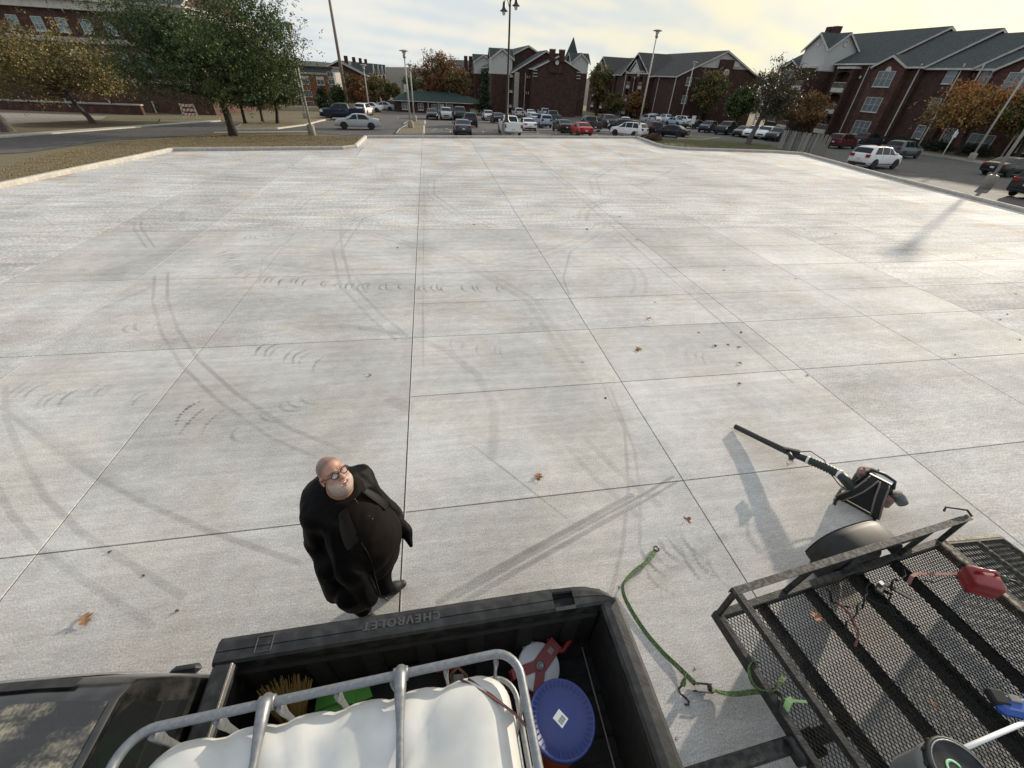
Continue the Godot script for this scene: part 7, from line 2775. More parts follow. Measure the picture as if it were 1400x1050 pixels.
# ---------------------------------------------------------------- fallen leaves
func build_leaves() -> void:
	var m := flat_mat("dry_leaf", lin(0.24, 0.10, 0.040), 0.75)
	m.backlight_enabled = true
	m.backlight = lin(0.06, 0.03, 0.01)
	var m2 := flat_mat("dark_leaf", lin(0.065, 0.042, 0.026), 0.85)
	var m3 := flat_mat("tan_leaf", lin(0.30, 0.16, 0.075), 0.75)
	rng.seed = 202
	var kinds := []
	for k in 5:
		var b := MB.new()
		b.smooth(false)
		# lobed oak leaf, curled along its rib
		var lobes := []
		for i in 15:
			var t := i / 14.0
			var hw := sin(PI * pow(t, 0.8)) * (0.30 + 0.16 * sin(t * 19.0 + k))
			lobes.append([t, maxf(hw, 0.02)])
		var curl := rng.randf_range(0.5, 1.4)
		var f := func(t: float, u: float) -> Vector3:
			var a := u * curl
			return Vector3(t - 0.5, 0.06 + absf(u) * absf(sin(a)) * 0.55 + 0.12 * sin(t * 3.0 + k), sin(a) / maxf(curl, 0.1) * 1.1)
		for i in 14:
			for s in [-1.0, 1.0]:
				var a: Array = lobes[i]
				var c: Array = lobes[i + 1]
				b.quad(f.call(a[0], 0.0), f.call(c[0], 0.0), f.call(c[0], c[1] * s), f.call(a[0], a[1] * s))
		b.tube([Vector3(-0.85, 0.02, 0.04), Vector3(-0.65, 0.10, 0.0), f.call(0.0, 0.0)], 0.012, 4)
		kinds.append(b.done())
	var big := ["large brown leaf lying left of the pickup cab", "brown leaf on the slab well behind the man", "crumpled orange brown leaf right of the man on the slab", "orange brown leaf lying above the green strap end", "reddish leaf far out on the slab, upper of two", "reddish leaf far out on the slab, lower of two"]
	var i := 0
	for p in [[-3.00,-1.96],[-1.16,-5.12],[0.96,-2.91],[2.39,-2.14],[3.95,-6.39],[3.27,-5.38],[9.01,-4.62],[5.74,-4.37],[8.50,-8.06],[6.95,-8.65],[4.38,-7.08],[4.64,-5.82],[4.69,-5.36],[4.95,-5.36],[5.12,-5.30],[4.80,-4.80],[4.45,-4.28],[5.47,-5.75],[1.59,-6.43],[-1.02,-10.62],[1.12,-12.57],[-3.45,-15.08],[-3.26,-18.34],[4.48,-13.32],[6.11,-13.39],[4.48,-12.00],[5.68,-11.01],[12.86,-14.97],[11.92,-11.83],[12.68,-11.35],[11.52,-5.73],[13.54,-6.82],[11.98,-5.92],[15.40,-9.14],[10.93,-4.96],[-2.75,-2.29],[-3.16,-2.57],[-2.33,-1.93],[0.05,-1.61],[1.40,-1.58],[1.42,-0.51],[1.77,-0.88],[2.19,-5.12],[2.23,-4.18],[4.12,-2.75],[-0.90,-16.71],[3.23,-20.24],[6.46,-21.93],[5.69,-23.48]]:
		var o := MeshInstance3D.new()
		o.mesh = kinds[rng.randi() % 5]
		var s := 0.0
		if i < big.size():
			s = [0.125, 0.12, 0.115, 0.11, 0.17, 0.14][i]
			o.material_override = m if i != 0 else m3
		else:
			s = rng.randf_range(0.05, 0.085) * (0.45 if p[1] > -2.7 and i > 30 else 1.0) * (1.25 if p[1] < -11.0 else 1.0)
			o.material_override = m2
		o.name = numbered("fallen_leaf")
		add_child(o)
		o.basis = Basis(Vector3.UP, rng.randf() * TAU).scaled(Vector3(s, s * (1.0 if i < big.size() else 1.3), s))
		o.position = Vector3(p[0], 0.001, p[1])
		tag(o, big[i] if i < big.size() else "small dark dry leaf lying on the open concrete slab", "leaf", "fallen leaves on the slab")
		i += 1
	var extra := [[Vector3(2.62, 0.512, -0.93), "brown leaf caught on the trailer floor", 0.10], [Vector3(1.62, 0.001, -0.245), "brown leaf on the ground beside the trailer tongue", 0.09], [Vector3(2.98, 0.512, -0.33), "small pale leaf on the trailer floor near the grey pail", 0.04]]
	for e in extra:
		var o := MeshInstance3D.new()
		o.mesh = kinds[rng.randi() % 5]
		o.material_override = m
		o.name = numbered("fallen_leaf")
		add_child(o)
		o.basis = Basis(Vector3.UP, rng.randf() * TAU).scaled(Vector3.ONE * e[2])
		o.position = e[0]
		tag(o, e[1], "leaf", "fallen leaves on the slab")


# ---------------------------------------------------------------- the man
class Field:
	var lo: Vector3
	var cell: float
	var nx: int
	var ny: int
	var nz: int
	var d := PackedFloat32Array()

	func _init(a: Vector3, b: Vector3, c: float) -> void:
		lo = a
		cell = c
		nx = int((b.x - a.x) / c) + 2
		ny = int((b.y - a.y) / c) + 2
		nz = int((b.z - a.z) / c) + 2
		d.resize(nx * ny * nz)
		d.fill(0.3)

	func put(i: int, v: float, k: float) -> void:
		var o := d[i]
		var h := maxf(k - absf(o - v), 0.0)
		d[i] = minf(o, v) - (h * h / (4.0 * k) if k > 0.0 else 0.0)

	func box(a: Vector3, b: Vector3) -> Array:
		var p := (a - lo) / cell
		var q := (b - lo) / cell
		return [maxi(0, int(p.x)), mini(nx - 1, int(q.x) + 1), maxi(0, int(p.y)), mini(ny - 1, int(q.y) + 1), maxi(0, int(p.z)), mini(nz - 1, int(q.z) + 1)]

	# tapered capsule; squash scales depth (z) about its axis
	func capsule(a: Vector3, b: Vector3, ra: float, rb: float, k := 0.04, squash := 1.0) -> void:
		var m := maxf(ra, rb) * maxf(1.0, squash) + k + cell * 2.0
		var e := box(Vector3(minf(a.x, b.x), minf(a.y, b.y), minf(a.z, b.z)) - Vector3(m, m, m), Vector3(maxf(a.x, b.x), maxf(a.y, b.y), maxf(a.z, b.z)) + Vector3(m, m, m))
		var ab := b - a
		var l2 := maxf(ab.length_squared(), 1e-9)
		for z in range(e[4], e[5] + 1):
			for y in range(e[2], e[3] + 1):
				var i: int = (z * ny + y) * nx + e[0]
				for x in range(e[0], e[1] + 1):
					var p := lo + Vector3(x, y, z) * cell
					var t := clampf((p - a).dot(ab) / l2, 0.0, 1.0)
					var v := p - a - ab * t
					v.z /= squash
					put(i, v.length() - lerpf(ra, rb, t), k)
					i += 1

	func ball(c: Vector3, r: Vector3, k := 0.02, q := Basis()) -> void:
		var m := maxf(r.x, maxf(r.y, r.z)) + k + cell * 2.0
		var e := box(c - Vector3(m, m, m), c + Vector3(m, m, m))
		var s := minf(r.x, minf(r.y, r.z))
		var inv := q.inverse()
		for z in range(e[4], e[5] + 1):
			for y in range(e[2], e[3] + 1):
				var i: int = (z * ny + y) * nx + e[0]
				for x in range(e[0], e[1] + 1):
					var p := inv * (lo + Vector3(x, y, z) * cell - c)
					put(i, ((p / r).length() - 1.0) * s, k)
					i += 1

	func dig(c: Vector3, r: Vector3, k := 0.01) -> void:
		var m := maxf(r.x, maxf(r.y, r.z)) + k + cell * 2.0
		var e := box(c - Vector3(m, m, m), c + Vector3(m, m, m))
		var s := minf(r.x, minf(r.y, r.z))
		for z in range(e[4], e[5] + 1):
			for y in range(e[2], e[3] + 1):
				var i: int = (z * ny + y) * nx + e[0]
				for x in range(e[0], e[1] + 1):
					var p := lo + Vector3(x, y, z) * cell - c
					var v := -((p / r).length() - 1.0) * s
					var h := maxf(k - absf(d[i] - v), 0.0)
					d[i] = maxf(d[i], v) + h * h / (4.0 * k)
					i += 1

	func each(f: Callable) -> void:
		var i := 0
		for z in nz:
			for y in ny:
				for x in nx:
					if absf(d[i]) < cell * 5.0:
						d[i] = f.call(lo + Vector3(x, y, z) * cell, d[i])
					i += 1

	func mesh(xf := Transform3D(), tint = null, into: Array = []) -> Array:
		var v: PackedVector3Array = into[0] if into else PackedVector3Array()
		var n: PackedVector3Array = into[1] if into else PackedVector3Array()
		var c: PackedColorArray = into[2] if into else PackedColorArray()
		var id: PackedInt32Array = into[3] if into else PackedInt32Array()
		var at := PackedInt32Array()
		at.resize(nx * ny * nz)
		at.fill(-1)
		var off := [0, 1, nx, nx + 1, nx * ny, nx * ny + 1, nx * ny + nx, nx * ny + nx + 1]
		var cor := [Vector3(0, 0, 0), Vector3(1, 0, 0), Vector3(0, 1, 0), Vector3(1, 1, 0), Vector3(0, 0, 1), Vector3(1, 0, 1), Vector3(0, 1, 1), Vector3(1, 1, 1)]
		var edges := [[0, 1], [2, 3], [4, 5], [6, 7], [0, 2], [1, 3], [4, 6], [5, 7], [0, 4], [1, 5], [2, 6], [3, 7]]
		for z in nz - 1:
			for y in ny - 1:
				var i := (z * ny + y) * nx
				for x in nx - 1:
					var m := 0
					for k in 8:
						if d[i + off[k]] < 0.0:
							m += 1
					if m > 0 and m < 8:
						var s := Vector3.ZERO
						var cnt := 0
						for e in edges:
							var a := d[i + off[e[0]]]
							var b := d[i + off[e[1]]]
							if (a < 0.0) != (b < 0.0):
								s += (cor[e[0]] as Vector3).lerp(cor[e[1]], a / (a - b))
								cnt += 1
						var p := lo + (Vector3(x, y, z) + s / cnt) * cell
						at[i] = v.size()
						v.append(xf * p)
						var g := Vector3(d[i + 1] + d[i + off[3]] + d[i + off[5]] + d[i + off[7]] - d[i] - d[i + off[2]] - d[i + off[4]] - d[i + off[6]], d[i + off[2]] + d[i + off[3]] + d[i + off[6]] + d[i + off[7]] - d[i] - d[i + 1] - d[i + off[4]] - d[i + off[5]], d[i + off[4]] + d[i + off[5]] + d[i + off[6]] + d[i + off[7]] - d[i] - d[i + 1] - d[i + off[2]] - d[i + off[3]])
						n.append((xf.basis * g).normalized())
						c.append(tint.call(p) if tint != null else Color.WHITE)
					i += 1
		for z in range(1, nz - 1):
			for y in range(1, ny - 1):
				var i := (z * ny + y) * nx + 1
				for x in range(1, nx - 1):
					var a := d[i] < 0.0
					for q in [[1, nx, nx * ny], [nx, nx * ny, 1], [nx * ny, 1, nx]]:
						if a != (d[i + q[0]] < 0.0):
							var f := [at[i - q[1] - q[2]], at[i - q[2]], at[i], at[i - q[1]]]
							if f[0] >= 0 and f[1] >= 0 and f[2] >= 0 and f[3] >= 0:
								if a:
									id.append_array([f[0], f[2], f[1], f[0], f[3], f[2]])
								else:
									id.append_array([f[0], f[1], f[2], f[0], f[2], f[3]])
					i += 1
		return [v, n, c, id]


func to_mesh(a: Array) -> ArrayMesh:
	var arr := []
	arr.resize(Mesh.ARRAY_MAX)
	arr[Mesh.ARRAY_VERTEX] = a[0]
	arr[Mesh.ARRAY_NORMAL] = a[1]
	arr[Mesh.ARRAY_COLOR] = a[2]
	arr[Mesh.ARRAY_INDEX] = a[3]
	var m := ArrayMesh.new()
	m.add_surface_from_arrays(Mesh.PRIMITIVE_TRIANGLES, arr)
	return m


func shirt_at(f: Field, p: Vector3) -> int:
	var q := (p - f.lo) / f.cell
	return (clampi(int(q.z), 0, f.nz - 1) * f.ny + clampi(int(q.y), 0, f.ny - 1)) * f.nx + clampi(int(q.x), 0, f.nx - 1)


func build_person() -> void:
	var o := thing("person", "heavy man in an open black jacket and glasses looking up", "person", Vector3(-0.73, 0, -1.77), deg_to_rad(48.7))
	o.scale = Vector3(0.95, 1.0, 0.95)
	var skin := flat_mat("skin", Color.WHITE, 0.5)
	skin.vertex_color_use_as_albedo = true
	skin.subsurf_scatter_enabled = true
	skin.subsurf_scatter_strength = 0.12
	tri_mat("jacket_cloth", lin(0.0056, 0.0052, 0.0056), T.grain, 0.15, 0.58, 0.0, T.fine_bump, 0.3)
	tri_mat("shirt_cloth", lin(0.0105, 0.0080, 0.0070), T.grain, 0.12, 0.8, 0.0, T.fine_bump, 0.25)
	tri_mat("lapel_cloth", lin(0.0085, 0.0078, 0.0078), T.grain, 0.15, 0.6)
	M.lapel_cloth.metallic_specular = 0.35
	tri_mat("shorts_cloth", lin(0.008, 0.008, 0.009), T.grain, 0.15, 0.95)
	M.shorts_cloth.metallic_specular = 0.15
	tri_mat("shoe", lin(0.020, 0.019, 0.017), T.grain, 0.1, 0.6)
	for k in ["jacket_cloth", "shirt_cloth"]:
		M[k].metallic_specular = 0.2
	# --- body: trunk, arms, legs and neck in one field
	var f := Field.new(Vector3(-0.48, -0.02, -0.34), Vector3(0.48, 1.68, 0.40), 0.022)
	f.capsule(Vector3(0, 1.36, 0.0), Vector3(0, 1.05, 0.09), 0.16, 0.22, 0.08)
	f.capsule(Vector3(0, 1.05, 0.08), Vector3(0, 0.92, 0.03), 0.22, 0.18, 0.08)
	f.capsule(Vector3(0, 1.44, 0.0), Vector3(0, 1.62, 0.06), 0.085, 0.082, 0.05)
	for s in [-1.0, 1.0]:
		f.capsule(Vector3(s * 0.06, 1.43, -0.02), Vector3(s * 0.175, 1.42, -0.02), 0.09, 0.07, 0.06)
		f.capsule(Vector3(s * 0.175, 1.42, -0.02), Vector3(s * 0.215, 1.15, -0.08), 0.062, 0.05, 0.04)
		f.capsule(Vector3(s * 0.215, 1.15, -0.08), Vector3(s * 0.24, 0.95, 0.06), 0.048, 0.036, 0.03)
		f.capsule(Vector3(s * 0.25, 0.95, 0.06), Vector3(s * 0.25, 0.88, 0.09), 0.04, 0.03, 0.02)
		var kn := Vector3(s * 0.12, 0.48, 0.03)
		var an := Vector3(0.10, 0.10, 0.03) if s > 0 else Vector3(-0.13, 0.10, 0.0)
		f.capsule(Vector3(s * 0.105, 0.88, 0.02), kn, 0.115, 0.072, 0.05)
		f.capsule(kn, kn.lerp(an, 0.35) + Vector3(0, 0, -0.02), 0.062, 0.062, 0.03)
		f.capsule(kn.lerp(an, 0.35) + Vector3(0, 0, -0.02), an, 0.062, 0.040, 0.03)
		var toe := Vector3(0.19, 0.04, 0.10) if s > 0 else Vector3(-0.16, 0.04, 0.16)
		f.capsule(an - Vector3(0, 0.04, 0), toe, 0.04, 0.032, 0.03)
	var body := f.mesh(Transform3D(), func(_p: Vector3) -> Color: return SKIN)
	# --- head in its own fine field, tipped up towards the camera
	var h := Field.new(Vector3(-0.12, -0.17, -0.13), Vector3(0.12, 0.15, 0.16), 0.0055)
	h.ball(Vector3(0, 0.035, -0.012), Vector3(0.081, 0.092, 0.100), 0.02)
	h.ball(Vector3(0, -0.035, 0.022), Vector3(0.072, 0.085, 0.076), 0.03)
	h.ball(Vector3(0, -0.085, 0.035), Vector3(0.060, 0.045, 0.058), 0.03)
	h.ball(Vector3(0, -0.112, 0.062), Vector3(0.028, 0.022, 0.024), 0.03)
	h.ball(Vector3(0, -0.115, 0.0), Vector3(0.074, 0.055, 0.066), 0.04)
	for s in [-1.0, 1.0]:
		h.ball(Vector3(s * 0.046, -0.070, 0.042), Vector3(0.034, 0.036, 0.036), 0.03)
		h.ball(Vector3(s * 0.043, -0.030, 0.068), Vector3(0.026, 0.020, 0.020), 0.02)
		h.capsule(Vector3(s * 0.014, 0.024, 0.089), Vector3(s * 0.055, 0.026, 0.070), 0.011, 0.010, 0.015)
		h.ball(Vector3(s * 0.0875, -0.012, -0.008), Vector3(0.011, 0.034, 0.021), 0.008, Basis(Vector3.UP, s * 0.35))
		h.dig(Vector3(s * 0.096, -0.010, 0.002), Vector3(0.008, 0.018, 0.010), 0.006)
		h.dig(Vector3(s * 0.034, 0.004, 0.100), Vector3(0.019, 0.013, 0.017), 0.012)
		h.ball(Vector3(s * 0.0155, -0.043, 0.103), Vector3(0.012, 0.010, 0.012), 0.008)
	h.capsule(Vector3(0, 0.006, 0.092), Vector3(0, -0.034, 0.117), 0.011, 0.0175, 0.012)
	# smiling mouth: lips round an open gap
	h.capsule(Vector3(-0.026, -0.068, 0.090), Vector3(0.0, -0.072, 0.101), 0.006, 0.0075, 0.008)
	h.capsule(Vector3(0.026, -0.068, 0.090), Vector3(0.0, -0.072, 0.101), 0.006, 0.0075, 0.008)
	h.capsule(Vector3(-0.022, -0.080, 0.088), Vector3(0.0, -0.089, 0.095), 0.006, 0.009, 0.008)
	h.capsule(Vector3(0.022, -0.080, 0.088), Vector3(0.0, -0.089, 0.095), 0.006, 0.009, 0.008)
	h.dig(Vector3(0, -0.0775, 0.102), Vector3(0.030, 0.0085, 0.020), 0.004)
	var hn := FastNoiseLite.new()
	hn.seed = 5
	hn.frequency = 60.0
	hn.fractal_octaves = 3
	var tint := func(p: Vector3) -> Color:
		var g := hn.get_noise_3dv(p)
		var c := Color(0.36, 0.205, 0.145).lerp(Color(0.42, 0.19, 0.135), clampf(0.4 + g, 0.0, 1.0) * 0.6)
		# short grey beard along the jaw and upper lip
		var beard := smoothstep(-0.045, -0.075, p.y + absf(p.x) * -0.25 + g * 0.012) * smoothstep(0.0, 0.03, p.z + 0.02)
		if absf(p.x) < 0.030 and p.y > -0.096 and p.y < -0.062 and p.z > 0.085:
			beard = 0.0
			c = Color(0.38, 0.19, 0.15)
		c = c.lerp(Color(0.40, 0.36, 0.33), clampf(beard, 0.0, 1.0) * clampf(0.68 + g * 0.9, 0.15, 0.95))
		# cropped hair round the back and sides
		var hair := smoothstep(0.035, -0.005, p.z - maxf(p.y - 0.03, 0.0) * 0.9 + g * 0.008) * smoothstep(-0.03, 0.01, p.y + g * 0.01)
		hair *= 1.0 - smoothstep(0.085, 0.12, p.y - p.z * 0.2) * 0.55
		if absf(p.x) > 0.078 and p.y < 0.03 and p.y > -0.05 and p.z < 0.03 and p.z > -0.03:
			hair = 0.0
		c = c.lerp(Color(0.115, 0.095, 0.08), clampf(hair, 0.0, 1.0) * (0.78 + g * 0.3))
		return c
	var hx := Transform3D(Basis(Vector3.RIGHT, deg_to_rad(-36)) * Basis(Vector3.BACK, deg_to_rad(-3)), Vector3(-0.024, 1.732, 0.062)).scaled_local(Vector3(0.90, 0.885, 0.90))
	body = h.mesh(hx, tint, body)
	part("body", to_mesh(body), skin, o)
	# eyes, teeth, glasses
	var b: MB
	var head := Node3D.new()
	head.name = "glasses"
	o.add_child(head)
	head.transform = hx
	flat_mat("glasses_frame", lin(0.012, 0.008, 0.007), 0.4)
	var lens := flat_mat("spectacle_glass", Color(0.9, 0.92, 0.95, 0.10), 0.03)
	lens.metallic_specular = 0.15
	lens.transparency = BaseMaterial3D.TRANSPARENCY_ALPHA
	for s in [-1.0, 1.0]:
		b = MB.new()
		b.smooth(true)
		var ring := []
		for k in 25:
			var a := TAU * k / 24.0
			ring.append(Vector3(s * 0.036 + cos(a) * 0.0255, -0.002 + sin(a) * 0.0205, 0.112 - absf(cos(a) * 0.0255 + 0.01 * s * s) * 0.12))
		b.tube(ring, 0.0036, 6, false)
		part("rim", b.done(), M.glasses_frame, head)
		b = MB.new()
		b.smooth(true)
		b.lathe([Vector2(0.0242, 0.0), Vector2(0.012, 0.0008), Vector2(0.0005, 0.001)], 20, Transform3D(Basis(Vector3.RIGHT, PI / 2), Vector3(s * 0.036, -0.002, 0.109)), 0.8)
		part("lens", b.done(), lens, head)
		b = MB.new()
		b.smooth(true)
		b.tube([Vector3(s * 0.062, 0.004, 0.106), Vector3(s * 0.080, 0.004, 0.090), Vector3(s * 0.092, 0.004, 0.02), Vector3(s * 0.092, -0.006, -0.02)], 0.0032, 6)
		part("temple", b.done(), M.glasses_frame, head)
	b = MB.new()
	b.smooth(true)
	b.tube([Vector3(-0.011, 0.002, 0.113), Vector3(0, 0.007, 0.117), Vector3(0.011, 0.002, 0.113)], 0.003, 6)
	part("bridge", b.done(), M.glasses_frame, head)
	var face := Node3D.new()
	face.name = "face"
	o.add_child(face)
	face.transform = hx
	flat_mat("eye_white", lin(0.42, 0.37, 0.33), 0.3)
	flat_mat("iris", lin(0.05, 0.035, 0.025), 0.15)
	for s in [-1.0, 1.0]:
		b = MB.new()
		b.smooth(true)
		b.lathe([Vector2(0.001, -0.0095), Vector2(0.007, -0.006), Vector2(0.0095, 0), Vector2(0.007, 0.006), Vector2(0.001, 0.0095)], 14, Transform3D(Basis(Vector3.RIGHT, PI / 2), Vector3(s * 0.034, 0.0025, 0.0840)))
		var ey := part("eye", b.done(), M.eye_white, face)
		b = MB.new()
		b.smooth(true)
		b.lathe([Vector2(0.0048, 0.0083), Vector2(0.003, 0.0092), Vector2(0.0004, 0.0098)], 12, Transform3D(Basis(Vector3.RIGHT, PI / 2), Vector3(s * 0.034 + 0.001, 0.003, 0.0840)))
		part("iris", b.done(), M.iris, ey)
		# eyelid
		b = MB.new()
		b.smooth(true)
		b.tube([Vector3(s * 0.022, 0.006, 0.0885), Vector3(s * 0.034, 0.0105, 0.0915), Vector3(s * 0.047, 0.006, 0.0850)], [0.0025, 0.0038, 0.0025], 6)
		part("eyelid", b.done(), flat_mat("lid_skin", lin(0.40, 0.22, 0.155), 0.5), face)
		b = MB.new()
		b.smooth(true)
		b.tube([Vector3(s * 0.016, 0.024, 0.1005), Vector3(s * 0.034, 0.030, 0.097), Vector3(s * 0.056, 0.024, 0.082)], [0.0025, 0.0036, 0.002], 6, true, 0.6)
		part("eyebrow", b.done(), flat_mat("brow_hair", lin(0.22, 0.17, 0.13), 0.9), face)
	b = MB.new()
	b.smooth(true)
	b.tube([Vector3(-0.023, -0.0725, 0.0855), Vector3(0.0, -0.0745, 0.0935), Vector3(0.023, -0.0725, 0.0855)], 0.0046, 6)
	part("teeth", b.done(), flat_mat("teeth", lin(0.72, 0.68, 0.60), 0.3), face)
	b = MB.new()
	b.smooth(true)
	b.tube([Vector3(-0.023, -0.0785, 0.0835), Vector3(0.0, -0.0835, 0.0895), Vector3(0.023, -0.0785, 0.0835)], 0.0055, 6)
	part("mouth", b.done(), flat_mat("mouth_dark", lin(0.10, 0.02, 0.02), 0.5), face)
	# --- shirt over the belly
	var fold := FastNoiseLite.new()
	fold.seed = 9
	fold.frequency = 1.0
	fold.fractal_octaves = 2
	f = Field.new(Vector3(-0.36, 0.68, -0.28), Vector3(0.36, 1.60, 0.44), 0.0155)
	f.capsule(Vector3(0, 1.40, 0.01), Vector3(0, 1.28, 0.06), 0.175, 0.20, 0.08)
	f.capsule(Vector3(0, 1.28, 0.06), Vector3(0.015, 1.06, 0.105), 0.19, 0.25, 0.08)
	f.capsule(Vector3(0.015, 1.06, 0.105), Vector3(0.01, 0.90, 0.09), 0.25, 0.225, 0.08)
	f.capsule(Vector3(0.01, 0.90, 0.10), Vector3(0, 0.80, 0.07), 0.235, 0.21, 0.06)
	f.capsule(Vector3(0, 1.44, 0.005), Vector3(0, 1.565, 0.045), 0.108, 0.094, 0.06)
	for s in [-1.0, 1.0]:
		f.capsule(Vector3(s * 0.05, 1.42, -0.01), Vector3(s * 0.17, 1.40, -0.02), 0.10, 0.09, 0.06)
	f.each(func(p: Vector3, v: float) -> float:
		var w := fold.get_noise_3d(p.x * 4.0 + p.y * 3.0, p.y * 9.0 - p.x * 5.0, p.z * 4.0)
		var r := v + w * 0.009
		r = maxf(r, 0.775 + 0.03 * p.z - p.y)
		var neck := p - Vector3(0, 1.40, 0)
		return maxf(r, neck.dot(Vector3(0, 0.93, 0.36)) - 0.165))
	var shirt_field := f
	part("shirt", to_mesh(f.mesh()), M.shirt_cloth, o)
	# zip and chain
	b = MB.new()
	b.smooth(true)
	for k in 9:
		var t := k / 8.0
		b.lathe([Vector2(0.001, -0.006), Vector2(0.005, 0), Vector2(0.001, 0.006)], 6, Transform3D(Basis(Vector3.RIGHT, 0.6), Vector3(0.012 + 0.018 * t, 1.515 - 0.145 * t, 0.155 + 0.105 * t - 0.02 * sin(t * PI))))
	part("zip_chain", b.done(), M.cage_steel, o)
	# --- jacket: shoulders, sleeves into the pockets, two fronts hanging open
	f = Field.new(Vector3(-0.48, 0.60, -0.36), Vector3(0.46, 1.60, 0.46), 0.013)
	f.capsule(Vector3(-0.05, 1.40, -0.06), Vector3(0.05, 1.40, -0.06), 0.17, 0.17, 0.06)
	f.capsule(Vector3(0, 1.36, -0.05), Vector3(0, 1.05, -0.02), 0.19, 0.24, 0.08)
	f.capsule(Vector3(0, 1.05, -0.02), Vector3(0, 0.76, -0.01), 0.23, 0.245, 0.08)
	for s in [-1.0, 1.0]:
		f.capsule(Vector3(s * 0.09, 1.43, -0.03), Vector3(s * (0.175 if s < 0 else 0.21), 1.415, -0.03), 0.105, 0.092, 0.05)
		f.capsule(Vector3(s * (0.175 if s < 0 else 0.21), 1.415, -0.03), Vector3(s * (0.215 if s < 0 else 0.28), 1.14, -0.08), 0.084, 0.076, 0.014)
		f.capsule(Vector3(s * (0.215 if s < 0 else 0.28), 1.14, -0.08), Vector3(s * 0.245, 0.92, 0.06), 0.076, 0.064, 0.014)
	# right front, hanging forward over the thigh
	f.capsule(Vector3(-0.13, 1.38, 0.09), Vector3(-0.19, 1.05, 0.22), 0.09, 0.10, 0.05)
	f.capsule(Vector3(-0.19, 1.05, 0.22), Vector3(-0.19, 0.74, 0.30), 0.10, 0.075, 0.05)
	f.capsule(Vector3(-0.25, 1.0, 0.05), Vector3(-0.28, 0.72, 0.07), 0.10, 0.08, 0.05)
	f.capsule(Vector3(-0.26, 0.78, 0.20), Vector3(-0.25, 0.70, 0.22), 0.10, 0.085, 0.05)
	# left front, swung aside by the hand in its pocket
	f.capsule(Vector3(0.16, 1.38, 0.05), Vector3(0.25, 1.10, 0.13), 0.085, 0.07, 0.05)
	f.capsule(Vector3(0.25, 1.10, 0.13), Vector3(0.255, 0.95, 0.27), 0.07, 0.045, 0.04)
	f.capsule(Vector3(0.255, 0.95, 0.27), Vector3(0.215, 0.895, 0.355), 0.045, 0.016, 0.03)
	f.capsule(Vector3(0.27, 1.0, 0.10), Vector3(0.27, 0.82, 0.12), 0.10, 0.085, 0.05)
	f.each(func(p: Vector3, v: float) -> float:
		var w := fold.get_noise_3d(p.x * 7.0, p.y * 2.6 + p.x * 2.0, p.z * 7.0) + 0.6 * fold.get_noise_3d(p.x * 15.0, p.y * 4.0 - p.x * 5.0, p.z * 15.0)
		var r := v + w * 0.009
		r = maxf(r, 0.64 + 0.04 * sin(p.x * 14.0) + 0.10 * maxf(p.x, 0.0) - p.y)
		# opening at the front
		if p.z > -0.02 and p.y < 1.60:
			var t := clampf((1.50 - p.y) / 0.75, 0.0, 1.0)
			var left := lerpf(0.075, 0.215, t)
			var right := lerpf(-0.065, -0.125, t)
			var open := minf(left - p.x, p.x - right)
			r = maxf(r, minf(open, p.z - 0.02))
		# neck hole
		r = maxf(r, 0.098 - Vector2(p.x, p.z - 0.03 - (p.y - 1.5) * 0.3).length() if p.y > 1.44 else -1.0)
		return maxf(r, p.y - 1.555 - p.z * -0.2))
	part("jacket", to_mesh(f.mesh()), M.jacket_cloth, o)
	# folded collar and lapels, lying on the cloth under them
	var jf := f
	var lie := func(x: float, y: float) -> Vector3:
		var z := 0.46
		while z > -0.30:
			var q := (Vector3(x, y, z) - jf.lo) / jf.cell
			var k := (int(q.z) * jf.ny + int(q.y)) * jf.nx + int(q.x)
			if jf.d[k] < 0.004 or shirt_field.d[shirt_at(shirt_field, Vector3(x, y, z))] < 0.004:
				break
			z -= 0.004
		return Vector3(x, y, z)
	for s in [-1.0, 1.0]:
		# [height, inner edge x, width]
		var rows := [[1.525, 0.070, 0.050], [1.49, 0.074, 0.066], [1.44, 0.080, 0.082], [1.39, 0.086, 0.090], [1.34, 0.094, 0.092], [1.29, 0.100, 0.086], [1.275, 0.104, 0.030]]
		if s > 0:
			rows = [[1.525, 0.072, 0.045], [1.49, 0.085, 0.055], [1.44, 0.105, 0.062], [1.39, 0.125, 0.064], [1.34, 0.145, 0.060], [1.30, 0.160, 0.045], [1.285, 0.166, 0.015]]
		var grid := []
		for r in rows:
			var line := []
			for k in 6:
				var p: Vector3 = lie.call(s * (r[1] + r[2] * k / 5.0), r[0] - 0.02 * k / 5.0)
				line.append(p)
			grid.append(line)
		# smooth the heights, then give it thickness
		for it in 3:
			for a in grid.size():
				for k in 6:
					var z := 0.0
					var n := 0
					for da in [-1, 0, 1]:
						for dk in [-1, 0, 1]:
							if a + da >= 0 and a + da < grid.size() and k + dk >= 0 and k + dk < 6:
								z += grid[a + da][k + dk].z
								n += 1
					grid[a][k].z = maxf(z / n, grid[a][k].z - 0.01)
		b = MB.new()
		b.smooth(true)
		var out := Vector3(0, 0.004, 0.012)
		for a in grid.size() - 1:
			for k in 5:
				b.quad(grid[a][k] + out, grid[a][k + 1] + out, grid[a + 1][k + 1] + out, grid[a + 1][k] + out)
		b.smooth(false)
		for a in grid.size() - 1:
			b.quad(grid[a][0], grid[a][0] + out, grid[a + 1][0] + out, grid[a + 1][0])
			b.quad(grid[a][5], grid[a][5] + out, grid[a + 1][5] + out, grid[a + 1][5])
		for k in 5:
			for e in [0, grid.size() - 1]:
				b.quad(grid[e][k], grid[e][k] + out, grid[e][k + 1] + out, grid[e][k + 1])
		part("lapel", b.done(), M.lapel_cloth, o)
		if s > 0:
			continue
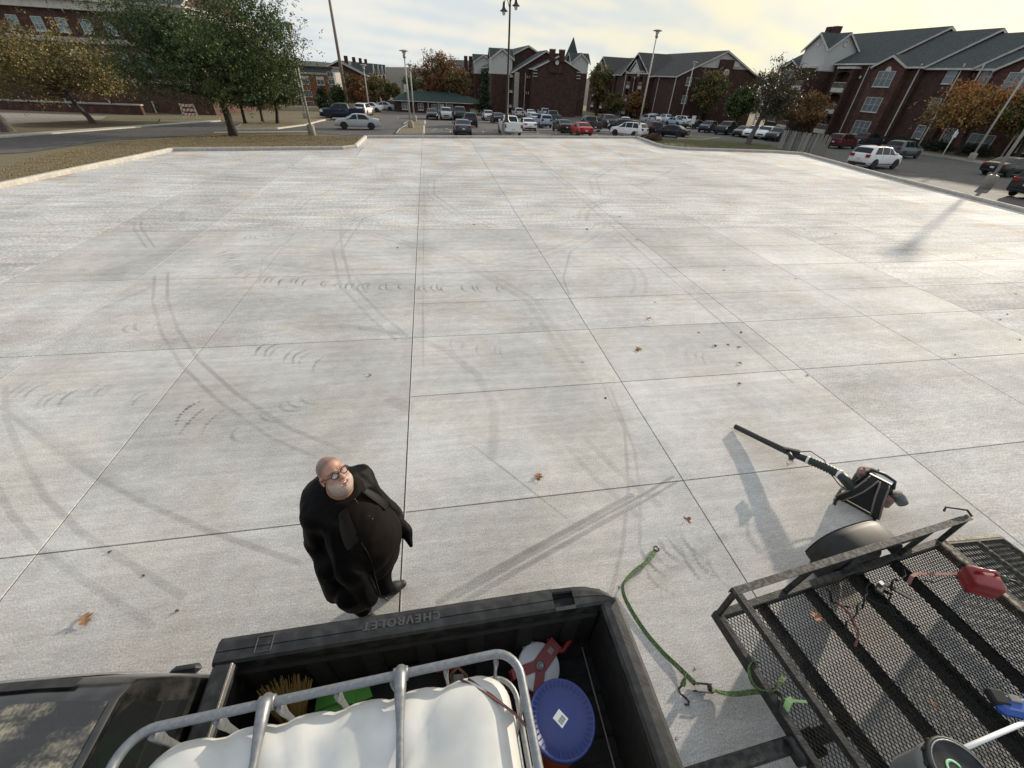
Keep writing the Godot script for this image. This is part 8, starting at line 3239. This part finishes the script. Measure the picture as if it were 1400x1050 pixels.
		# turned edge of the front below the lapel
		var pts := []
		var ys := [1.27, 1.20, 1.12, 1.04, 0.96, 0.88, 0.80, 0.73] if s < 0 else [1.28, 1.22, 1.15, 1.08, 1.01, 0.95]
		for y in ys:
			var t := clampf((1.50 - y) / 0.75, 0.0, 1.0)
			pts.append(lie.call((lerpf(0.075, 0.215, t) + 0.012) if s > 0 else (lerpf(-0.065, -0.125, t) - 0.014), y) + Vector3(0, 0, 0.002))
		for it in 2:
			for k in range(1, pts.size() - 1):
				pts[k].z = (pts[k - 1].z + pts[k].z * 2.0 + pts[k + 1].z) * 0.25
		b = MB.new()
		b.smooth(true)
		b.tube(pts, 0.009, 7)
		part("front_edge", b.done(), M.jacket_cloth, o)
	b = MB.new()
	b.smooth(true)
	b.tube([Vector3(-0.118, 0.70, 0.385), Vector3(-0.112, 0.66, 0.392), Vector3(-0.105, 0.64, 0.39)], 0.006, 6)
	part("zip_pull", b.done(), M.hook_black, o)
	# --- trousers
	f = Field.new(Vector3(-0.32, 0.02, -0.26), Vector3(0.32, 0.98, 0.32), 0.02)
	f.capsule(Vector3(0, 0.90, 0.05), Vector3(0, 0.82, 0.04), 0.22, 0.20, 0.06)
	for s in [-1.0, 1.0]:
		f.capsule(Vector3(s * 0.11, 0.84, 0.03), Vector3(s * 0.12, 0.47, 0.03), 0.135, 0.10, 0.05)
		f.capsule(Vector3(s * 0.12, 0.47, 0.03), Vector3(0.10, 0.10, 0.02) if s > 0 else Vector3(-0.13, 0.10, -0.01), 0.10, 0.078, 0.05)
	f.each(func(p: Vector3, v: float) -> float: return maxf(v + 0.008 * sin(p.x * 30.0 + p.y * 12.0), 0.075 - p.y))
	part("trousers", to_mesh(f.mesh()), M.shorts_cloth, o)
	# --- shoes
	for s in [-1.0, 1.0]:
		var heel := Vector3(0.075, 0.045, 0.02) if s > 0 else Vector3(-0.13, 0.045, -0.04)
		var toe := Vector3(0.235, 0.035, 0.105) if s > 0 else Vector3(-0.165, 0.035, 0.20)
		f = Field.new(Vector3(minf(heel.x, toe.x) - 0.1, -0.01, minf(heel.z, toe.z) - 0.1), Vector3(maxf(heel.x, toe.x) + 0.1, 0.18, maxf(heel.z, toe.z) + 0.1), 0.010)
		f.capsule(heel, heel.lerp(toe, 0.6), 0.042, 0.050, 0.03)
		f.capsule(heel.lerp(toe, 0.6), toe, 0.050, 0.036, 0.03)
		f.capsule(heel + Vector3(0.01 * s, 0.02, 0.01), heel + Vector3(0.012 * s, 0.08, 0.015), 0.048, 0.046, 0.02)
		f.each(func(p: Vector3, v: float) -> float: return maxf(v, maxf(0.004 - p.y, p.y - 0.125)))
		var sh := part("shoe", to_mesh(f.mesh()), M.shoe, o)
		b = MB.new()
		b.smooth(false)
		for k in 4:
			var c := heel.lerp(toe, 0.34 + k * 0.12) + Vector3(0, 0.052 - k * 0.004, 0)
			var d := (toe - heel).normalized()
			b.bar(c + Vector3(-d.z, 0, d.x) * 0.026, c - Vector3(-d.z, 0, d.x) * 0.026, 0.008, 0.005)
		part("laces", b.done(), M.pad_grey, sh)
